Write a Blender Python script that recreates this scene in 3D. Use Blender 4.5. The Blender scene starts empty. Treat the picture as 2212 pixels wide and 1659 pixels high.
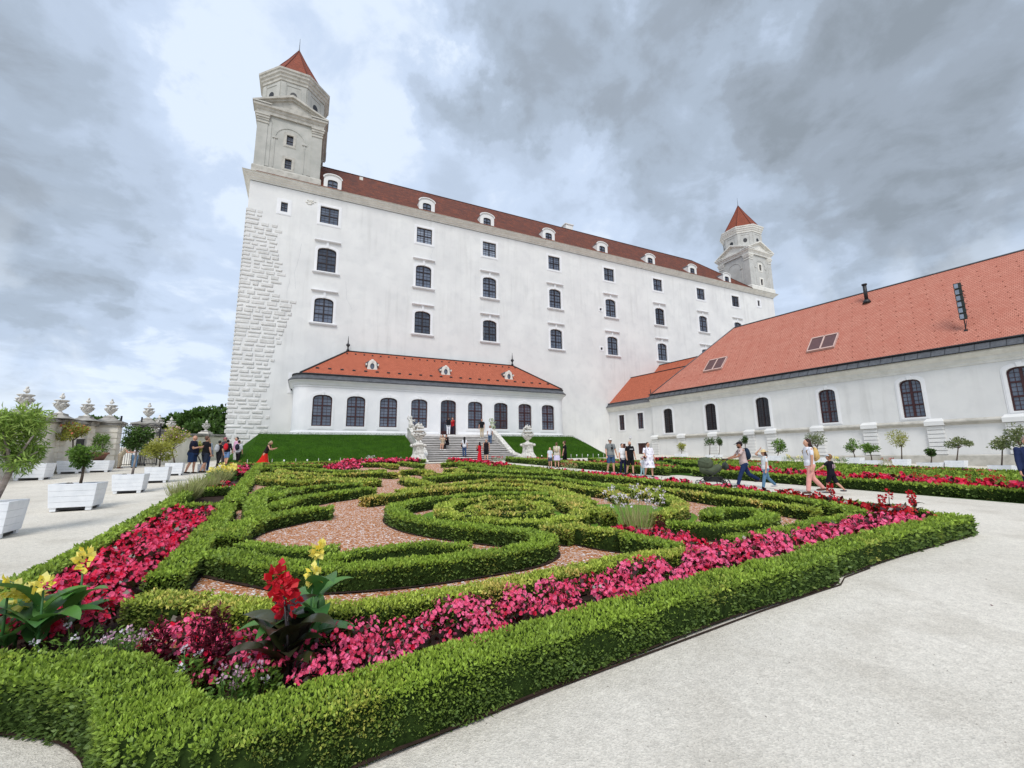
import bpy, bmesh, math, random
import numpy as np
from mathutils import Vector, Matrix
random.seed(7); RNG=np.random.RandomState(11)
C=bpy.context.scene.collection
sc=bpy.context.scene
# ------------------------------------------------------------------ camera
FPX=930.; CX,CY=1106.,829.5            # focal length and centre, in units of a 2212 px wide picture
def nrm(v): v=np.array(v,float); return v/np.linalg.norm(v)
def rc(X,Y): return np.array([X-CX,-(Y-CY),-FPX])
_up=nrm(np.cross(rc(3058,961),rc(527,993)))
if _up[1]<0: _up=-_up
_yf=nrm(np.array([0,0,-1.])-_up*(np.array([0,0,-1.])@_up)); _xr=np.cross(_yf,_up)
M=np.array([_xr,_yf,_up]); CAM=np.array([0,0,1.68])
cd=bpy.data.cameras.new('camera'); co=bpy.data.objects.new('camera',cd); C.objects.link(co)
mw=Matrix.Identity(4)
for i in range(3):
    for j in range(3): mw[i][j]=M[i][j]
    mw[i][3]=CAM[i]
co.matrix_world=mw; cd.sensor_width=36; cd.sensor_fit='HORIZONTAL'; cd.lens=FPX/2212*36; cd.clip_end=6000; cd.clip_start=.05
sc.camera=co
sc.render.resolution_x=1024; sc.render.resolution_y=768
# ------------------------------------------------------------------ world
def ray(X,Y): return M@rc(X,Y)
SUN_EL,SUN_AZ=math.radians(52),math.radians(184)      # azimuth: clockwise from +Y, direction towards the sun
w=bpy.data.worlds.new('World'); sc.world=w; w.use_nodes=True
def build_world():
    nt=w.node_tree; N=nt.nodes; L=nt.links
    for n in list(N): N.remove(n)
    def nd(t,**k):
        n=N.new(t)
        for a,b in k.items(): setattr(n,a,b)
        return n
    def math_(op,a,b=None,clamp=False):
        n=nd('ShaderNodeMath',operation=op,use_clamp=clamp)
        for i,x in enumerate((a,b)):
            if x is None: continue
            if isinstance(x,(int,float)): n.inputs[i].default_value=x
            else: L.new(x,n.inputs[i])
        return n.outputs[0]
    tc=nd('ShaderNodeTexCoord'); sep=nd('ShaderNodeSeparateXYZ'); L.new(tc.outputs['Generated'],sep.inputs[0])
    z=math_('MAXIMUM',sep.outputs[2],0.0); zz=math_('ADD',z,.22)
    px=math_('DIVIDE',sep.outputs[0],zz); py=math_('DIVIDE',sep.outputs[1],zz)
    cmb=nd('ShaderNodeCombineXYZ'); L.new(px,cmb.inputs[0]); L.new(py,cmb.inputs[1])
    def noise(vec,scale,detail,rough=.5,dist=0):
        n=nd('ShaderNodeTexNoise'); n.inputs['Scale'].default_value=scale; n.inputs['Detail'].default_value=detail
        n.inputs['Roughness'].default_value=rough; n.inputs['Distortion'].default_value=dist; L.new(vec,n.inputs['Vector']); return n
    n1=noise(cmb.outputs[0],1.7,7,.54,.35); n2=noise(cmb.outputs[0],5.,7,.58,.4)
    # direction warped by noise, for the big cloud masses
    wn=noise(tc.outputs['Generated'],3.6,8,.6)
    sub=nd('ShaderNodeVectorMath',operation='SUBTRACT'); L.new(wn.outputs['Color'],sub.inputs[0]); sub.inputs[1].default_value=(.5,.5,.5)
    scl=nd('ShaderNodeVectorMath',operation='SCALE'); L.new(sub.outputs[0],scl.inputs[0]); scl.inputs['Scale'].default_value=.62
    add=nd('ShaderNodeVectorMath',operation='ADD'); L.new(tc.outputs['Generated'],add.inputs[0]); L.new(scl.outputs[0],add.inputs[1])
    nn=nd('ShaderNodeVectorMath',operation='NORMALIZE'); L.new(add.outputs[0],nn.inputs[0])
    # cloud masses: (X,Y of its centre, radius in degrees, amount); negative = bright gap
    blobs=[(1150,110,11,.55),(1500,230,13,.6),(1800,330,14,.6),(1080,20,8,.25),(2150,140,18,.62),(1950,20,14,.4),(1320,150,9,.4),(1020,230,5,.3),(1350,330,8,.3),
           (90,170,15,.62),(260,230,8,.3),(60,590,10,.5),(220,480,5,.25),(40,330,5,.15),(2050,480,10,.2),(1700,90,10,.3),
           (620,250,18,-.4),(1220,330,5,-.2),(800,60,10,-.25),(420,60,9,-.25),(160,400,6,-.3),(400,820,9,-.3),(100,770,6,-.25),(300,700,7,-.12),(1750,560,9,-.12),(2100,590,7,.15)]
    tot=None
    for X,Y,rad,am in blobs:
        d=nrm(ray(X,Y)); dp=nd('ShaderNodeVectorMath',operation='DOT_PRODUCT'); L.new(nn.outputs[0],dp.inputs[0]); dp.inputs[1].default_value=tuple(d)
        k=math.cos(math.radians(rad*1.25))
        mr=nd('ShaderNodeMapRange'); mr.interpolation_type='SMOOTHSTEP'; L.new(dp.outputs['Value'],mr.inputs['Value'])
        mr.inputs['From Min'].default_value=k; mr.inputs['From Max'].default_value=1; mr.inputs['To Min'].default_value=0; mr.inputs['To Max'].default_value=am
        tot=mr.outputs[0] if tot is None else math_('ADD',tot,mr.outputs[0])
    a=math_('MULTIPLY',math_('SUBTRACT',n1.outputs[0],.5),1.3); b=math_('MULTIPLY',math_('SUBTRACT',n2.outputs[0],.5),.85)
    dark=math_('ADD',math_('ADD',math_('ADD',math_('MULTIPLY',tot,.42),a),b),.27)
    ramp=nd('ShaderNodeValToRGB'); L.new(dark,ramp.inputs[0]); cr=ramp.color_ramp
    cols=[(0,(.66,.75,.88)),(.18,(.53,.63,.79)),(.4,(.45,.535,.665)),(.6,(.37,.44,.535)),(.8,(.305,.355,.42)),(1,(.25,.29,.335))]
    while len(cr.elements)<len(cols): cr.elements.new(.5)
    for e,(p,cc) in zip(cr.elements,cols): e.position=p; e.color=(*cc,1)
    cr.interpolation='EASE'
    # cumulus near the horizon: whiter
    mrh=nd('ShaderNodeMapRange'); L.new(sep.outputs[2],mrh.inputs['Value']); mrh.inputs['From Min'].default_value=.0; mrh.inputs['From Max'].default_value=.42; mrh.inputs['To Min'].default_value=1; mrh.inputs['To Max'].default_value=0
    n3=noise(tc.outputs['Generated'],6,6,.55,.5); mp=nd('ShaderNodeMapRange'); mp.interpolation_type='SMOOTHSTEP'; L.new(n3.outputs[0],mp.inputs['Value']); mp.inputs['From Min'].default_value=.5; mp.inputs['From Max'].default_value=.66
    white=math_('MULTIPLY',math_('MULTIPLY',mrh.outputs[0],mp.outputs[0]),.75,True)
    mx=nd('ShaderNodeMix',data_type='RGBA'); L.new(white,mx.inputs[0]); L.new(ramp.outputs[0],mx.inputs[6]); mx.inputs[7].default_value=(.80,.87,.95,1)
    k=nd('ShaderNodeVectorMath',operation='SCALE'); L.new(mx.outputs[2],k.inputs[0]); k.inputs['Scale'].default_value=10.6
    sky=nd('ShaderNodeTexSky',sky_type='NISHITA'); sky.sun_disc=False; sky.sun_elevation=SUN_EL; sky.sun_rotation=SUN_AZ
    mz=nd('ShaderNodeMix',data_type='RGBA'); mz.inputs[0].default_value=.94; L.new(sky.outputs[0],mz.inputs[6]); L.new(k.outputs[0],mz.inputs[7])
    bg=nd('ShaderNodeBackground'); bg.inputs['Strength'].default_value=.1; L.new(mz.outputs[2],bg.inputs[0])
    out=nd('ShaderNodeOutputWorld'); L.new(bg.outputs[0],out.inputs[0])
build_world()
sd=bpy.data.lights.new('sun','SUN'); sd.energy=2.1; sd.angle=math.radians(22); sd.color=(1,.97,.92)
so=bpy.data.objects.new('sun',sd); C.objects.link(so)
_d=Vector((math.sin(SUN_AZ)*math.cos(SUN_EL),math.cos(SUN_AZ)*math.cos(SUN_EL),math.sin(SUN_EL)))
so.rotation_euler=_d.to_track_quat('Z','Y').to_euler(); so.location=_d*50
sc.view_settings.view_transform='Standard'; sc.view_settings.look='None'; sc.view_settings.exposure=.22; sc.view_settings.gamma=1; sc.view_settings.use_curve_mapping=False
sc.render.engine='CYCLES'
# ------------------------------------------------------------------ placing: the ground is a gently rising plane
_g=nrm(np.cross(ray(2000,951),ray(200,951))); _g=_g if _g[2]>0 else -_g
GX,GY=-_g[0]/_g[2],-_g[1]/_g[2]
def gz(x,y): return GX*x+GY*y
def G(X,Y,h=0):
    r=ray(X,Y); t=(h-CAM[2])/(r[2]-GX*r[0]-GY*r[1]); return CAM+t*r
E1=np.array([.87,.493]); E2=np.array([-.493,.87]); O2=np.array([-2.3,1.7])     # axes and origin of the flower parterre
def uv(u,v): p=O2+E1*u+E2*v; return p
def touv(p): q=np.array(p[:2])-O2; return float(q@E1),float(q@E2)
ZM={'z6':(.3906,345.6,950.5),'z7':(.488,1037,950.5),'z5':(.3906,0,1123.3),'r4':(.2344,483.9,976.4),'r5':(.2344,950.5,976.4),'z8':(.4688,483.9,967.8),'z2':(.1563,276.5,829.5),'r1':(.1953,1780,760.4),
    'a1':(.15625,518.4,985.),'a2':(.15625,864.1,985.),'a3':(.15625,1123.3,985.),'a4':(.15625,1382.5,1036.9),'z1':(.25,0,795),'z4':(.2344,1278.8,915.9),'d':(1,0,0)}
def tr(z,pts,h=.3):
    k,ox,oy=ZM[z]; return [touv(G(ox+k*x,oy+k*y,h)) for x,y in pts]
VC=ray(3058,961); VC[2]=0; DC=nrm(VC); NC=np.array([DC[1],-DC[0],0])      # along the castle front, out of it
VW=ray(527,993); VW[2]=0; DW=nrm(VW)
P0=ray(968,940); P0=CAM+P0*43/P0[1]                                       # middle of the pavilion front
def PP(X,Y,p0,n): r=ray(X,Y); t=((np.array(p0)-CAM)@n)/(r@n); return CAM+t*r
def cs(X,Y,t=-5.):
    v=PP(X,Y,P0+NC*t,NC); return float((v-P0)@DC),float(v[2])
WA=PP(1312,900,P0-NC*5,NC); NW=np.array([DW[1],-DW[0],0]); ANGC=math.atan2(DC[1],DC[0]); ANGW=math.atan2(-DW[1],-DW[0])
# ------------------------------------------------------------------ helpers
def tag(o,label=None,cat=None,group=None,kind=None):
    if label: o['label']=label
    if cat: o['category']=cat
    if group: o['group']=group
    if kind: o['kind']=kind
    return o
def empty(name,loc,rz=0,**k):
    o=bpy.data.objects.new(name,None); C.objects.link(o); o.location=loc; o.rotation_euler=(0,0,rz); o.empty_display_size=.3
    return tag(o,**k)
def link(name,me,parent=None,**k):
    o=bpy.data.objects.new(name,me); C.objects.link(o)
    if parent: o.parent=parent
    return tag(o,**k)
def copyob(o,parent,loc=None,rz=None,scale=None):
    c=o.copy(); C.objects.link(c); c.parent=parent
    if loc is not None: c.location=loc
    if rz is not None: c.rotation_euler=(0,0,rz)
    if scale is not None: c.scale=scale
    for ch in list(o.children): copyob(ch,c)
    return c
class MB:
    def __init__(s): s.v=[]; s.f=[]; s.m=[]; s.sm=[]; s.cm=0; s.smooth=False; s.uvf={}
    def add(s,vs,fs,sm=None):
        b=len(s.v); s.v+= [tuple(map(float,p)) for p in vs]
        for f in fs: s.f.append(tuple(b+i for i in f)); s.m.append(s.cm); s.sm.append(s.smooth if sm is None else sm)
        return b
    def box(s,x0,x1,y0,y1,z0,z1,rz=0,o=(0,0,0)):
        c_,s_=math.cos(rz),math.sin(rz)
        vs=[]
        for z in (z0,z1):
            for x,y in ((x0,y0),(x1,y0),(x1,y1),(x0,y1)): vs.append((o[0]+x*c_-y*s_,o[1]+x*s_+y*c_,o[2]+z))
        s.add(vs,[(0,3,2,1),(4,5,6,7),(0,1,5,4),(1,2,6,5),(2,3,7,6),(3,0,4,7)],False)
    def hexa(s,p): s.add(p,[(0,3,2,1),(4,5,6,7),(0,1,5,4),(1,2,6,5),(2,3,7,6),(3,0,4,7)],False)
    def quad(s,a,b,c,d,uvs=None):
        s.add([a,b,c,d],[(0,1,2,3)],False)
        if uvs: s.uvf[len(s.f)-1]=uvs
    def poly(s,ps,uvs=None):
        s.add(ps,[tuple(range(len(ps)))],False)
        if uvs: s.uvf[len(s.f)-1]=uvs
    def extr(s,ps,vec,caps=True):
        n=len(ps); q=[tuple(np.array(p)+np.array(vec)) for p in ps]
        fs=[(i,(i+1)%n,n+(i+1)%n,n+i) for i in range(n)]
        if caps: fs+= [tuple(range(n-1,-1,-1)),tuple(range(n,2*n))]
        s.add(list(ps)+q,fs,False)
    def loft(s,rings,close=True,cap0=True,cap1=True,sm=True):
        n=len(rings[0]); vs=[p for r in rings for p in r]; fs=[]
        for k in range(len(rings)-1):
            for i in range(n if close else n-1):
                j=(i+1)%n; fs.append((k*n+i,k*n+j,(k+1)*n+j,(k+1)*n+i))
        if cap0: fs.append(tuple(range(n-1,-1,-1)))
        if cap1: fs.append(tuple((len(rings)-1)*n+i for i in range(n)))
        s.add(vs,fs,sm)
    def lathe(s,prof,c=(0,0,0),n=16,sx=1,sy=1,ph=0,sm=True):
        rs=[[(c[0]+r*sx*math.cos(2*math.pi*i/n+ph),c[1]+r*sy*math.sin(2*math.pi*i/n+ph),c[2]+z) for i in range(n)] for r,z in prof]
        s.loft(rs,sm=sm)
    def tube(s,pts,rad,n=8,sq=None,xax=None,sm=True,round_ends=False):
        pts=[np.array(p,float) for p in pts]
        if isinstance(rad,(int,float)): rad=[rad]*len(pts)
        rings=[]; prev=None
        T=[]
        for i in range(len(pts)):
            a=pts[max(i-1,0)]; b=pts[min(i+1,len(pts)-1)]; T.append(nrm(b-a) if np.linalg.norm(b-a)>1e-9 else np.array([0,0,1.]))
        ref=np.array(xax,float) if xax is not None else (np.array([1.,0,0]) if abs(T[0][0])<.8 else np.array([0,1.,0]))
        P_=list(zip(pts,rad,T))
        if round_ends:
            h=[]
            for k in (1.0,.75,.35): h.append((pts[0]-T[0]*rad[0]*k,rad[0]*math.sqrt(max(1-k*k,.02)),T[0]))
            e=[]
            for k in (.35,.75,1.0): e.append((pts[-1]+T[-1]*rad[-1]*k,rad[-1]*math.sqrt(max(1-k*k,.02)),T[-1]))
            P_=h+P_+e
        for p,r,t in P_:
            x=ref-t*(ref@t); x=nrm(x); y=np.cross(t,x); ref=x if xax is None else ref
            q=sq or 1
            rings.append([tuple(p+x*r*math.cos(2*math.pi*i/n)+y*r*q*math.sin(2*math.pi*i/n)) for i in range(n)])
        s.loft(rings,sm=sm)
    def ell(s,c,r,n=12,m=8,rot=None):
        rings=[]
        for k in range(m+1):
            th=math.pi*(k/m); th=min(max(th,.02),math.pi-.02); ring=[]
            for i in range(n):
                p=np.array([r[0]*math.sin(th)*math.cos(2*math.pi*i/n),r[1]*math.sin(th)*math.sin(2*math.pi*i/n),-r[2]*math.cos(th)])
                if rot is not None: p=rot@p
                ring.append(tuple(p+np.array(c)))
            rings.append(ring)
        s.loft(rings)
    def mesh(s,name,mats):
        me=bpy.data.meshes.new(name); me.from_pydata(s.v,[],s.f)
        if not isinstance(mats,(list,tuple)): mats=[mats]
        for m in mats: me.materials.append(m)
        me.polygons.foreach_set('material_index',s.m); me.polygons.foreach_set('use_smooth',s.sm)
        if s.uvf:
            ul=me.uv_layers.new(name='UVMap')
            for fi,us in s.uvf.items():
                ls=me.polygons[fi].loop_start
                for k,u in enumerate(us): ul.data[ls+k].uv=u
        me.update(); return me
    def build(s,name,mats,parent=None,**k):
        return link(name,s.mesh(name,mats),parent,**k)
def remesh(mb,vox,name,mats,smooth=2,transfer=None):
    me=mb.mesh('tmp',mats); o=bpy.data.objects.new('tmp',me); C.objects.link(o)
    r=o.modifiers.new('r','REMESH'); r.mode='VOXEL'; r.voxel_size=vox; r.use_smooth_shade=True
    if smooth:
        m=o.modifiers.new('s','SMOOTH'); m.factor=.5; m.iterations=smooth
    dg=bpy.context.evaluated_depsgraph_get(); out=bpy.data.meshes.new_from_object(o.evaluated_get(dg)); out.name=name
    bpy.data.objects.remove(o); bpy.data.meshes.remove(me)
    return out
def np_mesh(name,V,Q,mats,mi=None,tone=None,smooth=False):
    """V (n,3), Q (m,4) quads"""
    me=bpy.data.meshes.new(name); n=len(V); m=len(Q)
    me.vertices.add(n); me.vertices.foreach_set('co',np.asarray(V,np.float32).ravel())
    me.loops.add(m*4); me.loops.foreach_set('vertex_index',np.asarray(Q,np.int32).ravel())
    me.polygons.add(m); me.polygons.foreach_set('loop_start',np.arange(0,m*4,4,dtype=np.int32))
    if not isinstance(mats,(list,tuple)): mats=[mats]
    for x in mats: me.materials.append(x)
    if mi is not None: me.polygons.foreach_set('material_index',np.asarray(mi,np.int32))
    if smooth: me.polygons.foreach_set('use_smooth',np.ones(m,bool))
    me.update(calc_edges=True)
    if tone is not None:
        at=me.attributes.new('tone','FLOAT','FACE'); at.data.foreach_set('value',np.asarray(tone,np.float32))
    return me
# ------------------------------------------------------------------ materials
def lin(r,g,b): return tuple(((x/255)/12.92 if x/255<=.04045 else ((x/255+.055)/1.055)**2.4) for x in (r,g,b))
MATS={}
def pm(name,col,col2=None,scale=4.,rough=.8,bump=0.,bscale=30.,spec=.3,col3=None,scale3=40.,amt3=.5,metal=0,detail=5,lo=.35,hi=.65,bdist=.02):
    m=bpy.data.materials.new(name); m.use_nodes=True; nt=m.node_tree; N=nt.nodes; L=nt.links; b=N['Principled BSDF']
    b.inputs['Roughness'].default_value=rough; b.inputs['Specular IOR Level'].default_value=spec; b.inputs['Metallic'].default_value=metal
    b.inputs['Base Color'].default_value=(*col,1)
    tc=N.new('ShaderNodeTexCoord')
    if col2 is None: col2=tuple(x*.86 for x in col)
    n=N.new('ShaderNodeTexNoise'); n.inputs['Scale'].default_value=scale; n.inputs['Detail'].default_value=detail; L.new(tc.outputs['Object'],n.inputs['Vector'])
    mr=N.new('ShaderNodeMapRange'); mr.inputs['From Min'].default_value=lo; mr.inputs['From Max'].default_value=hi; L.new(n.outputs[0],mr.inputs[0])
    mx=N.new('ShaderNodeMix'); mx.data_type='RGBA'; L.new(mr.outputs[0],mx.inputs[0]); mx.inputs[6].default_value=(*col,1); mx.inputs[7].default_value=(*col2,1)
    last=mx.outputs[2]
    if col3 is not None:
        n3=N.new('ShaderNodeTexNoise'); n3.inputs['Scale'].default_value=scale3; n3.inputs['Detail'].default_value=4; L.new(tc.outputs['Object'],n3.inputs['Vector'])
        m3=N.new('ShaderNodeMapRange'); m3.inputs['From Min'].default_value=.5; m3.inputs['From Max'].default_value=.7; m3.inputs['To Max'].default_value=amt3; L.new(n3.outputs[0],m3.inputs[0])
        x3=N.new('ShaderNodeMix'); x3.data_type='RGBA'; L.new(m3.outputs[0],x3.inputs[0]); L.new(last,x3.inputs[6]); x3.inputs[7].default_value=(*col3,1); last=x3.outputs[2]
    L.new(last,b.inputs['Base Color'])
    if bump:
        nb=N.new('ShaderNodeTexNoise'); nb.inputs['Scale'].default_value=bscale; nb.inputs['Detail'].default_value=4; L.new(tc.outputs['Object'],nb.inputs['Vector'])
        bp=N.new('ShaderNodeBump'); bp.inputs['Strength'].default_value=bump; bp.inputs['Distance'].default_value=bdist; L.new(nb.outputs[0],bp.inputs['Height']); L.new(bp.outputs[0],b.inputs['Normal'])
    return m
def leafmat(name,c0,c1,cy=None,rough=.45,trans=.25,spec=.35,var=.35,thr=(.66,.86)):
    """c0: old leaf, c1: young leaf (attribute tone), cy: dry leaf, scattered per leaf and in patches"""
    m=bpy.data.materials.new(name); m.use_nodes=True; nt=m.node_tree; N=nt.nodes; L=nt.links; b=N['Principled BSDF']
    at=N.new('ShaderNodeAttribute'); at.attribute_name='tone'
    mx=N.new('ShaderNodeMix'); mx.data_type='RGBA'; L.new(at.outputs['Fac'],mx.inputs[0]); mx.inputs[6].default_value=(*c0,1); mx.inputs[7].default_value=(*c1,1); last=mx.outputs[2]
    ge=N.new('ShaderNodeNewGeometry')
    if cy is not None:
        tc=N.new('ShaderNodeTexCoord'); n=N.new('ShaderNodeTexNoise'); n.inputs['Scale'].default_value=1.1; n.inputs['Detail'].default_value=4; n.inputs['Roughness'].default_value=.65; L.new(tc.outputs['Object'],n.inputs['Vector'])
        ad=N.new('ShaderNodeMath'); ad.operation='MULTIPLY_ADD'; L.new(ge.outputs['Random Per Island'],ad.inputs[0]); ad.inputs[1].default_value=.25; L.new(n.outputs[0],ad.inputs[2])
        mr=N.new('ShaderNodeMapRange'); mr.inputs['From Min'].default_value=thr[0]; mr.inputs['From Max'].default_value=thr[1]; mr.inputs['To Max'].default_value=.8; L.new(ad.outputs[0],mr.inputs[0])
        x=N.new('ShaderNodeMix'); x.data_type='RGBA'; L.new(mr.outputs[0],x.inputs[0]); L.new(last,x.inputs[6]); x.inputs[7].default_value=(*cy,1); last=x.outputs[2]
    hv=N.new('ShaderNodeHueSaturation'); L.new(last,hv.inputs['Color'])
    mr=N.new('ShaderNodeMapRange'); mr.inputs['To Min'].default_value=1-var; mr.inputs['To Max'].default_value=1+var; L.new(ge.outputs['Random Per Island'],mr.inputs[0]); L.new(mr.outputs[0],hv.inputs['Value'])
    L.new(hv.outputs[0],b.inputs['Base Color']); b.inputs['Roughness'].default_value=rough; b.inputs['Specular IOR Level'].default_value=spec
    if trans:
        tr_=N.new('ShaderNodeBsdfTranslucent'); L.new(hv.outputs[0],tr_.inputs[0]); ms=N.new('ShaderNodeMixShader'); ms.inputs[0].default_value=trans
        L.new(b.outputs[0],ms.inputs[1]); L.new(tr_.outputs[0],ms.inputs[2]); L.new(ms.outputs[0],N['Material Output'].inputs[0])
    return m
def tilemat(name,c1,c2,mort,bw=.2,rh=.17,patch=None,pamt=.5,mottle=1.5,rough=.75,plo=.48,phi=.66,msz=.02):
    m=bpy.data.materials.new(name); m.use_nodes=True; nt=m.node_tree; N=nt.nodes; L=nt.links; b=N['Principled BSDF']; b.inputs['Roughness'].default_value=rough; b.inputs['Specular IOR Level'].default_value=.25
    u=N.new('ShaderNodeUVMap'); br=N.new('ShaderNodeTexBrick'); L.new(u.outputs[0],br.inputs['Vector'])
    br.inputs['Scale'].default_value=1; br.inputs['Brick Width'].default_value=bw; br.inputs['Row Height'].default_value=rh; br.inputs['Mortar Size'].default_value=msz; br.inputs['Mortar Smooth'].default_value=.3
    br.inputs['Color1'].default_value=(*c1,1); br.inputs['Color2'].default_value=(*c2,1); br.inputs['Mortar'].default_value=(*mort,1); br.offset=.5
    last=br.outputs['Color']
    if patch:
        n=N.new('ShaderNodeTexNoise'); n.inputs['Scale'].default_value=mottle; n.inputs['Detail'].default_value=8; n.inputs['Roughness'].default_value=.7; L.new(u.outputs[0],n.inputs['Vector'])
        mr=N.new('ShaderNodeMapRange'); mr.inputs['From Min'].default_value=plo; mr.inputs['From Max'].default_value=phi; mr.inputs['To Max'].default_value=pamt; L.new(n.outputs[0],mr.inputs[0])
        x=N.new('ShaderNodeMix'); x.data_type='RGBA'; L.new(mr.outputs[0],x.inputs[0]); L.new(last,x.inputs[6]); x.inputs[7].default_value=(*patch,1); last=x.outputs[2]
    L.new(last,b.inputs['Base Color'])
    bp=N.new('ShaderNodeBump'); bp.inputs['Strength'].default_value=.5; bp.inputs['Distance'].default_value=.02; L.new(br.outputs['Fac'],bp.inputs['Height']); bp.invert=True; L.new(bp.outputs[0],b.inputs['Normal'])
    return m
WHITE=pm('white_plaster',lin(226,225,222),lin(216,215,213),.35,.85,.12,9,.2,col3=lin(203,203,202),scale3=.9,amt3=.4)
WHITE2=pm('bright_plaster',lin(233,232,232),lin(224,224,225),.8,.8,.08,14,.2)
TRIM=pm('plaster_trim',lin(229,226,218),lin(216,213,205),1.2,.8,.08,10,.2,col3=lin(192,189,180),scale3=3,amt3=.3)
QUOIN=pm('rough_stonework',lin(218,216,212),lin(202,200,196),2.2,.9,.5,7,.2,col3=lin(180,178,174),scale3=5,amt3=.35,bdist=.05)
TOWER=pm('weathered_grey_plaster',lin(186,184,177),lin(172,171,164),.9,.9,.1,6,.15,col3=lin(160,161,154),scale3=1.6,amt3=.4)
TOWERT=pm('weathered_trim',lin(194,190,181),lin(176,172,163),1.5,.9,.08,6,.15,col3=lin(150,148,139),scale3=3,amt3=.4)
STONE=pm('carved_sandstone',lin(224,220,212),lin(196,192,184),3,.9,.4,25,.2,col3=lin(110,107,102),scale3=6,amt3=.6)
STEPS=pm('stone_steps',lin(222,218,214),lin(200,196,192),2,.85,.2,15,.25)
GARDENWALL=pm('garden_wall_plaster',lin(240,234,220),lin(226,219,204),.8,.9,.12,8,.2,col3=lin(200,194,180),scale3=1.6,amt3=.5)
CAPSTONE=pm('weathered_capstone',lin(172,168,160),lin(130,127,120),2.5,.9,.3,12,.2)
ROOF_OLD=tilemat('old_brown_roof_tiles',lin(140,74,48),lin(104,56,40),lin(56,34,28),.25,.22,patch=lin(74,44,36),pamt=.75,mottle=.9,plo=.42,phi=.62)
ROOF_PAV=tilemat('orange_roof_tiles',lin(190,106,78),lin(172,92,66),lin(136,72,54),.2,.17,patch=lin(140,74,54),pamt=.5,mottle=.7,plo=.52,phi=.72)
ROOF_WING=tilemat('salmon_roof_tiles',lin(204,138,118),lin(190,122,103),lin(158,98,82),.18,.16,patch=lin(174,102,84),pamt=.5,mottle=.8,msz=.022,plo=.42,phi=.62)
ROOF_TOWER=tilemat('tower_roof_tiles',lin(152,78,54),lin(130,68,48),lin(96,48,36),.25,.2,patch=lin(120,62,46),pamt=.6,mottle=1.2)
SLATE=pm('dark_metal_roofing',lin(74,76,80),lin(92,94,98),3,.5,.1,6,.5,col3=lin(56,57,60),scale3=9,amt3=.5)
BLACK=pm('black_metal',lin(30,30,33),lin(40,40,43),8,.5,0,1,.5)
TIMBER=pm('dark_red_timber',lin(64,24,24),lin(48,18,20),6,.45,0,1,.5)
TIMBER2=pm('dark_timber',lin(38,22,24),lin(28,17,20),6,.45,0,1,.5)
def glassmat():
    m=pm('window_glass',lin(76,84,100),lin(98,106,120),1.3,.12,0,1,.8); b=m.node_tree.nodes['Principled BSDF']; b.inputs['Coat Weight'].default_value=.3; return m
GLASS=glassmat()
def streaks(m,amt=.16):
    nt=m.node_tree; N=nt.nodes; L=nt.links; b=N['Principled BSDF']; src=b.inputs['Base Color'].links[0].from_socket
    tc=N.new('ShaderNodeTexCoord'); mp=N.new('ShaderNodeMapping'); mp.inputs['Scale'].default_value=(1.6,1.6,.14); L.new(tc.outputs['Object'],mp.inputs[0])
    n=N.new('ShaderNodeTexNoise'); n.inputs['Scale'].default_value=1.; n.inputs['Detail'].default_value=6; n.inputs['Roughness'].default_value=.6; L.new(mp.outputs[0],n.inputs['Vector'])
    n2=N.new('ShaderNodeTexNoise'); n2.inputs['Scale'].default_value=.12; n2.inputs['Detail'].default_value=3; L.new(tc.outputs['Object'],n2.inputs['Vector'])
    mr=N.new('ShaderNodeMapRange'); mr.inputs['From Min'].default_value=.5; mr.inputs['From Max'].default_value=.72; mr.inputs['To Max'].default_value=amt*1.6; L.new(n.outputs[0],mr.inputs[0])
    m2=N.new('ShaderNodeMapRange'); m2.inputs['From Min'].default_value=.4; m2.inputs['From Max'].default_value=.62; L.new(n2.outputs[0],m2.inputs[0])
    mu=N.new('ShaderNodeMath'); mu.operation='MULTIPLY'; L.new(mr.outputs[0],mu.inputs[0]); L.new(m2.outputs[0],mu.inputs[1])
    x=N.new('ShaderNodeMix'); x.data_type='RGBA'; L.new(mu.outputs[0],x.inputs[0]); L.new(src,x.inputs[6]); x.inputs[7].default_value=(*lin(150,148,142),1); L.new(x.outputs[2],b.inputs['Base Color'])
streaks(WHITE,.15); streaks(TOWER,.2); streaks(TRIM,.14); streaks(GARDENWALL,.25)
GLASSD=pm('dark_window_glass_pane',lin(50,55,66),lin(70,76,90),1.3,.08,0,1,.8); GLASSL=pm('curtained_window_glass',lin(104,112,128),lin(82,90,106),1.,.15,0,1,.8)
def glass2():
    return pm('pale_leaded_glass',lin(148,156,170),lin(120,130,146),2,.2,0,1,.7)
GLASSP=glass2()
WOODW=pm('white_painted_boards',lin(238,240,243),lin(227,230,234),5,.6,.15,30,.3)
SOIL=pm('dark_soil',lin(48,38,34),lin(66,52,45),9,.95,.6,40,.1)
BARKT=pm('tree_bark',lin(112,98,86),lin(84,72,62),14,.9,.5,40,.15)
BARKP=pm('pale_bark',lin(168,156,148),lin(134,122,114),14,.9,.5,40,.15)
HOSE=pm('black_hose',lin(24,24,26),None,5,.5,0,1,.4)
TERRA=pm('terracotta',lin(150,110,92),lin(120,88,74),6,.85,.2,20,.2)
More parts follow.
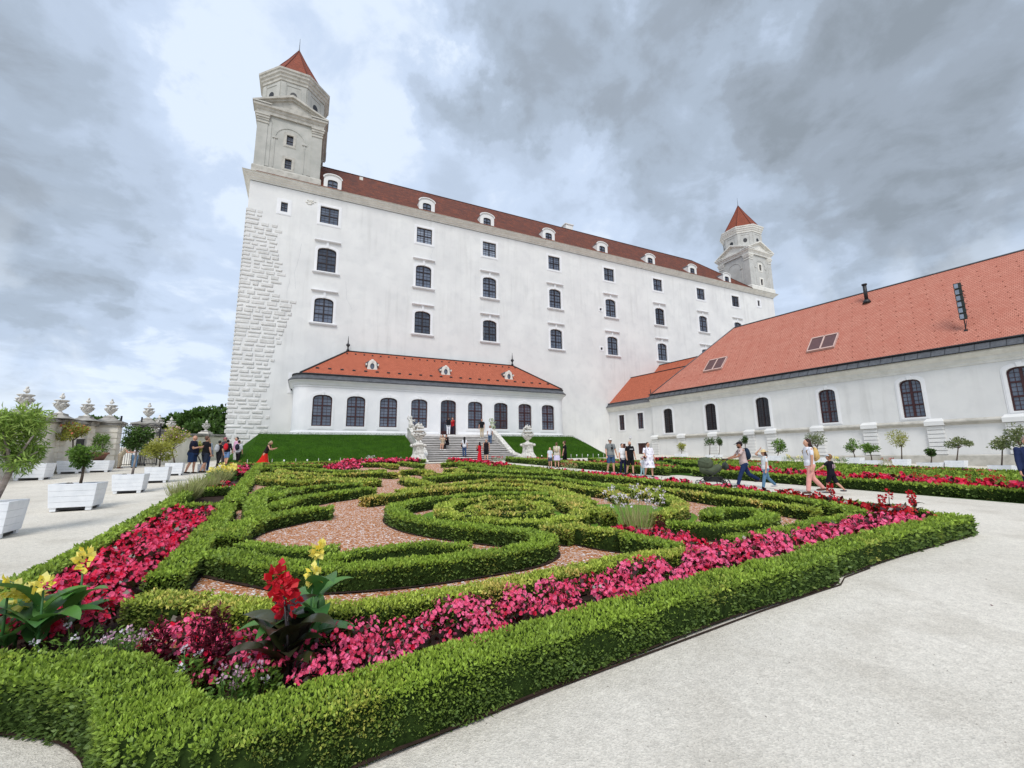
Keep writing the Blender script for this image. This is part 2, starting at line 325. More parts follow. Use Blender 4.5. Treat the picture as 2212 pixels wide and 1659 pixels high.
# leaves
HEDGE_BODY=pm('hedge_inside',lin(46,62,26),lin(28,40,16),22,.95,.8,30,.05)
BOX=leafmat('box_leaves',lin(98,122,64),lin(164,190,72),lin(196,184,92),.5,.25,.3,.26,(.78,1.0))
BOXY=leafmat('box_leaves_drying',lin(112,132,60),lin(186,202,84),lin(222,190,116),.5,.22,.35,.38)
BEGL=leafmat('begonia_leaves',lin(58,16,18),lin(66,72,34),None,.3,.1,.5,.5)
PET=leafmat('begonia_petals',lin(218,16,56),lin(255,122,166),None,.55,.3,.15,.18)
REDPET=leafmat('deep_red_petals',lin(190,14,24),lin(226,52,72),None,.5,.3,.3,.25)
ORPET=leafmat('faded_coral_petals',lin(178,98,74),lin(214,130,104),None,.6,.25,.2,.3)
YEL=leafmat('yellow_petals',lin(250,228,84),lin(255,248,160),None,.5,.3,.2,.12)
WHP=leafmat('white_petals',lin(226,214,224),lin(246,240,244),None,.6,.3,.2,.1)
LILAC=leafmat('pale_pink_petals',lin(212,160,186),lin(236,200,214),None,.6,.3,.2,.15)
CANNAG=leafmat('canna_green_leaves',lin(62,108,56),lin(104,150,64),None,.38,.25,.45,.18)
CANNAD=leafmat('canna_bronze_leaves',lin(44,34,32),lin(64,70,38),None,.3,.12,.5,.2)
MAROON=leafmat('maroon_leaves',lin(66,14,26),lin(110,24,44),None,.5,.15,.25,.4)
GREENL=leafmat('green_leaves',lin(74,108,44),lin(132,166,68),None,.45,.3,.35,.35)
OLIVEL=leafmat('willow_leaves',lin(104,138,50),lin(176,198,104),None,.45,.3,.35,.3)
DARKL=leafmat('dark_tree_leaves',lin(44,68,30),lin(88,118,50),None,.5,.2,.3,.4)
YGL=leafmat('yellow_green_leaves',lin(136,144,52),lin(186,184,92),None,.5,.3,.3,.25)
GREYL=leafmat('grey_green_leaves',lin(88,108,62),lin(140,146,96),None,.55,.25,.3,.3)
GRASSL=leafmat('grass_blades',lin(44,84,10),lin(96,138,28),None,.55,.3,.25,.3)
DRYG=leafmat('pale_grass_blades',lin(150,160,96),lin(196,190,140),None,.6,.3,.2,.25)
def gravelmat():
    m=pm('pale_gravel',lin(223,216,203),lin(210,203,190),.3,.95,.0,1,.1,col3=lin(190,182,168),scale3=1.3,amt3=.5); nt=m.node_tree; N=nt.nodes; L=nt.links; b=N['Principled BSDF']
    src=b.inputs['Base Color'].links[0].from_socket; tc=N.new('ShaderNodeTexCoord')
    vo=N.new('ShaderNodeTexVoronoi'); vo.inputs['Scale'].default_value=95; L.new(tc.outputs['Object'],vo.inputs['Vector'])
    hv=N.new('ShaderNodeHueSaturation'); L.new(src,hv.inputs['Color']); sp=N.new('ShaderNodeSeparateColor'); L.new(vo.outputs['Color'],sp.inputs[0])
    mr=N.new('ShaderNodeMapRange'); mr.inputs['To Min'].default_value=.86; mr.inputs['To Max'].default_value=1.12; L.new(sp.outputs[0],mr.inputs[0]); L.new(mr.outputs[0],hv.inputs['Value']); 
    v2=N.new('ShaderNodeTexNoise'); v2.inputs['Scale'].default_value=14; v2.inputs['Detail'].default_value=7; v2.inputs['Roughness'].default_value=.75; L.new(tc.outputs['Object'],v2.inputs['Vector'])
    m2=N.new('ShaderNodeMapRange'); m2.inputs['From Min'].default_value=.3; m2.inputs['From Max'].default_value=.7; m2.inputs['To Min'].default_value=.84; m2.inputs['To Max'].default_value=1.1; L.new(v2.outputs[0],m2.inputs[0])
    h2=N.new('ShaderNodeHueSaturation'); L.new(hv.outputs[0],h2.inputs['Color']); L.new(m2.outputs[0],h2.inputs['Value']); L.new(h2.outputs[0],b.inputs['Base Color'])
    bp=N.new('ShaderNodeBump'); bp.inputs['Strength'].default_value=.6; bp.inputs['Distance'].default_value=.006; L.new(vo.outputs['Distance'],bp.inputs['Height'])
    b2=N.new('ShaderNodeBump'); b2.inputs['Strength'].default_value=.5; b2.inputs['Distance'].default_value=.03; L.new(v2.outputs[0],b2.inputs['Height']); L.new(bp.outputs[0],b2.inputs['Normal']); L.new(b2.outputs[0],b.inputs['Normal']); return m
GRAVEL=gravelmat()
def chipmat():
    m=bpy.data.materials.new('bark_chips'); m.use_nodes=True; nt=m.node_tree; N=nt.nodes; L=nt.links; b=N['Principled BSDF']; b.inputs['Roughness'].default_value=.95; b.inputs['Specular IOR Level'].default_value=.05
    tc=N.new('ShaderNodeTexCoord'); mp=N.new('ShaderNodeMapping'); mp.inputs['Scale'].default_value=(1,1.6,1); mp.inputs['Rotation'].default_value=(0,0,.6); L.new(tc.outputs['Object'],mp.inputs[0])
    vo=N.new('ShaderNodeTexVoronoi'); vo.inputs['Scale'].default_value=38; vo.inputs['Randomness'].default_value=1; L.new(mp.outputs[0],vo.inputs['Vector'])
    sp=N.new('ShaderNodeSeparateColor'); L.new(vo.outputs['Color'],sp.inputs[0]); rp=N.new('ShaderNodeValToRGB'); L.new(sp.outputs[0],rp.inputs[0])
    for e,(p,c_) in zip([rp.color_ramp.elements[0],rp.color_ramp.elements[1]]+[rp.color_ramp.elements.new(.5) for _ in range(2)],[(0,lin(140,84,56)),(1,lin(214,156,112)),(.3,lin(184,122,82)),(.7,lin(200,142,98))]): e.position=p; e.color=(*c_,1)
    L.new(rp.outputs[0],b.inputs['Base Color'])
    bp=N.new('ShaderNodeBump'); bp.inputs['Strength'].default_value=1; bp.inputs['Distance'].default_value=.02; L.new(vo.outputs['Distance'],bp.inputs['Height']); L.new(bp.outputs[0],b.inputs['Normal']); return m
CHIPS=chipmat()
LAWN=pm('mown_grass',lin(50,84,16),lin(36,66,12),1.5,.95,.6,60,.1,col3=lin(72,102,28),scale3=26,amt3=.6)
LAWN2=pm('bright_lawn',lin(104,140,50),lin(88,124,42),3,.95,.5,80,.1,col3=lin(126,156,70),scale3=40,amt3=.5)
CONC=pm('grey_plinth',lin(150,148,144),lin(134,132,128),2,.9,.2,20,.2)
# ------------------------------------------------------------------ setting
def LW(s,t,z): p=P0+DC*s+NC*t; return (p[0],p[1],z)
def build_ground():
    xs=[-3000,-500,-110,-60,-30,0,30,60,110,500,3000]; mb=MB(); vs=[]
    for y in xs:
        for x in xs:
            r=max(abs(x),abs(y)); z=gz(x,y) if r<=110 else (-25 if r<=500 else -45)
            vs.append((x,y,z))
    n=len(xs); mb.add(vs,[(j*n+i,j*n+i+1,(j+1)*n+i+1,(j+1)*n+i) for j in range(n-1) for i in range(n-1)])
    mb.build('ground',GRAVEL,kind='structure')
build_ground()
def sheet(name,pts,mat,off,kind='structure',sub=8,**k):
    """polygon on the rising ground, pts in world xy"""
    mb=MB(); mb.poly([(p[0],p[1],gz(p[0],p[1])+off) for p in pts]); return mb.build(name,mat,kind=kind,**k)
# ------------------------------------------------------------------ windows
def outline(w,h,rise,n=12,ex=2.4):
    """closed outline from bottom left round to top left: (x,z)"""
    pts=[(-w/2,0),(w/2,0)]
    if rise<=0: return pts+[(w/2,h),(-w/2,h)]
    for i in range(n+1):
        a=math.pi*i/n; cx_=math.copysign(abs(math.cos(a))**(2/ex),math.cos(a)); sz=math.sin(a)**(2/ex)
        pts.append((w/2*cx_,h-rise+rise*sz))
    return pts
def topz(x,w,h,rise,ex=2.4):
    if rise<=0: return h
    u=min(1,abs(x)/(w/2)); return h-rise+rise*(1-u**ex)**(1/ex)
def ring(mb,a,b,y0,y1):
    """band between outline a (outer) and b (inner), front at y0, back at y1"""
    n=len(a)
    for i in range(n):
        j=(i+1)%n
        mb.quad((a[i][0],y0,a[i][1]),(a[j][0],y0,a[j][1]),(b[j][0],y0,b[j][1]),(b[i][0],y0,b[i][1]))
        mb.quad((a[j][0],y0,a[j][1]),(a[i][0],y0,a[i][1]),(a[i][0],y1,a[i][1]),(a[j][0],y1,a[j][1]))
        mb.quad((b[i][0],y0,b[i][1]),(b[j][0],y0,b[j][1]),(b[j][0],y1,b[j][1]),(b[i][0],y1,b[i][1]))
def inset(o,d):
    w=max(p[0] for p in o); h=max(p[1] for p in o)
    return [((p[0]*(w-d)/w), d+(p[1])*(h-2*d)/h) for p in o]
def outset(o,d,db=None):
    w=max(p[0] for p in o); h=max(p[1] for p in o); db=d if db is None else db
    return [((p[0]*(w+d)/w), -db+(p[1])*(h+d+db)/h) for p in o]
def window_tpl(w,h,rise,sur=.17,rows=(.34,.67),nx=2,ny=3,header=None,sill=None,keystone=False,depth=.2,timber=TIMBER2,glass=GLASS,white=WHITE2,bar=.09,thin=.028,mul=.12,door=False,surz=None):
    o=outline(w,h,rise)
    s=MB(); 
    if sur>0: ring(s,outset(o,sur,surz if surz is not None else sur),o,-.045,depth+.04)
    else: ring(s,outset(o,.005,.005),o,-.004,depth+.04)
    if sur>.05:
        o2=outset(o,sur+.07,(surz if surz is not None else sur)+.07); ring(s,o2,outset(o,sur,surz if surz is not None else sur),-.025,.0)
    if header:
        hw,hz=header
        s.box(-hw/2,hw/2,-.14,0,hz,hz+.07); s.box(-hw/2-.05,hw/2+.05,-.24,0,hz+.07,hz+.15); s.box(-hw/2-.02,hw/2+.02,-.18,0,hz+.15,hz+.2)
        s.box(-.12,.12,-.1,0,h+.02,hz)
    if sill:
        s.box(-sill/2,sill/2,-.22,.1,-.2,-.08); s.box(-sill/2+.06,sill/2-.06,-.14,0,-.3,-.2)
    if keystone: s.hexa([(-.09,-.09,h-.02),(.09,-.09,h-.02),(.09,0,h-.02),(-.09,0,h-.02),(-.14,-.09,h+sur+.12),(.14,-.09,h+sur+.12),(.14,0,h+sur+.12),(-.14,0,h+sur+.12)])
    f=MB(); yb=depth-.07; ring(f,o,inset(o,bar),yb,depth+.02)
    f.box(-mul/2,mul/2,yb-.02,depth+.02,bar*.5,h-bar*.5)
    zs=[r*h for r in rows]
    for z in zs: f.box(-w/2+bar*.5,w/2-bar*.5,yb-.012,depth+.02,z-mul*.42,z+mul*.42)
    lv=[bar]+zs+[h-bar*.6]
    for side in (-1,1):
        x0,x1=(mul/2,w/2-bar) if side>0 else (-w/2+bar,-mul/2)
        for i in range(1,nx):
            x=x0+(x1-x0)*i/nx; f.box(x-thin/2,x+thin/2,yb+.035,depth+.01,bar*.5,topz(x,w,h,rise)-bar*.4)
        for a,b in zip(lv[:-1],lv[1:]):
            for i in range(1,ny):
                z=a+(b-a)*i/ny
                if rise>0 and z>h-rise:
                    u=min(1,((z-(h-rise))/rise)); xm=(w/2)*(1-u**2.4)**(1/2.4)-bar*.6; 
                    xa,xb=(x0,min(x1,xm)) if side>0 else (max(x0,-xm),x1)
                else: xa,xb=x0,x1
                if xb-xa>.05: f.box(xa,xb,yb+.035,depth+.01,z-thin/2,z+thin/2)
    if door: f.box(-w/2+bar*.6,w/2-bar*.6,yb-.005,depth+.01,.02,h*.13)
    p=MB(); p.poly([(x,depth-.01,z) for x,z in inset(o,.01)])
    return s.mesh('window',white),f.mesh('window_frame',timber),p.mesh('pane',glass),(w,h,rise)
PV={}
def put_window(tpl,parent,x,z,y=0.,name='window',rz=0,label=None,pane=None):
    a=link(name,tpl[0],parent); a.location=(x,y,z); a.rotation_euler=(0,0,rz)
    link('window_frame' if name!='door' else 'door_frame',tpl[1],a)
    pmz=tpl[2]
    if pmz.materials[0]==GLASS:
        k=int(abs(x*7.3+z*3.1))%5
        if k in (1,3):
            key=(pmz.name,k)
            if key not in PV: c_=pmz.copy(); c_.materials[0]=GLASSD if k==1 else GLASSL; PV[key]=c_
            pmz=PV[key]
    q=link('pane',pmz,a)
    if label: a['label']=label
    return a
def wall_face(mb,x0,x1,z0,z1,ops,y=0.,F=lambda x,y,z:(x,y,z)):
    """front face with openings ops=[(xc,z,w,h,rise)]"""
    xs=sorted(set([x0,x1]+[round(o[0]+sg*o[2]/2,4) for o in ops for sg in (-1,1)])); zs=sorted(set([z0,z1]+[round(v,4) for o in ops for v in (o[1],o[1]+o[3])]))
    xs=[x for x in xs if x0<=x<=x1]; zs=[z for z in zs if z0<=z<=z1]
    for a,b in zip(xs[:-1],xs[1:]):
        for c_,d in zip(zs[:-1],zs[1:]):
            xm,zm=(a+b)/2,(c_+d)/2
            if any(abs(xm-o[0])<o[2]/2 and o[1]<zm<o[1]+o[3] for o in ops): continue
            mb.quad(F(a,y,c_),F(b,y,c_),F(b,y,d),F(a,y,d))
    for xc,z,w_,h,rise in ops:
        if rise<=0: continue
        o=outline(w_,h,rise)[2:]
        for (ax,az),(bx,bz) in zip(o[:-1],o[1:]):
            if max(az,bz)<h-1e-4 or True: mb.poly([F(xc+ax,y,z+az),F(xc+ax,y,z+h),F(xc+bx,y,z+h),F(xc+bx,y,z+bz)][::-1])
def molding(mb,path,prof,closed=False,F=lambda x,y,z:(x,y,z),caps=True):
    """prof: list of (out,z); path: list of (x,y,nx,ny) with outward mitre vectors"""
    rings=[[F(x+nx*o,y+ny*o,z) for o,z in prof] for x,y,nx,ny in path]
    n=len(prof); vs=[p for r in rings for p in r]; fs=[]
    m=len(rings)
    for k in range(m if closed else m-1):
        k2=(k+1)%m
        for i in range(n-1): fs.append((k*n+i,k2*n+i,k2*n+i+1,k*n+i+1))
    if caps and not closed: fs+= [tuple(range(n)),tuple(range((m-1)*n+n-1,(m-1)*n-1,-1))]
    mb.add(vs,fs,False)
# ------------------------------------------------------------------ castle
CZ=29.3
def build_castle():
    off=P0-NC*5; root=empty('castle',(off[0],off[1],0),ANGC,label='huge white castle with brown roof, two corner towers and rough stones at one corner',cat='castle')
    x0,x1=-19.3,62.5
    cols=[-11.86,-1.6,6.63,16.05,25.24,34.5,43.75,52.05]
    t1=window_tpl(1.81,1.9,0,.22,rows=(.5,),ny=3,timber=TIMBER2); t1b=window_tpl(1.81,1.9,0,.22,rows=(.5,),ny=3,timber=TIMBER2,glass=GLASSP)
    t2=window_tpl(1.81,2.6,.42,.2,header=(2.45,3.25),sill=2.6,ny=2,rows=(.36,.7),white=WHITE2)
    ts=window_tpl(.62,1.05,0,.3,rows=(.5,),nx=1,ny=2,timber=TIMBER2,bar=.06,mul=.05)
    tv=window_tpl(.36,.36,0,.12,rows=(),nx=1,ny=1,timber=BLACK,bar=.03,mul=.02); 
    ops=[]; W=[]
    for i,c_ in enumerate(cols):
        ops+= [(c_,26.3,1.81,1.9,0),(c_,20.93,1.81,2.6,.42),(c_,15.42,1.81,2.7,.42)]
        W+= [(t1b if i in (1,2) else t1,c_,26.3),(t2,c_,20.93),(t2,c_,15.42)]
    # windows lower down, partly behind the wing and the pavilion
    ops+=[(-16.14,26.64,.62,1.05,0),(58.2,27.3,.62,1.05,0),(23.45,21.62,.36,.36,0),(23.3,15.95,.36,.36,0)]
    W+= [(ts,-16.14,26.64),(ts,58.2,27.3),(tv,23.45,21.62),(tv,23.3,15.95)]
    lx=cs(645,800,-5.)[0]; 
    ops.append((lx+.35,8.25,1.81,1.45,0)); tl=window_tpl(1.81,1.45,0,.22,rows=(),ny=2); W.append((tl,lx+.35,8.25))
    b=MB(); wall_face(b,x0,x1,-2,CZ,[(o[0],o[1],o[2],o[3] if o[3]!=2.7 else 2.6,o[4]) for o in ops])
    for q in W: pass
    D=14
    b.quad((x0,0,-2),(x0,0,CZ),(x0,D,CZ),(x0,D,-2)); b.quad((x1,0,-2),(x1,D,-2),(x1,D,CZ),(x1,0,CZ)); b.quad((x0,D,-2),(x0,D,CZ),(x1,D,CZ),(x1,D,-2))
    for t,x,z in W: put_window(t,root,x,z)
    # cornice all round
    k=MB(); pr=[(.0,29.35),(.06,29.35),(.08,29.47),(.2,29.54),(.22,29.64),(.42,29.76),(.44,29.84),(.56,29.87),(.58,30.02),(.0,30.05)]
    path=[(x0,D,-1,1),(x0,0,-1,-1),(x1,0,1,-1),(x1,D,1,1)]
    molding(k,path,pr); k.poly([(x0-.7,-.7,30.03),(x1+.7,-.7,30.03),(x1+.7,D+.7,30.03),(x0-.7,D+.7,30.03)]); k.build('cornice',TRIM,root)
    # fine plaster cracks and small stucco ornament by the first window
    q=b; q.cm=1; rnd=random.Random(4)
    for xx,zz,ln in [(-9.9,20.2,-3),(-14.3,23.6,5),(-15.2,19.6,4),(-.6,25.8,1.6),(7.6,19.8,3.4),(25,14.8,2.6),(34.2,19.6,2.5),(15.1,20.4,1.6),(24.5,24.6,3),(5.7,18.6,3)]:
        pts=[(xx,-.004,zz)]; n=9
        for i in range(n): pts.append((pts[-1][0]+rnd.uniform(-.12,.12)+(.1 if ln<0 else -.02),-.004,pts[-1][2]-abs(ln)/n))
        for a,c_ in zip(pts[:-1],pts[1:]): q.quad(a,(a[0]+.018,-.004,a[2]),(c_[0]+.018,-.004,c_[2]),c_)
    b.build('wall',[WHITE,pm('crack_grey',lin(190,191,192))],root)
    q=MB()
    for i in range(26):
        a=rnd.uniform(0,6.28); r=rnd.uniform(.05,.55); q.ell((-13.9+r*math.cos(a)*1.1,-.02,28.55-r*abs(math.sin(a))*.9),(rnd.uniform(.05,.16),.07,rnd.uniform(.04,.1)),7,5)
    q.build('stucco_ornament',TRIM,root)
    # raised stones up the left corner: ragged on the right
    s=MB(); rnd=random.Random(9); z=1.0
    edge=[(0,3.1),(6,3.0),(7,3.3),(10,2.9),(12,3.5),(14,4.2),(16,4.4),(17,5.0),(17.6,3.2),(19.6,3.5),(21.5,3.1),(23.5,2.9),(24.3,3.4),(24.8,2.9),(25.2,1.5),(26.2,1.2)]
    while z<26.0:
        hh=rnd.uniform(.22,.4) if z>3 else .4
        e=np.interp(z,[a for a,_ in edge],[c_ for _,c_ in edge])+rnd.uniform(-.35,.35); x=-.09 if rnd.random()<.5 else -.09
        first=True
        while x<e-.25:
            wd=rnd.uniform(.45,1.25); wd=min(wd,max(e-x,.35)); hz=hh*rnd.uniform(.8,1.); d=rnd.uniform(.04,.08); zz=z+(hh-hz)*rnd.random(); ty=rnd.uniform(.03,.07)
            X0=x0+x; X1=x0+x+wd
            pts=[(X0,0,zz),(X1,0,zz),(X1,.06,zz),(X0,.06,zz),(X0,0,zz+hz),(X1,0,zz+hz),(X1,.06,zz+hz),(X0,.06,zz+hz)]
            j=lambda: rnd.uniform(-.015,.015)
            s.add([(X0,.01,zz),(X1,.01,zz),(X1,.01,zz+hz),(X0,.01,zz+hz),(X0+ty+j(),-d+j(),zz+ty*.8+j()),(X1-ty+j(),-d+j(),zz+ty*.8+j()),(X1-ty+j(),-d+j(),zz+hz-ty*.7+j()),(X0+ty+j(),-d+j(),zz+hz-ty*.7+j())],[(0,1,5,4),(1,2,6,5),(2,3,7,6),(3,0,4,7),(4,5,6,7)],False)
            x+=wd+rnd.uniform(.1,.24)
        # stones turning the corner
        s.box(x0-.12,x0+.05,.0,rnd.uniform(.6,1.4),z+.02,z+hh-.03)
        z+=hh+rnd.uniform(.1,.16)
    s.build('corner_stonework',QUOIN,root)
    # main roof with hipped ends
    r=MB(); zr=37.15; e=-.66; y1=D+.66; ym=D/2-.4; xa,xb=x0+6.5,56.0; xh0,xh1=-13.0,50.2; ze=30.04
    L=math.hypot(ym-e,zr-ze)
    r.quad((xa-6,e,ze),(xb,e,ze),(xh1+.0,ym,zr),(xa-6,ym,zr),[(xa-6,0),(xb,0),(xh1,L),(xa-6,L)])
    r.quad((xb,y1,ze),(xa-6,y1,ze),(xa-6,ym,zr),(xh1,ym,zr),[(xb,0),(xa-6,0),(xa-6,L),(xh1,L)])
    r.poly([(xb,e,ze),(xb,y1,ze),(xh1,ym,zr)],[(0,0),(y1-e,0),((y1-e)/2,L)])
    r.poly([(xa-6,y1,ze),(xa-6,e,ze),(xa-6,ym,zr)],[(0,0),(1,0),(0,1)])
    ro=r.build('roof',ROOF_OLD,root)
    rd=MB(); rd.tube([(xa-6,ym,zr),(xh1,ym,zr)],.09,6); rd.tube([(xh1,ym,zr),(xb,e,ze)],.08,6); rd.build('ridge_tiles',ROOF_OLD,ro)
    ch=MB(); ch.box(22.6,23.9,6.6,7.6,36.4,38.0); ch.box(22.45,24.05,6.5,7.7,38.0,38.15); ch.build('chimney',WHITE,ro)
    ch=MB(); ch.box(-8.6,-8.2,5.2,5.5,35.3,36.2); ch.build('vent_pipe',TRIM,ro)
    for i,c_ in enumerate([-11.75,-1.46,6.2,15.13,24.0,33.0,41.9,50.0]): dormer(root,c_,29.98,-.35,2.0 if i else 1.9)
    tower(root,-19.15,-.28,True); tower(root,56.45,-.28,False)
    return root
def dormer(root,x,z,y,w):
    d=MB(); ww=w*.93; h=2.0
    def arch(wd,hh,r): return [(-wd/2,0),(wd/2,0)]+[(wd/2*math.cos(math.pi*i/12),hh-r+r*math.sin(math.pi*i/12)) for i in range(13)]
    o=arch(ww,1.85,.5); inn=outline(1.0,1.15,.22)
    inn=[(px_,pz+.12) for px_,pz in inn]; o=[(px_,pz) for px_,pz in o]
    n=len(o)
    for i in range(n):
        j=(i+1)%n; d.quad((o[i][0],0,o[i][1]),(o[j][0],0,o[j][1]),(inn[j][0],0,inn[j][1]),(inn[i][0],0,inn[i][1])); d.quad((inn[i][0],0,inn[i][1]),(inn[j][0],0,inn[j][1]),(inn[j][0],.16,inn[j][1]),(inn[i][0],.16,inn[i][1]))
    back=1.95
    for i in range(1,n):
        j=(i+1)%n; d.quad((o[j][0],0,o[j][1]),(o[i][0],0,o[i][1]),(o[i][0],back,o[i][1]),(o[j][0],back,o[j][1]))
    e=outset(o,.1,0)
    for i in range(2,n-1):
        a,b_,c_,f=o[i],o[i+1],e[i+1],e[i]
        d.quad((a[0],-.1,a[1]),(b_[0],-.1,b_[1]),(c_[0],-.1,c_[1]),(f[0],-.1,f[1])); d.quad((f[0],-.1,f[1]),(c_[0],-.1,c_[1]),(c_[0],.0,c_[1]),(f[0],.0,f[1])); d.quad((b_[0],-.1,b_[1]),(a[0],-.1,a[1]),(a[0],0,a[1]),(b_[0],0,b_[1]))
    q=d.build('dormer',WHITE,root); q.location=(x,y,z)
    f=MB(); ring(f,inn,[(p[0]*.86,.12+.07+(p[1]-.12)*.88) for p in inn],.06,.14); f.box(-.04,.04,.05,.14,.15,1.24); f.box(-.48,.48,.055,.14,.72,.78); f.build('window_frame',TIMBER2,q)
    p=MB(); p.poly([(a,.13,b_) for a,b_ in inn]); p.build('pane',GLASS,q)
    t=MB(); 
    oo=[(p_[0]*1.0,p_[1]+.03) for p_ in o[2:]]
    for i in range(len(oo)-1): t.quad((oo[i][0],.02,oo[i][1]),(oo[i][0],2.6,oo[i][1]),(oo[i+1][0],2.6,oo[i+1][1]),(oo[i+1][0],.02,oo[i+1][1]))
    t.build('dormer_roof',SLATE,q)
def tower(root,xl,yf,left):
    """square tower 6.1 m wide with pedimented sides and octagonal top; local frame of the castle"""
    T=tag(empty('corner_tower',(0,0,0)),None); T.parent=root; T.location=(xl+3.05,yf+3.05,0)
    T['label']='weathered grey left corner tower' if left else 'right corner tower'
    a=3.05; wm,tm=(TOWER,TOWERT) if left else (pm('tower_plaster',lin(196,195,190),lin(182,181,176),1,.85,.1,7,.2,col3=lin(172,171,166),scale3=1.5,amt3=.4),TRIM)
    tw=window_tpl(.62,1.15,0,.2,rows=(.5,),nx=2,ny=2,timber=TIMBER2,bar=.06,mul=.05,white=tm)
    b=MB()
    for k in range(4):
        an=k*math.pi/2; c_,s_=math.cos(an),math.sin(an)
        F=lambda x,y,z,c_=c_,s_=s_:(x*c_-y*s_,x*s_+y*c_,z)
        vis=(k==0)
        ops=[(0,31.35,.62,1.15,0),(0,34.1,.62,1.15,0)] if vis else []
        wall_face(b,-a+.62,a-.62,30.,36.95,ops,-a+.1,F)          # recessed field
        for sx in (-1,1):                                           # corner piers with caps
            def bx(x0,x1,y0,y1,z0,z1):
                b.hexa([F(x0,y0,z0),F(x1,y0,z0),F(x1,y1,z0),F(x0,y1,z0),F(x0,y0,z1),F(x1,y0,z1),F(x1,y1,z1),F(x0,y1,z1)])
            bx(*(sorted((sx*(a-1.3),sx*(a-.951)))),-a+.05,-a+.3,31.15,36.2)
        # arched niche moulding
        R=1.35; pts=[(-R,31.2),(-R,34.6)]+[(-R*math.cos(math.pi*i/14),34.6+R*math.sin(math.pi*i/14)) for i in range(1,14)]+[(R,34.6),(R,31.2)]
        for (x0,z0),(x1,z1) in zip(pts[:-1],pts[1:]):
            l=math.hypot(x1-x0,z1-z0); ox,oz=(z1-z0)/l*.09*-1,(x1-x0)/l*.09
            b.hexa([F(x0,-a+.05,z0),F(x1,-a+.05,z1),F(x1,-a+.11,z1),F(x0,-a+.11,z0),F(x0+ox,-a+.05,z0+oz),F(x1+ox,-a+.05,z1+oz),F(x1+ox,-a+.11,z1+oz),F(x0+ox,-a+.11,z0+oz)])
        for sx in (-1,1):
            q=sorted((sx*1.15,sx*1.6)); b.hexa([F(q[0],-a+.0,34.5),F(q[1],-a+.0,34.5),F(q[1],-a+.12,34.5),F(q[0],-a+.12,34.5),F(q[0],-a+.0,34.65),F(q[1],-a+.0,34.65),F(q[1],-a+.12,34.65),F(q[0],-a+.12,34.65)])
    for sx in (-1,1):
        for sy in (-1,1):
            q=sorted((sx*(a-.95),sx*a)); v=sorted((sy*(a-.95),sy*a)); b.box(q[0],q[1],v[0],v[1],30.,36.95)
    b.quad((-a+.02,-a+.02,36.94),(a-.02,-a+.02,36.94),(a-.02,a-.02,36.94),(-a+.02,a-.02,36.94))
    b.build('tower_wall',wm,T)
    m=MB(); P=lambda r:[(-r,-r,-1,-1),(r,-r,1,-1),(r,r,1,1),(-r,r,-1,1)]
    m0=MB(); molding(m0,P(a),[(0,30.),(.14,30.),(.14,30.85),(.05,31.0),(0,31.0)],True); m0.build('tower_base',tm,T)
    molding(m,P(a),[(0,36.9),(.1,36.9),(.12,37.2),(.22,37.28),(.26,37.45),(.42,37.52),(.45,37.74),(-.6,37.8)],True)
    for sx in (-1,1):
        for sy in (-1,1):
            for z0,z1,e in ((35.85,36.0,.07),(36.2,36.4,.07),(36.4,36.65,.15),(36.65,36.8,.22)):
                xx=sorted((sx*(a-1.0-e*.5),sx*(a+e))); yy=sorted((sy*(a-1.0-e*.5),sy*(a+e))); m.box(xx[0],xx[1],yy[0],yy[1],z0,z1)
    for k in range(4):
        an=k*math.pi/2; c_,s_=math.cos(an),math.sin(an); F=lambda x,y,z,c_=c_,s_=s_:(x*c_-y*s_,x*s_+y*c_,z)
        tri=[(-a-.35,37.76),(a+.35,37.76),(0,39.3)]
        m.extr([F(x,-a-.05,z) for x,z in tri],tuple(np.array(F(0,1.4,0))))
        for sx in (-1,1):   # raking cornice
            p0=(sx*(a+.52),37.76); p1=(0,39.4); t=.27
            m.hexa([F(p0[0],-a-.5,p0[1]),F(p1[0],-a-.5,p1[1]),F(p1[0],-a+1.2,p1[1]),F(p0[0],-a+1.2,p0[1]),F(p0[0],-a-.5,p0[1]+t*.55),F(p1[0],-a-.5,p1[1]+t),F(p1[0],-a+1.2,p1[1]+t),F(p0[0],-a+1.2,p0[1]+t*.55)])
            m.hexa([F(p0[0]*.93,-a-.25,p0[1]-.0),F(p1[0],-a-.25,p1[1]-.22),F(p1[0],-a+.2,p1[1]-.22),F(p0[0]*.93,-a+.2,p0[1]-.0),F(p0[0]*.93,-a-.25,p0[1]+.1),F(p1[0],-a-.25,p1[1]),F(p1[0],-a+.2,p1[1]),F(p0[0]*.93,-a+.2,p0[1]+.1)])
    m.build('tower_cornice',tm,T)
    # octagon
    R=a/math.cos(math.pi/8)*.985; o=MB()
    def oc(r,z): return [(r*math.cos(math.pi/8+math.pi/4*i),r*math.sin(math.pi/8+math.pi/4*i),z) for i in range(8)]
    o.loft([oc(R,37.7),oc(R,41.8)],sm=False,cap0=False); 
    for i in range(8):
        an=math.pi/4*i-math.pi/2; c_,s_=math.cos(an+math.pi/2),math.sin(an+math.pi/2); ap=R*math.cos(math.pi/8)
        F=lambda x,y,z,c_=c_,s_=s_:(x*c_-y*s_,x*s_+y*c_,z)
        # sunk panel edge
        for (xa,xb,za,zb) in ((-.75,.75,41.0,41.08),(-.75,-.68,38.4,41.0),(.68,.75,38.4,41.0)):
            o.hexa([F(xa,-ap-.05,za),F(xb,-ap-.05,za),F(xb,-ap+.02,za),F(xa,-ap+.02,za),F(xa,-ap-.05,zb),F(xb,-ap-.05,zb),F(xb,-ap+.02,zb),F(xa,-ap+.02,zb)])
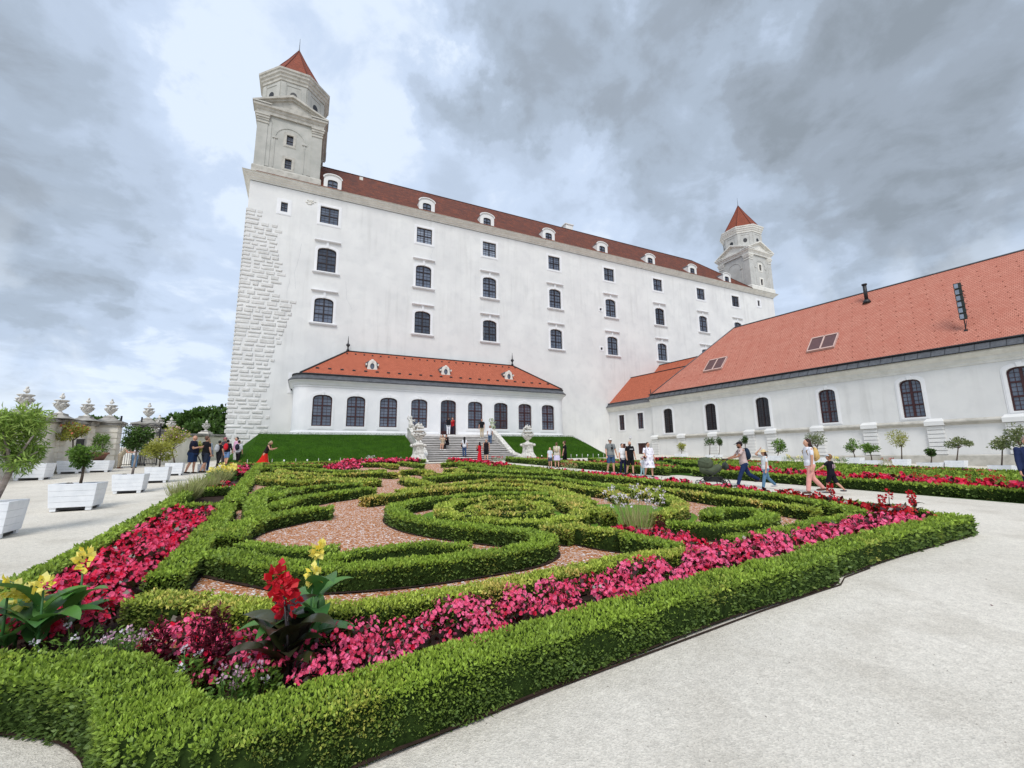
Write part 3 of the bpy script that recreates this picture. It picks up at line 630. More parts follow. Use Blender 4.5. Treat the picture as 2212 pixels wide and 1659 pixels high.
        for sx in (-1,1):
            q=sorted((sx*.76,sx*1.2)); o.hexa([F(q[0],-ap-.06,38.0),F(q[1],-ap-.06,38.0),F(q[1],-ap+.02,38.0),F(q[0],-ap+.02,38.0),F(q[0],-ap-.06,41.3),F(q[1],-ap-.06,41.3),F(q[1],-ap+.02,41.3),F(q[0],-ap+.02,41.3)])
    o.build('octagon_wall',wm,T)
    for i in range(8):
        an=math.pi/4*i; ap=R*math.cos(math.pi/8); h=MB(); rr=.33
        rg=[(rr*math.cos(2*math.pi*k/14),rr*1.25*math.sin(2*math.pi*k/14)) for k in range(14)]
        if not left or True:
            h.extr([(x,-.035,z) for x,z in rg],(0,.05,0)); q=h.build('round_opening',BLACK,T); q.location=(ap*math.sin(an),-ap*math.cos(an),39.95); q.rotation_euler=(0,0,an)
    c_=MB(); rings=[oc(R+e,z) for e,z in ((0,41.45),(.1,41.45),(.12,41.75),(.24,41.82),(.28,42.05),(.42,42.15),(.45,42.42),(.55,42.46),(.58,42.66),(-.3,42.75))]
    c_.loft(rings,sm=False,cap0=False); c_.build('octagon_cornice',tm,T)
    rf=MB(); prof=[(R+.05,42.7),(R*.62,44.9),(R*.3,46.7),(.07,48.45)]; L=[0]
    for (r0,z0),(r1,z1) in zip(prof[:-1],prof[1:]): L.append(L[-1]+math.hypot(r1-r0,z1-z0))
    for i in range(8):
        for k in range(3):
            (r0,z0),(r1,z1)=prof[k],prof[k+1]; A=oc(r0,z0); B_=oc(r1,z1); j=(i+1)%8; w0=r0*.765/2; w1=r1*.765/2
            rf.quad(A[i],A[j],B_[j],B_[i],[(i*3-w0,L[k]),(i*3+w0,L[k]),(i*3+w1,L[k+1]),(i*3-w1,L[k+1])])
    rr=rf.build('tower_roof',ROOF_TOWER,T)
    fn=MB()
    for i in range(8): fn.tube([oc(r,z)[i] for r,z in prof],.06,5)
    fn.build('hip_tiles',ROOF_TOWER,rr)
    sp=MB(); sp.lathe([(.3,47.75),(.13,48.25),(.08,48.6),(.04,48.8),(.015,50.2)],n=8); sp.build('spire_tip',SLATE,rr)
    for z in (31.35,34.1): put_window(tw,T,0,z,-a+.1)
    return T
build_castle()
# ------------------------------------------------------------------ pavilion
def build_pavilion():
    root=empty('garden_pavilion',(P0[0],P0[1],0),ANGC,label='low white pavilion with orange tiled roof in front of the castle wall',cat='pavilion')
    a=14.0; R=1.3; zb=3.2; zt=8.25
    ctr=[-11.6,-8.77,-5.86,-2.94,0,2.87,5.77,8.64,11.53]
    tw=window_tpl(1.6,2.78,.42,.17,nx=2,ny=3,rows=(.33,.66),keystone=True,timber=TIMBER,white=WHITE2,surz=.25)
    td=window_tpl(1.6,3.55,.42,.17,nx=2,ny=4,rows=(.66,),keystone=True,timber=TIMBER,white=WHITE2,door=True,surz=.0)
    b=MB(); ops=[(c_,4.52,1.6,2.78,.42) if c_ else (0,3.8,1.6,3.55,.42) for c_ in ctr]
    wall_face(b,-a+R,a-R,zb,zt,ops)
    P_=[]
    for sx in (-1,1):
        arc=[(sx*(a-R+R*math.sin(t)),R-R*math.cos(t)) for t in np.linspace(0,math.pi/2,9)]+[(sx*a,5.0)]
        for (xa,ya),(xb,yb) in zip(arc[:-1],arc[1:]):
            q=[(xa,ya,zb),(xb,yb,zb),(xb,yb,zt),(xa,ya,zt)]; b.add(q if sx>0 else q[::-1],[(0,1,2,3)],True)
    b.build('wall',WHITE2,root)
    def path():
        L=[(-a,5.0,-1,0)]+[(-(a-R+R*math.sin(t)),R-R*math.cos(t),-math.sin(t),-math.cos(t)) for t in np.linspace(math.pi/2,0,9)]
        return L+[(-x,y,-nx,ny) for x,y,nx,ny in L[::-1]]
    m=MB(); molding(m,path(),[(0,8.0),(.05,8.0),(.06,8.12),(.14,8.2),(.2,8.34),(.3,8.44),(.42,8.5),(.45,8.58),(-.1,8.6)]); m.build('cornice',WHITE2,root)
    m=MB()
    # plinth, interrupted by the door
    pt=path(); seg1=[p for p in pt if p[0]<0]+[(-1.0,0,0,-1)]; seg2=[(1.0,0,0,-1)]+[p for p in pt if p[0]>0]
    for sg in (seg1,seg2): molding(m,sg,[(0,3.2),(.1,3.2),(.1,4.02),(.04,4.08),(0,4.08)])
    m.build('plinth',WHITE2,root)
    for c_ in ctr:
        if c_: put_window(tw,root,c_,4.52)
        else: put_window(td,root,0,3.8,name='door')
    # metal eaves then tiled roof leaning on the castle wall
    m=MB(); molding(m,path(),[(.48,8.56),(.5,8.66),(.1,9.05),(.12,9.12),(.0,9.16),(-.5,9.2)]); m.build('metal_eaves',SLATE,root)
    g=MB(); g.tube([(x+nx*.16,y+ny*.16,9.14) for x,y,nx,ny in path()],.06,6); g.build('gutter',BLACK,root)
    y0=.05; xe=a-.05; yr=4.5; zr=12.5; xr=9.37; ze=9.16; sl=math.hypot(yr-y0,zr-ze)
    r=MB(); r.quad((-xe+.4,y0,ze),(xe-.4,y0,ze),(xr,yr,zr),(-xr,yr,zr),[(-xe,0),(xe,0),(xr,sl),(-xr,sl)])
    r.poly([(xe-.4,y0,ze),(xe-.05,1.3,ze),(xe,5,ze),(xr,5,zr),(xr,yr,zr)],[(0,0),(1,0),(5,0),(5,sl),(4.5,sl)])
    s=MB(); s.poly([(-xe,5,ze),(-xe+.05,1.3,ze),(-xe+.4,y0,ze),(-xr,yr,zr),(-xr,5,zr)]); s.quad((-xr,yr,zr),(xr,yr,zr),(xr,5,zr+.05),(-xr,5,zr+.05))
    s.build('metal_hip',SLATE,root)
    s=MB()
    s.tube([(-xr,yr,zr+.04),(xr,yr,zr+.04)],.07,6); s.tube([(-xr,yr,zr+.04),(-xe+.4,y0,ze+.04)],.08,6); s.tube([(xr,yr,zr+.04),(xe-.4,y0,ze+.04)],.08,6)
    for i in range(6):  # standing seams on the left hip
        t=(i+.5)/6; p=np.array((-xr,yr,zr))*(1-t)+np.array((-xe+.4,y0,ze))*t; q=np.array((-xr,5,zr))*(1-t)+np.array((-xe,5,ze))*t; s.tube([tuple(p+[0,0,.03]),tuple(q+[0,0,.03])],.03,4)
    s.build('ridge_capping',BLACK,root)
    s=r; s.cm=1
    for k,(fr,sz,n) in enumerate(((.2,.14,24),(.88,.07,24))):
        for i in range(n):
            t=(i+.5)/n; xa=-xe+.4+(xe-.4-xr)*fr; xx=xa+(-2*xa)*t; yy=y0+(yr-y0)*fr; zz=ze+(zr-ze)*fr
            s.hexa([(xx-sz,yy-.05,zz-.02),(xx+sz,yy-.05,zz-.02),(xx+sz,yy+.06,zz+.03),(xx-sz,yy+.06,zz+.03),(xx-sz,yy-.06,zz+.1),(xx+sz,yy-.06,zz+.1),(xx+sz,yy,zz+.13),(xx-sz,yy,zz+.13)])
    rf=r.build('roof',[ROOF_PAV,BLACK],root)
    for sx in (-1,1):
        f=MB(); f.lathe([(.13,0),(.16,.1),(.08,.25),(.07,.45),(.19,.6),(.19,.7),(.06,.85),(.05,1.05),(.015,1.6)],n=10); q=f.build('finial',BLACK,root); q.location=(sx*xr,yr,zr+.02)
    for x in (-7.3,.12,7.45):
        y=1.55; z=9.95; d=MB()
        n=18; el=[(.2*math.cos(2*math.pi*i/n),.3*math.sin(2*math.pi*i/n)+.62) for i in range(n)]
        out=[]
        for i in range(n):
            an=2*math.pi*i/n; cx_,sz=math.cos(an),math.sin(an); out.append((.5*math.copysign(abs(cx_)**.7,cx_)*(1 if sz<0 else .82),.62+.62*math.copysign(abs(sz)**.8,sz)))
        ring(d,out,el,-.12,1.2); d.box(-.62,.62,-.2,.8,-.02,.1); d.box(-.62,-.5,-.15,.1,.7,.86); d.box(.5,.62,-.15,.1,.7,.86); d.box(-.1,.1,-.18,0,1.05,1.3)
        q=d.build('dormer',TRIM,root); q.location=(x,y,z-.05)
        g=MB(); g.extr([(p[0],-.02,p[1]) for p in el],(0,.06,0)); g.build('pane',GLASS,q); fr=MB(); ring(fr,el,[(p[0]*.82,.62+(p[1]-.62)*.86) for p in el],-.08,-.0); fr.build('window_frame',BLACK,q)
        k=MB(); k.box(-.66,.66,-.14,.5,-.34,-.02); k.box(-.6,.6,.2,2.2,-.1,1.0); k.hexa([(-.6,.2,1.0),(.6,.2,1.0),(.6,2.4,1.0),(-.6,2.4,1.0),(-.35,.2,1.2),(.35,.2,1.2),(.35,2.4,1.2),(-.35,2.4,1.2)]); k.build('dormer_side',SLATE,q)
build_pavilion()
# ------------------------------------------------------------------ wing on the right
def build_wing():
    root=empty('garden_wing',(WA[0],WA[1],0),ANGW,label='long white wing with steep salmon tiled roof, arched windows and banded pilasters on the right',cat='building')
    XE=62; x0=7.55
    tw=window_tpl(1.24,2.78,.4,.16,nx=2,ny=3,rows=(.33,.66),keystone=True,timber=TIMBER,surz=.12,white=WHITE2,mul=.14)
    td=window_tpl(1.24,2.78,.4,.16,nx=2,ny=4,rows=(.33,.66),keystone=True,timber=TIMBER2,surz=.12,white=WHITE2,mul=.08,glass=pm('dark_window_glass',lin(40,42,48),lin(52,54,60),2,.15,0,1,.6))
    xs=[9.78+5.37*i for i in range(10)]
    b=MB(); wall_face(b,x0,XE,-2,7.95,[(x,4.1,1.24,2.78,.4) for x in xs]); b.quad((XE,0,-2),(XE,14,-2),(XE,14,7.95),(XE,0,7.95)); b.quad((x0,0,-2),(x0,0,7.95),(x0,.31,7.95),(x0,.31,-2)); 
    b.build('wall',WHITE,root)
    for i,x in enumerate(xs): put_window(td if i<3 else tw,root,x,4.1)
    m=MB(); molding(m,[(x0,0,0,-1),(XE,0,0,-1)],[(0,7.35),(.05,7.35),(.06,7.5),(.12,7.62),(.16,7.8),(.3,7.95),(.42,8.1),(.42,8.2),(-.1,8.22)]); m.build('cornice',TRIM,root)
    m=MB(); molding(m,[(x0,0,0,-1),(XE,0,0,-1)],[(0,3.42),(.1,3.45),(.14,3.55),(.24,3.6),(.24,3.68),(0,3.82)]); 
    molding(m,[(x0,0,0,-1),(XE,0,0,-1)],[(0,-2),(.16,-2),(.16,1.35),(.06,1.42),(0,1.42)])
    m.build('string_course',TOWERT,root)
    px_=[7.75,11.45]+[15.25+ (i*4.35) for i in range(11)]
    px_=[7.75,11.45,15.25,19.1,21.1+.0,28.5-3.6,28.5,32.25,36.0,39.7,43.5,47.2,51,55]
    for x in px_:
        p=MB(); 
        for k in range(7): p.box(x-.44,x+.44,-.15,0,1.44+k*.285,1.44+k*.285+.235)
        p.box(x-.4,x+.4,-.06,0,1.43,3.42); p.box(x-.52,x+.52,-.27,0,3.43,3.72); p.hexa([(x-.52,-.27,3.72),(x+.52,-.27,3.72),(x+.52,0,3.72),(x-.52,0,3.72),(x-.4,-.05,3.92),(x+.4,-.05,3.92),(x+.4,0,3.92),(x-.4,0,3.92)])
        p.build('pilaster',WHITE,root)
    e=-.45; k=7.0; zr=16.3; ze=8.45; sl=math.hypot(k-e,zr-ze)
    m=MB()
    m.quad((x0-.4,-.52,8.22),(XE,-.52,8.22),(XE,-.12,8.72),(x0-.0,-.12,8.72)); sm=m; sm.cm=1; x=x0
    while x<XE: sm.hexa([(x,-.535,8.22),(x+.03,-.535,8.22),(x+.03,-.52,8.2),(x,-.52,8.2),(x,-.135,8.74),(x+.03,-.135,8.74),(x+.03,-.12,8.72),(x,-.12,8.72)]); x+=.72
    sm.build('metal_eaves',[SLATE,BLACK],root)
    g=MB(); g.tube([(x0-.2,-.16,8.78),(XE,-.16,8.78)],.075,6); g.tube([(x0-.4,-.56,8.2),(XE,-.56,8.2)],.035,6); g.build('gutter',BLACK,root)
    y0=-.1; z0=8.45+(y0-e)*(zr-ze)/(k-e); sl=math.hypot(k-y0,zr-z0)
    r=MB(); r.quad((x0+.1,y0,z0),(XE,y0,z0),(XE,k,zr),(14.46,k,zr),[(x0,0),(XE,0),(XE,sl),(14.46,sl)])
    r.quad((XE,14.1,z0),(x0+.1,14.1,z0),(14.46,k,zr),(XE,k,zr),[(XE,0),(x0,0),(14.46,sl),(XE,sl)]); r.poly([(x0+.1,14.1,z0),(x0+.1,y0,z0),(14.46,k,zr)],[(0,0),(14,0),(7,sl)])
    def rp(x,f,o=0): # point on the roof: x, fraction of slope
        n=np.array([0,-(zr-z0),k-y0]); n=n/np.linalg.norm(n)
        return np.array([x,y0+(k-y0)*f,z0+(zr-z0)*f])+n*o
    row=0; f=.06
    while f<.9:
        x=x0+7*f+.6+(row*.37)%1.02
        while x<46:
            c_=rp(x,f,.02); u=np.array([.032,0,0]); v=(rp(x,f+.004)-rp(x,f)); nn=np.array([0,-.7,.7])*.035
            r.hexa([tuple(c_-u-v),tuple(c_+u-v),tuple(c_+u+v),tuple(c_-u+v),tuple(c_-u-v+nn),tuple(c_+u-v+nn),tuple(c_+u+v+nn*.3),tuple(c_-u+v+nn*.3)]); x+=1.02
        f+=.074; row+=1
    ro=r.build('roof',ROOF_WING,root)
    q=MB(); q.tube([(14.46,k,zr+.03),(XE,k,zr+.03)],.07,6); q.tube([(14.46,k,zr),(x0+.1,y0,z0)],.07,6); q.build('ridge_capping',SLATE,ro)
    for xc in (14.8,25.25):
        s=MB(); fr=MB()
        for dx in (-.53,.53):
            A=[rp(xc+dx-.47,.245,.16),rp(xc+dx+.47,.245,.16),rp(xc+dx+.47,.415,.16),rp(xc+dx-.47,.415,.16)]; s.poly([tuple(p) for p in A])
        for (xa,xb,fa,fb) in ((-1.08,-1.0,.235,.425),(1.0,1.08,.235,.425),(-.06,.06,.235,.425),(-1.08,1.08,.232,.245),(-1.08,1.08,.415,.428)):
            lo=[rp(xc+xa,fa,0),rp(xc+xb,fa,0),rp(xc+xb,fb,0),rp(xc+xa,fb,0)]; hi=[rp(xc+xa,fa,.2),rp(xc+xb,fa,.2),rp(xc+xb,fb,.2),rp(xc+xa,fb,.2)]; fr.hexa([tuple(p) for p in lo+hi])
        kk=fr.build('skylight',pm('skylight_frame',lin(206,176,166)),root); s.build('pane',pm('skylight_blind',lin(92,56,52),lin(84,50,46),2,.35,0,1,.6),kk)
    p=MB(); c_=rp(27.7,.83); p.tube([tuple(c_+[0,0,-.1]),tuple(c_+[0,0,.25])],[.36,.2],10); p.tube([tuple(c_+[0,0,.2]),tuple(c_+[0,0,1.75])],.15,10); p.tube([tuple(c_+[0,0,1.62]),tuple(c_+[0,0,1.74])],.21,10); p.build('vent_pipe',BLACK,root)
    # connecting part beside the castle
    s=MB(); za=7.95; wall_face(s,.05,x0,-2,7.6,[(2.28,4.85,.95,1.95,0),(5.41,4.85,.95,1.95,0),(5.4,-1.0,1.3,4.08,0),(2.28,-1,.95,4.1,0)],.3); s.build('wall',WHITE,root,label='plain wall of the low link beside the castle')
    ta=window_tpl(.95,1.95,0,.12,nx=2,ny=3,rows=(.5,),timber=TIMBER,bar=.06,mul=.08)
    for x in (2.28,5.41): put_window(ta,root,x,4.85,.3)
    for x,w_,h in ((5.4,1.3,4.08),(2.28,.95,4.1)):
        d=MB(); d.box(x-w_/2,x+w_/2,.42,.5,-1,-1+h); d.box(x-.02,x+.02,.4,.42,-1,-1+h)
        for sx in (-1,1):
            for k2 in range(3): d.box(x+sx*w_/4-w_*.17,x+sx*w_/4+w_*.17,.4,.42,.1+k2*1.0,.1+k2*1.0+.8)
        fr=MB(); ring(fr,[(x-w_/2-.14,-1),(x+w_/2+.14,-1),(x+w_/2+.14,-1+h+.14),(x-w_/2-.14,-1+h+.14)],[(x-w_/2,-1),(x+w_/2,-1),(x+w_/2,-1+h),(x-w_/2,-1+h)],.25,.42)
        q=d.build('door',TIMBER,root); fr.build('door_surround',WHITE2,q)
    m=MB(); molding(m,[(-.1,.3,0,-1),(x0,.3,0,-1)],[(0,7.35),(.1,7.4),(.2,7.6),(.42,7.85),(.42,7.95),(0,7.97)]); m.build('cornice',TRIM,root,label='cornice of the low link')
    m=MB(); m.quad((-.3,-.2,7.97),(x0,-.2,7.97),(x0,.25,8.45),(-.3,.25,8.45)); m.tube([(-.3,.2,8.5),(x0,.2,8.5)],.06,6); m.build('metal_eaves',SLATE,root)
    r=MB(); ya=.25; yk=4.4; zk=12.35; sl=math.hypot(yk-ya,zk-8.42)
    r.quad((-.4,ya,8.42),(x0,ya,8.42),(11.9,yk,zk),(-.4,yk,zk),[(-.4,0),(x0,0),(11.9,sl),(-.4,sl)]); r.quad((-.4,yk,zk),(12,yk,zk),(12,6.2,11.4),(-.4,6.2,11.4),[(0,0),(12,0),(12,2),(0,2)]); 
    r.quad((.2,6.2,10.8),(12.6,6.2,10.8),(14.3,9.9,14.6),(.2,9.9,14.6),[(0,0),(12,0),(13,5),(0,5)])
    l=r.build('roof',ROOF_PAV,root,label='lower roof joining the castle')
    q=MB(); q.tube([(-.35,ya,8.45),(-.35,yk,zk+.05)],.09,6); q.tube([(-.35,yk,zk+.05),(11.6,yk,zk+.05)],.06,6); q.tube([(.2,6.2,11.4),(.2,9.9,14.65)],.07,6); q.tube([(.2,9.9,14.65),(13.6,9.9,14.65)],.06,6); q.tube([(7.0,.6,8.7),(7.0,.6,9.55)],.05,6); q.build('ridge_capping',BLACK,l)
    c_=MB(); c_.ell((3.7,.12,3.75),(.12,.12,.12),10,8); c_.box(3.62,3.78,.12,.3,3.72,3.9); c_.build('security_camera',pm('camera_plastic',lin(200,200,204)),root)
    # floodlight mast on the roof
    M_=empty('floodlight_mast',(0,0,0),ANGW,label='black mast of stacked floodlights standing on the salmon roof',cat='floodlights')
    base=rp(34.45,.15); top=base+np.array([0,0,5.0]); Rm=Matrix.Rotation(ANGW,4,'Z'); wp=Matrix.Translation((WA[0],WA[1],0))@Rm@Vector(base); M_.location=wp; M_.scale=(.62,.62,.86)
    pl=MB(); pl.tube([(0,0,-.3),(0,.0,4.0)],.05,8); pl.tube([(0,0,.1),(0,.9,.9)],.03,6); pl.tube([(0,0,3.4),(0,2.3,3.3)],.03,6); pl.box(-.15,.15,-.15,.15,-.1,.05); pl.build('pole',BLACK,M_)
    for i in range(6):
        z=.9+i*.52; f=MB(); f.box(-.24,.3,-.3,.05,z,z+.44); f.box(-.28,.34,-.36,-.3,z-.02,z+.46); f.tube([(.34,-.1,z+.22),(.42,.1,z+.22)],.03,6); q=f.build('floodlight',pm('floodlight_green',lin(52,58,56)) if i==0 else bpy.data.materials['floodlight_green'],M_)
        gl=MB(); gl.quad((-.22,-.363,z+.04),(.1,-.363,z+.04),(.1,-.363,z+.4),(-.22,-.363,z+.4)); gl.build('lamp_glass',GLASSP,q)
build_wing()
# ------------------------------------------------------------------ garden: leaves, hedges, beds
def noise3(p,s=1.):
    x,y,z=p[:,0]*s,p[:,1]*s,p[:,2]*s
    return (np.sin(x*1.7+y*2.3+1.1)+np.sin(y*3.1-x*1.3+z*2.2+.3)+np.sin(x*4.7+z*3.9-y*2.9+2.)*.6+np.sin(x*7.9-y*8.3+z*6.1)*.45)/3.05
def leaf_quads(P,N,size,asp=.5,spread=.7,up=.25,rng=RNG):
    n=len(P); R=rng.normal(size=(n,3)); d=N+R*spread; d[:,2]+=up; d/=np.linalg.norm(d,axis=1,keepdims=True)
    R2=rng.normal(size=(n,3)); s_=np.cross(d,R2); s_/=np.linalg.norm(s_,axis=1,keepdims=True)+1e-9
    size=np.broadcast_to(np.asarray(size,float),(n,)); size=(size*(.7+.6*rng.rand(n)))[:,None]
    nn=np.cross(s_,d); bend=nn*size*.12
    A=P; B=P+d*size*.5+s_*size*asp*.5+bend; C_=P+d*size; D=P+d*size*.5-s_*size*asp*.5+bend
    V=np.stack([A,B,C_,D],1).reshape(-1,3); Q=np.arange(4*n).reshape(n,4); return V,Q
def leaves_mesh(name,parts,mats):
    """parts: list of (V,Q,material index,tone array)"""
    Vs=[];Qs=[];mi=[];tn=[];o=0
    for V,Q,m,t in parts:
        if len(Q)==0: continue
        Vs.append(V); Qs.append(Q+o); o+=len(V); mi.append(np.full(len(Q),m)); tn.append(np.broadcast_to(t,(len(Q),)))
    return np_mesh(name,np.concatenate(Vs),np.concatenate(Qs),mats,np.concatenate(mi),np.concatenate(tn))
def catmull(pts,closed=False,step=.1):
    P=np.array(pts,float); n=len(P); out=[]
    if n==2 and not closed:
        k=max(2,int(np.linalg.norm(P[1]-P[0])/step)); return np.array([P[0]+(P[1]-P[0])*i/k for i in range(k+1)])
    segs=n if closed else n-1
    for i in range(segs):
        p0=P[(i-1)%n] if closed or i>0 else 2*P[0]-P[1]; p1=P[i]; p2=P[(i+1)%n]; p3=P[(i+2)%n] if closed or i<n-2 else 2*P[-1]-P[-2]
        k=max(1,int(np.linalg.norm(p2-p1)/step))
        for j in range(k):
            t=j/k; out.append(.5*((2*p1)+(-p0+p2)*t+(2*p0-5*p1+4*p2-p3)*t*t+(-p0+3*p1-3*p2+p3)*t**3))
    if not closed: out.append(P[-1])
    return np.array(out)
HEDGEN=[0]
def hedge(pts,w=.34,h=.26,label='',mat=None,tonebias=0.,closed=False,group='clipped box hedges of the flower parterre',rag=1.,smooth=True,world=False,dens=1.,name='box_hedge',skirt=.04):
    """clipped hedge along pts given in parterre (u,v) coordinates"""
    mat=mat or BOX; rng=np.random.RandomState(100+HEDGEN[0]); HEDGEN[0]+=1
    P=np.array(pts,float) if world else np.array([uv(*p) for p in pts])
    if h==.26 and not world: P=P*((1.68-h)/1.38)      # the traced line is the hedge's top
    if smooth: P=catmull(P,closed,.09)
    else:
        q=[]
        for a,b in zip(P[:-1],P[1:]):
            k=max(1,int(np.linalg.norm(b-a)/.09)); q+=[a+(b-a)*i/k for i in range(k)]
        P=np.array(q+[P[-1]])
    if closed: P=np.vstack([P,P[:1]])
    d=np.gradient(P,axis=0); d/=np.linalg.norm(d,axis=1,keepdims=True)+1e-9; nr=np.stack([-d[:,1],d[:,0]],1)
    # body
    hb=h-.03; wb=w/2-.025
    prof=[(-wb,-.02),(-wb-.01,hb*.5),(-wb,hb*.88),(-wb*.82,hb),(0,hb+.005),(wb*.82,hb),(wb,hb*.88),(wb+.01,hb*.5),(wb,-.02)]
    V=[]
    for p,n_ in zip(P,nr):
        for a,z in prof: V.append((p[0]+n_[0]*a,p[1]+n_[1]*a,gz(p[0],p[1])+z))
    V=np.array(V); nz=noise3(V,3.1)*.02*rag; k=len(prof)
    V[:,2]+=nz*(V[:,2]>0); V[:,0]+=noise3(V+5,4.)*.018*rag; V[:,1]+=noise3(V+9,4.)*.018*rag
    m=len(P); Q=[(i*k+j,i*k+j+1,(i+1)*k+j+1,(i+1)*k+j) for i in range(m-1) for j in range(k-1)]
    sk=w/2+skirt; S=[]  # dark soil strip along the hedge foot, painting in contact shade
    for p,n_ in zip(P,nr):
        for a in (-sk,sk): S.append((p[0]+n_[0]*a,p[1]+n_[1]*a,gz(p[0],p[1])+.016))
    SQ=np.array([(2*i,2*i+1,2*i+3,2*i+2) for i in range(m-1)])
    if not closed: Q+= [(0,1,7,8),(1,2,6,7),(2,3,5,6)]+[tuple((m-1)*k+x for x in t) for t in ((8,7,1,0),(7,6,2,1),(6,5,3,2))]
    # leaves
    seg=np.linalg.norm(np.diff(P,axis=0),axis=1); mid=(P[1:]+P[:-1])/2; dist=np.hypot(mid[:,0],mid[:,1]); dist=np.maximum(dist,1.5)
    size=np.clip(.0062*dist+.006,.022,.13)
    per=w+2*h
    rho=dens*2.6/(size**2*.5*.62)         # leaves per square metre
    cnt=rng.poisson(seg*per*rho*.62)
    idx=np.repeat(np.arange(m-1),cnt); t=rng.rand(len(idx)); sz=size[idx]
    c_=P[idx]*(1-t[:,None])+P[idx+1]*t[:,None]; n_=nr[idx]
    q=rng.rand(len(idx))*per
    side=np.where(q<h,-1,np.where(q<h+w,0,1)); zz=np.where(side==-1,q,np.where(side==1,per-q,h)); aa=np.where(side==0,q-h-w/2,side*w/2.)
    # keep every top leaf; thin the sides that face away
    away=(side!=0)&(((n_*side[:,None])*(-c_)).sum(1)<0); keep=~(away&(rng.rand(len(idx))<.55))
    idx,c_,n_,side,zz,aa,sz=[x[keep] for x in (idx,c_,n_,side,zz,aa,sz)]
    edge=np.clip((np.abs(aa)-w/2+.06)/.06,0,1)
    wob=noise3(np.c_[c_,zz],3.1)*.022*rag+noise3(np.c_[c_,zz],9.)*.012*rag
    off=wob-rng.rand(len(idx))*.02*np.minimum(sz/.03,2)
    X=c_[:,0]+n_[:,0]*(aa+side*off); Y=c_[:,1]+n_[:,1]*(aa+side*off); Z=gz(c_[:,0],c_[:,1])+zz+np.where(side==0,off-edge*.015,0)
    N_=np.zeros((len(idx),3)); N_[:,0]=n_[:,0]*side; N_[:,1]=n_[:,1]*side; N_[:,2]=(side==0)*1.0+.25*(side!=0)
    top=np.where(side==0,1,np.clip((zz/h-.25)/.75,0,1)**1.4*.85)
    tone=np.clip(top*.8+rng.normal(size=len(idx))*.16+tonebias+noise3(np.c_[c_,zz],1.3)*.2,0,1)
    P3=np.c_[X,Y,Z]; Vl,Ql=leaf_quads(P3-N_*sz[:,None]*.45,N_,sz,.52,.55,.22,rng)
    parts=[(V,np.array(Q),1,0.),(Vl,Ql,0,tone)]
    if skirt: parts.append((np.array(S),SQ,2,0.))
    if not closed:      # leafy ends
        for e,sg in ((0,-1),(-1,1)):
            s0=float(size[e]); ne=int(w*h*dens*2.6/(s0**2*.31)); a=(rng.rand(ne)-.5)*w; z=rng.rand(ne)*h; bul=.03+.02*rng.rand(ne)
            p=P[e]; dd=d[e]*sg; X=p[0]+nr[e][0]*a+dd[0]*bul; Y=p[1]+nr[e][1]*a+dd[1]*bul; N_=np.zeros((ne,3)); N_[:,0]=dd[0]; N_[:,1]=dd[1]; N_[:,2]=.2
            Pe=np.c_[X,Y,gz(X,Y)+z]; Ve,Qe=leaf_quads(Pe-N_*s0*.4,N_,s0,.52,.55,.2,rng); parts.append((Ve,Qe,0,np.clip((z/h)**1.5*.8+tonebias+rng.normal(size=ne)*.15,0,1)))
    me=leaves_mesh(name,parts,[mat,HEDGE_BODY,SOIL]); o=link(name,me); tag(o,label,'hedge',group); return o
def path_area(pts,w,rng,n,closed=False):
    P=catmull(np.array([uv(*p) for p in pts]),closed,.15); d=np.gradient(P,axis=0); d/=np.linalg.norm(d,axis=1,keepdims=True)+1e-9; nr=np.stack([-d[:,1],d[:,0]],1)
    seg=np.linalg.norm(np.diff(P,axis=0),axis=1); return P,nr,seg
def disc_quads(P,N,size,asp=.85,rng=RNG,n=1):
    return leaf_quads(P,N,size,asp,.55,.3,rng)
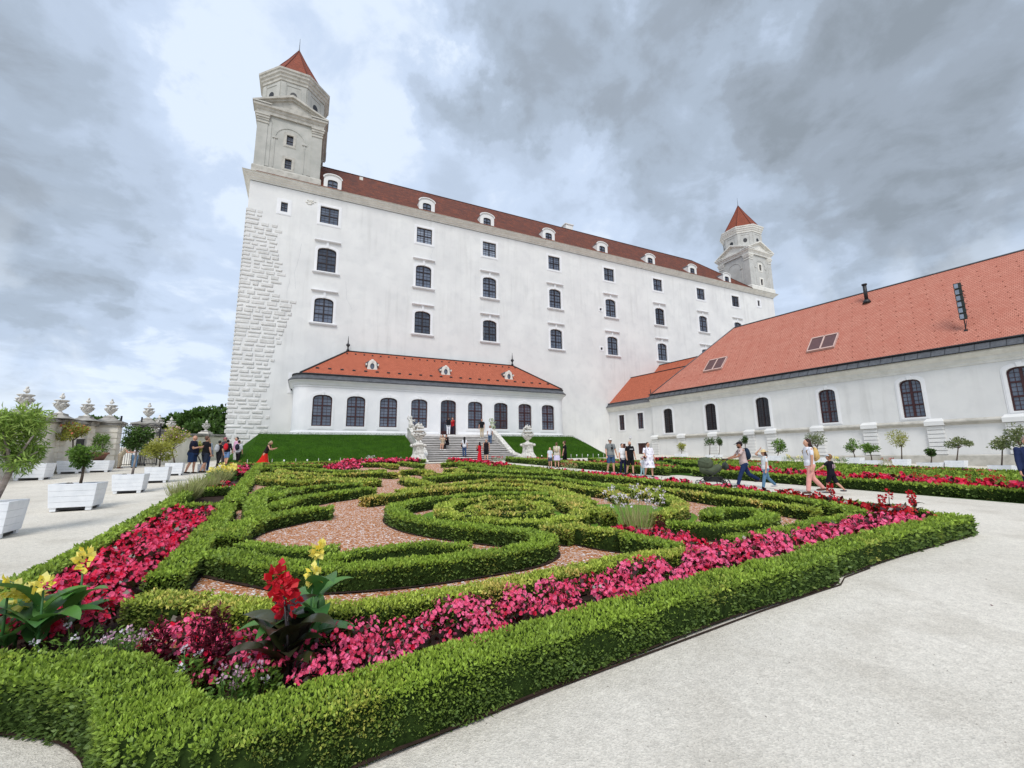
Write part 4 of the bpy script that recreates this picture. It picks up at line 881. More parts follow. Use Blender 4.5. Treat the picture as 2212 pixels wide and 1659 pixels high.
def flowerbed(pts,w,label,pet=None,leaf=None,hgt=.25,mix=1.,name='begonia_bed',cat='flower bed',group='begonia beds',gap=0.,wfun=None,world=False,tone_mean=.5,bare=None):
    pet=pet or PET; leaf=leaf or BEGL; rng=np.random.RandomState(300+HEDGEN[0]); HEDGEN[0]+=1
    P,nr,seg=path_area(pts,w,rng,0)
    mid=(P[1:]+P[:-1])/2; dist=np.maximum(np.hypot(mid[:,0],mid[:,1]),2.2)
    soil=MB()
    L=[P[i]+nr[i]*w/2 for i in range(len(P))]; R=[P[i]-nr[i]*w/2 for i in range(len(P))]
    Vs=[];Qs=[]
    for i in range(len(P)):
        for q in (L[i],R[i]): Vs.append((q[0],q[1],gz(q[0],q[1])+.015))
    for i in range(len(P)-1): Qs.append((2*i,2*i+1,2*i+3,2*i+2))
    parts=[(np.array(Vs),np.array(Qs),2,0.)]
    # mounds
    nm=max(1,int((seg.sum()*w)/.027)); cum=np.r_[0,np.cumsum(seg)]; t=rng.rand(nm)*cum[-1]; i=np.clip(np.searchsorted(cum,t)-1,0,len(seg)-1); f=(t-cum[i])/seg[i]
    c_=P[i]*(1-f[:,None])+P[i+1]*f[:,None]+nr[i]*((rng.rand(nm)-.5)*(w-.1))[:,None]
    if bare: c_=c_[(noise3(np.c_[c_,c_[:,0]*0],1.1)+rng.rand(len(c_))*.3)>bare-1]
    hh=hgt*(.65+.5*rng.rand(len(c_))); dd=np.maximum(np.hypot(c_[:,0],c_[:,1]),2.)
    ls=np.clip(.0075*dd+.014,.034,.13); nl=(np.clip(26*(.045/ls)**1.6,5,34)).astype(int); tone_m=rng.rand(len(c_))
    ix=np.repeat(np.arange(len(c_)),nl); a=rng.rand(len(ix))*6.283; r=.1*np.sqrt(rng.rand(len(ix))); z=hh[ix]*(.25+.7*rng.rand(len(ix)))
    X=c_[ix,0]+r*np.cos(a); Y=c_[ix,1]+r*np.sin(a); N_=np.c_[np.cos(a)*.5,np.sin(a)*.5,np.full(len(ix),.8)]
    V,Q=leaf_quads(np.c_[X,Y,gz(X,Y)+z],N_,ls[ix],.85,.45,.1,rng); parts.append((V,Q,0,np.clip(rng.normal(size=len(ix))*.3+.25,0,1)))
    # blossoms: clusters of rounded petals near the top of every mound
    fs=np.clip(.003*dd+.007,.016,.065); nf=np.clip((20*(.023/fs)**1.35*mix),2,46).astype(int)
    ix=np.repeat(np.arange(len(c_)),nf); a=rng.rand(len(ix))*6.283; r=.11*np.sqrt(rng.rand(len(ix))); z=hh[ix]*(.8+.3*rng.rand(len(ix)))-r*.5+.02
    X=c_[ix,0]+r*np.cos(a); Y=c_[ix,1]+r*np.sin(a); tt=np.clip(tone_mean+(tone_m[ix]-.5)*.5+rng.normal(size=len(ix))*.22,0,1)
    N0=np.c_[np.cos(a)*.8,np.sin(a)*.8-.25,np.full(len(ix),.75)]+rng.normal(size=(len(ix),3))*.35; N0/=np.linalg.norm(N0,axis=1,keepdims=True)
    U=np.cross(N0,np.array([0,0,1.])+rng.normal(size=N0.shape)*.3); U/=np.linalg.norm(U,axis=1,keepdims=True); W=np.cross(N0,U); B=np.c_[X,Y,gz(X,Y)+z]; f_=(fs[ix]*(.75+.5*rng.rand(len(ix))))[:,None]
    for k in range(4):
        an=(k*1.5708+rng.rand(len(ix))*.5)[:,None]; d=U*np.cos(an)+W*np.sin(an); e=-U*np.sin(an)+W*np.cos(an); L_=f_*(.95 if k%2 else .85); cup=N0*f_*.22
        V=np.stack([B,B+d*L_*.7+e*L_*.62+cup*.7,B+d*L_+cup,B+d*L_*.7-e*L_*.62+cup*.7],1).reshape(-1,3); Q=np.arange(4*len(ix)).reshape(-1,4); parts.append((V,Q,1,np.clip(tt+rng.normal(size=len(ix))*.08,0,1)))
    me=leaves_mesh(name,parts,[leaf,pet,SOIL]); o=link(name,me); tag(o,label,cat,kind='stuff'); return o
def build_parterre():
    # chips, soil and lawn inside
    def poly(name,pts,mat,off,kind='structure',**k):
        return sheet(name,[uv(*p) for p in pts],mat,off,kind,**k)
    poly('bark_chip_path',[(.35,2.2),(1.5,1.6),(2.2,1.36),(11.5,1.4),(12.8,3),(13.1,27.6),(.5,27.6)],CHIPS,.006)
    poly('flower_bed_soil',[(-.8,1.7),(.5,1.1),(1.0,.25),(12.2,.5),(13.4,1.2),(13.9,3),(13.9,28.2),(-.95,28.2)],SOIL,.003)
    el=[(5.85+2.0*math.cos(t),5.75+2.15*math.sin(t)) for t in np.linspace(0,6.28,28)[:-1]]
    tag(poly('lawn_patch',el,LAWN2,.012,kind='stuff'),'small round lawn inside the dry spiral hedge','lawn')
    el=[(8.4+1.6*math.cos(t),5.0+1.5*math.sin(t)) for t in np.linspace(0,6.28,24)[:-1]]
    tag(poly('lawn_patch',el,LAWN2,.013,kind='stuff'),'bright grass patch behind the white spider flowers','lawn')
    A=[(.34,3.3),(.41,4.48),(.47,6.5),(.5,8.9)]
    def T(z,p,h=.3): return tr(z,p,h)
    H=lambda pts,label,**k: hedge(pts,label=label,**k)
    # borders
    H([(12.3,.5),(9.5,.54),(7.35,.5)],'right section of the thick front border hedge, ending at the gravel corner',w=.4,h=.32,skirt=.008)
    H([(7.25,.47),(7.0,.38),(6.0,.38),(4.97,.38),(3.74,.31),(2.84,.25),(2.2,.2),(1.4,.15),(1.0,.18),(.76,.42),(.62,.8),(.38,1.14),(.0,1.42),(-.5,1.6),(-1.1,1.7)],'thick bright green border hedge along the gravel, turning in at the bottom left',w=.4,h=.315,skirt=.008)
    H([(-.92,2.6),(-.88,3.8),(-.8,5.5),(-.72,8.0),(-.7,9.4)],'near left border hedge between gravel and pink begonias',w=.26,h=.3)
    H([(-.68,9.6),(-.62,14),(-.55,20),(-.5,28)],'far left border hedge beside the row of white planters',w=.28,h=.3)
    H(A,'straight hedge right of the near left begonia bed',w=.36)
    H([(-.6,9.2),(0,9.2),(.45,9.1)],'short cross hedge closing the near left begonia bed',w=.36)
    H([(.56,9.6),(.6,13.0)],'straight hedge beside the ornamental grasses',w=.36)
    H([(-.55,13.0),(.5,13.1)],'short cross hedge behind the ornamental grasses',w=.32)
    H([(.62,13.6),(.68,18),(.8,24),(.85,27.4)],'straight far hedge beside the yellow cannas',w=.38)
    H([(.3,2.62),(.7,2.35)],'short pale hedge piece at the left end of the inner border',w=.36,mat=BOXY)
    H([(.85,2.2),(1.15,1.95),(1.5,1.68)],'pale yellowish hedge clump behind the maroon plants',w=.36,mat=BOXY,tonebias=.1)
    H([(1.55,1.64),(1.9,1.46),(2.6,1.38),(3.7,1.4),(5.0,1.45),(6.0,1.32)],'inner border hedge behind the front begonia bed',w=.32,mat=BOXY,tonebias=.1)
    H([(7.1,1.46),(8.49,1.5),(9.74,1.57),(11.2,1.55)],'inner border hedge in front of the right scroll',w=.32)
    H([(5.85,2.75),(5.95,2.2),(6.05,1.6)],'short hedge left of the red centre bed',w=.34)
    H([(11.3,1.6),(11.9,2.3),(12.5,3.6),(12.72,5.5),(12.75,10),(12.75,16.2)],'long straight inner hedge along the right side bed',w=.34,h=.32)
    H([(12.75,16.6),(12.7,21),(12.6,27)],'far inner hedge of the right side bed towards the stairs',w=.34)
    H([(12.5,.66),(13.1,1.2),(13.42,2.5),(13.5,5),(13.5,16)],'narrow outer hedge between red flowers and the white path',w=.2,h=.24)
    H([(13.5,16.4),(13.45,22),(13.4,28)],'far narrow outer hedge along the white path',w=.2,h=.27)
    H([(-.4,28.1),(6,28.1),(11.2,28.1)],'back border hedge in front of the grass bank',w=.3)
    H([(1.0,27.2),(6,27.2),(10.5,27.2)],'inner back hedge before the faded coral flowers',w=.3)
    # near scrolls
    H([(.67,4.25),(.94,3.85),(1.28,3.4),(1.71,2.9),(2.35,2.64),(2.96,2.53),(3.66,2.5),(4.3,2.54),(4.74,2.8),(4.82,3.2),(4.63,3.54),(4.33,3.94),(3.95,4.52),(3.63,5.2),(3.5,5.94),(3.57,6.69),(3.9,7.25),(4.55,7.62),(5.3,7.85),(6.3,7.9),(7.1,7.65),(7.6,7.1)],'large S shaped scroll hedge nearest the camera',w=.38)
    H([(1.0,4.5),(1.3,4.15),(1.6,3.85),(2.02,3.68)],'short branch hedge at the lower left of the chips',w=.3)
    H([(1.84,3.22),(2.29,3.36),(2.75,3.38),(3.23,3.28),(3.6,3.0)],'short curved branch hedge joined to the big scroll',w=.3)
    H([(.75,5.2),(.9,6.2),(1.2,6.75),(1.6,7.1),(2.04,7.45),(2.4,7.4)],'dark leaf shaped hedge end above the chips at left',w=.46)
    H(T('a1',[(260,800),(210,680),(240,560),(330,480),(430,440),(540,425)]),'bright hedge bend on the left beside the chip strip',w=.42)
    H(T('a1',[(450,690),(600,635),(800,570),(1000,540),(1200,508),(1450,478),(1650,452),(1840,448)]),'second long hedge arm sweeping right above the chips',w=.42)
    H(T('a1',[(430,560),(520,520),(650,480),(850,440),(1100,410),(1400,390),(1650,378)]),'third hedge arm, thinner and darker, behind the second arm',w=.38)
    H(T('a1',[(1740,560),(1900,540),(2200,515)])+T('a2',[(200,480),(500,450),(850,425),(1150,425),(1500,440)])+T('a3',[(0,440),(300,455),(560,520),(760,590),(860,680),(880,760)]),'hedge arc ending bluntly at the chips and sweeping round the spiral',w=.42,mat=BOXY)
    H(T('a2',[(620,450),(900,425),(1250,380),(1500,378),(1800,395),(2050,430)])+T('a3',[(450,450),(650,500),(850,560),(960,640)]),'yellowing outer arc right of the spiral',w=.34,mat=BOXY,tonebias=.1)
    H(T('a2',[(0,470),(300,430),(600,395),(900,360),(1200,328),(1500,325),(1800,340),(2100,370)])+T('a3',[(350,360),(600,370),(800,415),(1000,440),(1250,470),(1420,540)]),'long arc over the spiral with a ragged dry right end',w=.36,mat=BOXY)
    H(T('a2',[(350,300),(600,275),(900,255),(1200,250),(1500,262),(1900,285),(2200,295)])+T('a3',[(500,300),(800,340),(1050,375),(1300,420),(1500,450)]),'flat long arc crossing the middle of the parterre',w=.34)
    H([(4.33,5.6),(4.5,6.3),(4.95,6.9),(5.6,7.15),(6.4,7.1),(7.0,6.6),(7.25,5.9),(7.1,5.1),(6.6,4.35),(5.9,3.95),(5.2,4.0),(4.7,4.5),(4.4,5.1)],'outer ring of the dry yellowish spiral hedge',w=.36,mat=BOXY,tonebias=.1,closed=True,rag=2.)
    H([(4.95,5.6),(5.2,6.1),(5.8,6.3),(6.4,6.0),(6.5,5.4),(6.1,4.9),(5.5,4.8),(5.1,5.1)],'inner ring of the dry yellowish spiral hedge',w=.3,mat=BOXY,tonebias=.1,closed=True,rag=2.2)
    H([(5.5,5.6),(6.0,5.5)],'small stub hedge in the middle of the spiral',w=.3,mat=BOXY,rag=2)
    H(T('a3',[(360,960),(560,980),(700,1000)]),'dry low hedge stub before the spiral',w=.3,h=.26,mat=BOXY,rag=2)
    H(T('a3',[(700,920),(900,960),(1150,1000),(1400,1030)]),'ragged dry hedge under the spider flowers',w=.32,h=.28,mat=BOXY,rag=2.)
    H(T('a3',[(980,700),(1150,720),(1230,790)]),'small round hedge stub right of the spiral chips',w=.34,mat=BOXY,rag=2)
    # right scrolls
    H([(11.0,2.3),(11.15,3.3),(11.2,4.6),(11.3,6.0),(11.1,7.2),(10.6,8.2)],'long hedge arm beside the right side bed',w=.36,mat=BOXY)
    H([(7.3,2.75),(7.6,2.35),(8.2,2.12),(9.0,2.18),(9.7,2.5),(9.85,2.95),(9.4,3.25),(8.9,3.12),(8.5,2.85)],'round hooked scroll hedge at the right behind the red bed',w=.38)
    H([(10.4,6.9),(10.2,5.7),(9.65,4.6),(9.0,3.95),(8.3,3.6),(7.7,3.4)],'yellow and green hedge arm framing the right lawn patch',w=.34,mat=BOXY)
    # far half, traced rows
    H(T('a1',[(230,270),(330,300),(480,320),(700,345),(900,360)]),'rounded far hedge corner at the left chip strip',w=.42,mat=BOXY)
    H(T('a1',[(360,235),(600,265),(850,285),(1200,300),(1550,310),(1900,330)]),'dry far hedge row behind the rounded corner',w=.4,mat=BOXY,rag=2)
    H(T('a1',[(800,345),(1100,330),(1400,330),(1750,370)]),'patchy far hedge row in the middle',w=.4,mat=BOXY,rag=2)
    H(T('a1',[(560,190),(620,215),(800,235),(1100,248),(1500,240),(1900,225),(2150,235)]),'far yellow hedge loop with a round left end',w=.42,mat=BOXY)
    H(T('a1',[(600,165),(800,160),(1000,178),(1200,200),(1500,205),(2000,195)]),'far hedge arc below the distant begonia patch',w=.4)
    H(T('a1',[(330,165),(450,160),(540,170)]),'short far hedge stub at the left',w=.42)
    H(T('a1',[(350,130),(600,120),(900,122),(1200,125)]),'far straight hedge row at the left',w=.4)
    H(T('a1',[(530,95),(800,88),(1150,85)]),'farthest short hedge row at the left',w=.4)
    H(T('a1',[(1700,100),(2000,105),(2150,130)]),'far hedge row right of the distant begonia patch',w=.4,mat=BOXY)
    H(T('a2',[(620,105),(700,95),(850,98),(1000,115),(1150,125)]),'far block shaped hedge near the stairs',w=.55)
    H(T('a2',[(840,155),(950,150),(1050,148)]),'far dark hedge stub before the block hedge',w=.5)
    H(T('a2',[(1010,185),(1100,165),(1200,185),(1400,205),(1800,215),(2200,235)]),'far hedge arm with a hooked left end',w=.42)
    H(T('a2',[(1200,150),(1500,180),(1900,205),(2212,220)]),'far hedge row under the right side bed',w=.4)
    H(T('a2',[(620,185),(800,185),(860,215)]),'far low hedge stub between the paths',w=.4,mat=BOXY,rag=2)
    H(T('a2',[(40,200),(250,190),(450,215)]),'far dry hedge clump left of the path',w=.4,mat=BOXY,rag=2)
    H(T('a2',[(60,290),(160,320),(300,350),(430,380)]),'far dry curved hedge left of the middle',w=.42,mat=BOXY,rag=2)
    H(T('a2',[(350,255),(600,240),(850,235),(1100,232)]),'far flat hedge row crossing the middle',w=.38,mat=BOXY)
    H(T('a2',[(0,85),(150,95),(300,118)]),'far hedge strip below the begonias by the stairs',w=.38)
    # flower beds
    F=flowerbed
    F([(1.5,.72),(3,.8),(5,.9),(7,1.02),(8.5,1.02),(11.2,1.0),(12.0,1.0)],.72,'pink begonias along the front border hedge',tone_mean=.66,hgt=.32,mix=1.15)
    F([(.5,1.85),(.9,1.35),(1.3,1.0),(1.7,.75)],.55,'mixed red begonias in the foreground corner bed',tone_mean=.55,mix=1.1,hgt=.28)
    F([(-.35,2.35),(-.3,3.3),(-.22,5.0),(-.15,7.0),(-.1,8.8)],.86,'crimson begonias in the left border bed',tone_mean=.3,hgt=.28,mix=1.5)
    F([(6.6,1.3),(6.6,2.0),(6.55,2.7),(6.5,3.2)],.75,'dark red begonias of the centre bed',tone_mean=.3,mix=1.1)
    F([(11.6,1.1),(12.2,1.5),(12.8,2.6),(13.0,4.2)],.6,'scarlet begonias in the far right corner bed',tone_mean=.15,pet=REDPET,mix=1.1,hgt=.34)
    F([(13.08,4.5),(13.12,8),(13.12,12.5)],.52,'red begonias along the white path, near stretch',tone_mean=.15,mix=1.5,hgt=.33)
    F([(13.12,13),(13.1,15.8)],.4,'thin red begonias along the white path',tone_mean=.3,bare=.8,hgt=.3)
    F([(13.1,19),(13.05,24),(13.0,27.8)],.5,'red begonias leading to the stairs',tone_mean=.1,mix=1.7,hgt=.36)
    F([(-.1,13.6),(.0,15.6)],.6,'small red begonia patch before the yellow cannas',tone_mean=.2)
    F([(-.05,19.5),(.1,24)],.75,'pink begonia patch at the far left',tone_mean=.5,hgt=.36,mix=1.4)
    F(T('a1',[(1280,165),(1400,140),(1600,145)],.25),1.0,'distant pink begonia patch in the middle',tone_mean=.5,hgt=.36,mix=1.4)
    F([(5.5,27.65),(10.8,27.65)],.6,'pink begonias by the foot of the stairs at left',tone_mean=.4,hgt=.4,mix=1.5)
    F([(-.3,27.65),(5.3,27.65)],.45,'faded coral flowers below the bank',pet=ORPET,leaf=GREENL,mix=.5,cat='flower bed')
    # metal edging and rope along the front
    e=MB(); e.tube([(*uv(u,v),gz(*uv(u,v))+.012) for u,v in [(2.0,.0),(3,.06),(5.5,.155),(6.7,.165),(7.1,.16),(7.45,.27),(8.2,.3)]],.007,5); tag(e.build('garden_edging',SOIL),'thin dark edging strip on the gravel along the front hedge','edging')
build_parterre()
def build_second_parterre():
    g='clipped box hedges of the parterre beyond the white path'
    def T(z,p,h=.3): return tr(z,p,h)
    H=lambda pts,label,**k: hedge(pts,label=label,group=g,**k)
    sheet('second_bed_soil',[uv(*p) for p in [(18.9,-8),(18.7,12),(17.4,12.4),(17.2,27.5),(32.5,24),(32.5,-8)]],LAWN,.004)
    H([(19.3,-6),(19.2,2),(18.95,7),(18.85,11.2)],'outer hedge of the far parterre along the white path, near section',w=.4,h=.34)
    H([(17.9,12.0),(17.75,16),(17.6,21),(17.5,27)],'outer hedge of the far parterre along the white path, far section',w=.4,h=.38)
    H([(20.6,-6),(20.5,2),(20.3,8),(20.1,12),(19.0,12.6),(18.9,20),(18.7,26)],'inner hedge behind the red flowers beyond the path',w=.34,smooth=False)
    flowerbed([(19.85,-6),(19.75,2),(19.5,11)],.75,'red begonias between the hedges beyond the white path',tone_mean=.15,mix=1.6,hgt=.46)
    flowerbed([(18.4,13),(18.25,19),(18.1,25)],.5,'faded coral flowers beyond the white path',pet=ORPET,mix=.9,hgt=.4)
    ps=[([(21.5,-5),(21.4,2),(21.2,5),(20.9,8)],'first'),([(22.6,-4),(22.8,2),(22.4,6),(21.8,10)],'second'),([(24.0,-3),(24.2,3),(23.8,8),(22.8,13)],'third'),([(25.6,-2),(25.8,4),(25.2,10),(24.0,16)],'fourth'),([(27.2,0),(27.4,5),(26.8,11),(25.6,18)],'fifth'),([(29,1),(29,7),(28.2,13),(27,20)],'sixth'),([(20.5,13.5),(21,16),(21.4,21)],'short left'),([(22.4,16),(23,19),(23.2,24)],'short far left')]
    for p,n in ps: H(p,n+' sweeping hedge row counted from the white path on the right lawn',w=.5)
    H([(31.2,-4),(31,4),(30.6,12),(30,22)],'back border hedge of the parterre before the white planters',w=.4)
    flowerbed([(30.2,4),(30.0,9)],.9,'crimson begonias at the back by the white planters',tone_mean=.2,mix=1.1)
    flowerbed([(29.8,13),(29.5,18),(29,24)],.7,'red begonias at the back by the stone plinth',pet=REDPET,mix=.8)
    flowerbed([(21,14),(21.6,18),(21.9,21)],.6,'red begonias behind the walking family',tone_mean=.2)
build_second_parterre()
# ------------------------------------------------------------------ bank, stairs, urns
def grass_on(name,faces,n,label,size=.07):
    pass
def build_bank():
    g=lambda s,t: gz(*LW(s,t,0)[:2])
    def blades(quads,n,rng):
        P=[];N=[]
        for a,b,c_,d in quads:
            a,b,c_,d=[np.array(x) for x in (a,b,c_,d)]; u=rng.rand(n,1); v=rng.rand(n,1); p=(a*(1-u)+b*u)*(1-v)+(d*(1-u)+c_*u)*v; nn=nrm(np.cross(b-a,d-a)); nn=nn if nn[2]>0 else -nn
            P.append(p); N.append(np.tile(nn,(n,1)))
        return np.concatenate(P),np.concatenate(N)
    for (sa,sb,sea,seb,lab) in ((-16.2,-4.45,-16.75,-4.45,'dark green grass bank left of the stone stairs, below the pavilion'),(4.45,14.1,4.45,14.4,'dark green grass bank right of the stone stairs, below the pavilion')):
        tb=7.0; tt=.9; zt=3.74
        A=LW(sea,tb,g(sea,tb)-.02); B=LW(seb if sb<0 else seb,tb,g(seb,tb)-.02); C_=LW(sb,tt,zt); D=LW(sa,tt,zt)
        mid=lambda p,q,k: tuple((np.array(p)*(1-k)+np.array(q)*k)+np.array([0,0,.12*math.sin(math.pi*k)]))
        mb=MB()
        nn=6
        for i in range(nn):
            k0,k1=i/nn,(i+1)/nn; mb.add([mid(A,D,k0),mid(B,C_,k0),mid(B,C_,k1),mid(A,D,k1)],[(0,1,2,3)],True)
        # flat shelf and ends
        E_=LW(sa,-5,zt); F_=LW(sb,-5,zt); mb.quad(D,C_,F_,E_)
        so_=-18.3 if sb<0 else 17.6
        if sb<0: mb.quad(LW(so_,-5,g(so_,-5)),LW(so_,tb-2.2,g(so_,tb-2.2)),D,E_); mb.poly([A,D,LW(so_,tb-2.2,g(so_,tb-2.2))][::-1]); 
        else: mb.quad(LW(so_,-5,g(so_,-5)),E_ if 0 else F_,C_,LW(so_-1.2,tb-2.6,g(so_,tb-2.6))); mb.poly([B,LW(so_-1.2,tb-2.6,g(so_,tb-2.6)),C_])
        V0=np.array(mb.v); n0=len(mb.f)
        P_,N_=blades([(A,B,C_,D)],26000,RNG); P_[:,2]+=.1; 
        Vl,Ql=leaf_quads(P_-N_*.02,N_,.11,.12,.8,.7,RNG); tone=np.clip(.4+noise3(P_,.6)*.3+RNG.normal(size=len(Ql))*.2,0,1)
        Qb=np.array([f if len(f)==4 else (f[0],f[1],f[2],f[2]) for f in mb.f if len(f)==4]); Q3=[f for f in mb.f if len(f)==3]
        me=leaves_mesh('grass_bank',[(V0,Qb,1,0.),(Vl,Ql,0,tone)],[GRASSL,LAWN])
        o=link('grass_bank',me,kind='stuff'); tag(o,lab,'grass')
        if Q3:
            m3=MB(); 
            for f in Q3: m3.poly([mb.v[i] for i in f])
            m3.build('bank_end',LAWN,o)
build_bank()
RISER=pm('shade_painted_risers',lin(128,124,120),lin(96,93,90),3,.9,.1,20,.1)  # dark riser colour paints in the shade below each step nosing
def build_stairs():
    n=15; root=empty('stone_stairs',(P0[0],P0[1],0),ANGC,label='wide pale stone stairs climbing the grass bank to the pavilion door',cat='stairs')
    z0=gz(*LW(0,8.3,0)[:2]); z1=3.8; t0,t1=8.1,1.7
    b=MB(); b.box(-4,4,-t1,-.0,2.6,z1); b.build('landing',STEPS,root)
    for i in range(n-1):
        t=t0-(t0-t1)*i/(n-1); z=z0+(z1-z0)*(i+1)/n; hw=4.9 if i<2 else 3.75+.35*max(0,(5-i))/5
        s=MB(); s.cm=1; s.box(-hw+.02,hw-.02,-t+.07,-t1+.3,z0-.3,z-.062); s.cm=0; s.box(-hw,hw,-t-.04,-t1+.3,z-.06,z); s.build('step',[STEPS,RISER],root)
    for sx in (-1,1):
        path=[(4.08,1.0),(4.05,3.0),(3.98,5.0),(3.95,6.2),(4.05,6.9),(4.3,7.5),(4.7,7.8)]
        P_=catmull(np.array(path),False,.25); m=MB(); rings=[]
        d=np.gradient(P_,axis=0); d/=np.linalg.norm(d,axis=1,keepdims=True)
        for (s,t),(ds,dt) in zip(P_,d):
            k=np.clip((t-1.7)/(6.6-1.7),0,1); zt=(z1+.62)*(1-k)+(z0+.75)*k; zt-=max(0,t-6.6)*.28; w=.17; ns,nt_=dt,-ds
            q=lambda a,z: (sx*(s+ns*a),-(t+nt_*a),z)
            rings.append([q(-w,z0-.4),q(-w,zt-.16),q(-w-.06,zt-.14),q(-w-.06,zt-.03),q(-w,zt),q(w,zt),q(w+.06,zt-.03),q(w+.06,zt-.14),q(w,zt-.16),q(w,z0-.4)])
        m.loft(rings,sm=False); m.build('parapet',STONE,root)
    return z0
ZST=build_stairs()
def urn_mesh(kind=0,rnd=random.Random(5)):
    m=MB(); m.smooth=True
    m.lathe([(.3,0),(.3,.06),(.2,.1),(.11,.2),(.1,.27),(.16,.32),(.3,.46),(.38,.62),(.4,.72),(.36,.84),(.3,.92),(.3,1.0),(.42,1.08),(.46,1.13),(.4,1.17),(.2,1.2)],n=20)
    for i in range(10):           # swags and masks round the body
        a=2*math.pi*i/10; r=.4
        m.ell((r*math.cos(a),r*math.sin(a),.82+.05*math.cos(3*a)),(.11,.11,.07),8,6); m.ell((r*.97*math.cos(a+.3),r*.97*math.sin(a+.3),.7),(.07,.07,.1),7,5)
    for sx in (-1,1):
        m.tube([(sx*.38,0,1.02),(sx*.55,0,.98),(sx*.56,0,.82),(sx*.42,0,.72)],[.05,.06,.06,.04],7)
    for i in range(18 if kind==0 else 9):     # carved bouquet or flame finial
        a=i*2.4; r=(.36 if kind==0 else .14)*math.sqrt((i+.5)/18); z=1.2+(.5*math.sqrt(max(0,1-(r/.4)**2))*(.8+.25*math.sin(i*1.7)) if kind==0 else .3*(1-r/.35))
        m.ell((r*math.cos(a),r*math.sin(a),z),(.1,.1,.09+.04*(i%3)),8,6)
    if kind==1: m.ell((0,0,1.62),(.1,.08,.16),8,6); m.ell((.07,0,1.72),(.08,.06,.07),7,5)
    if kind==0: m.ell((0,0,1.62),(.09,.09,.16),8,6); m.ell((0,0,1.82),(.05,.05,.09),7,5)
    return m
def build_urns():
    pm_=MB()
    pm_.lathe([(.92,0),(.92,.12),(.8,.2),(.74,.3),(.52,.62),(.46,.95),(.5,1.2),(.6,1.3),(.62,1.36),(.46,1.42),(.4,1.46)],n=4,ph=math.pi/4,sm=False)
    for sx in (-1,1):
        for sy in (-1,1): pm_.ell((sx*.4,sy*.4,1.28),(.16,.16,.12),8,6)
    pedm=pm_.mesh('pedestal',STONE); um=urn_mesh(0).mesh('vase',STONE)
    for s,t,lab in ((-4.95,8.3,'carved stone vase full of stone flowers on a flared pedestal, left of the stairs'),(4.7,8.0,'carved stone vase full of stone flowers on a flared pedestal, right of the stairs')):
        p=LW(s,t,0); o=empty('stone_vase',(p[0],p[1],gz(p[0],p[1])),ANGC,label=lab,cat='stone vase',group='carved vases flanking the stairs')
        link('pedestal',pedm,o); v=link('vase',um,o); v.location=(0,0,1.42); v.scale=(1.0,1.0,.86)
    # cherubs on the parapets
    for sx,lab in ((-1,'small carved stone cherub sitting on top of the left stair parapet'),(1,'small carved stone cherub on the right stair parapet, partly green with moss')):
        m=MB(); m.ell((0,0,.1),(.2,.16,.12)); m.tube([(0,0,.2),(0,-.02,.55)],[.17,.13],10,round_ends=True); m.ell((0,-.02,.78),(.12,.13,.14)); m.ell((0,.03,.84),(.13,.12,.1))
        m.tube([(.1,0,.22),(.14,-.25,.2),(.12,-.28,-.02)],[.09,.07,.05],8,round_ends=True); m.tube([(-.1,0,.22),(-.16,-.22,.26),(-.12,-.26,.05)],[.09,.07,.05],8,round_ends=True)
        m.tube([(.15,0,.58),(.3,-.05,.5),(.26,-.2,.62)],[.06,.05,.04],8,round_ends=True); m.tube([(-.15,0,.58),(-.28,.03,.72),(-.2,-.02,.92)],[.06,.05,.04],8,round_ends=True)
        for i in range(4): m.ell((.02*i,.12,.5-.05*i),(.16-.02*i,.04,.16),8,6)
        me=remesh(m,.025,'cherub_statue',[STONE if sx<0 else pm('mossy_sandstone',lin(196,196,180),lin(120,136,100),4,.9,.3,20)],1)
        o=link('cherub_statue',me); p=LW(sx*4.08,1.6,4.42); o.location=p; o.rotation_euler=(0,0,ANGC); o.scale=(1.15,1.15,1.15); tag(o,lab,'statue',None)
    # small white name plates and stakes below the bank
    pl=MB(); pl.box(-.045,.045,-.01,.0,.26,.36); pl.tube([(0,0,0),(0,0,.27)],.008,4); plm=pl.mesh('plant_label',pm('label_white',lin(240,240,240)))
    st=MB(); st.tube([(0,0,0),(0,0,.42)],.016,5); stm=st.mesh('fence_stake',STONE)
    i=0
    for s in np.arange(-16.2,-5.8,.72):
        p=LW(s,7.7,0); o=link('plant_label' if i%2 else 'fence_stake',plm if i%2 else stm); o.location=(p[0],p[1],gz(p[0],p[1])); o.rotation_euler=(0,0,ANGC-.3)
        tag(o,'small white plant label on a pin, one of the row below the left grass bank' if i%2 else 'thin pale stake, one of the row below the left grass bank','plant label' if i%2 else 'stake','white plant labels below the left bank' if i%2 else 'thin stakes below the left bank'); i+=1
    for s in np.arange(6.3,14.5,.62):
        p=LW(s,7.6,0); o=link('plant_label' if i%2 else 'fence_stake',plm if i%2 else stm); o.location=(p[0],p[1],gz(p[0],p[1])); o.rotation_euler=(0,0,ANGC-.3)
        tag(o,'small white plant label on a pin, one of the row below the right grass bank' if i%2 else 'thin pale stake, one of the row below the right grass bank','plant label' if i%2 else 'stake','white plant labels below the right bank' if i%2 else 'thin stakes below the right bank'); i+=1
build_urns()
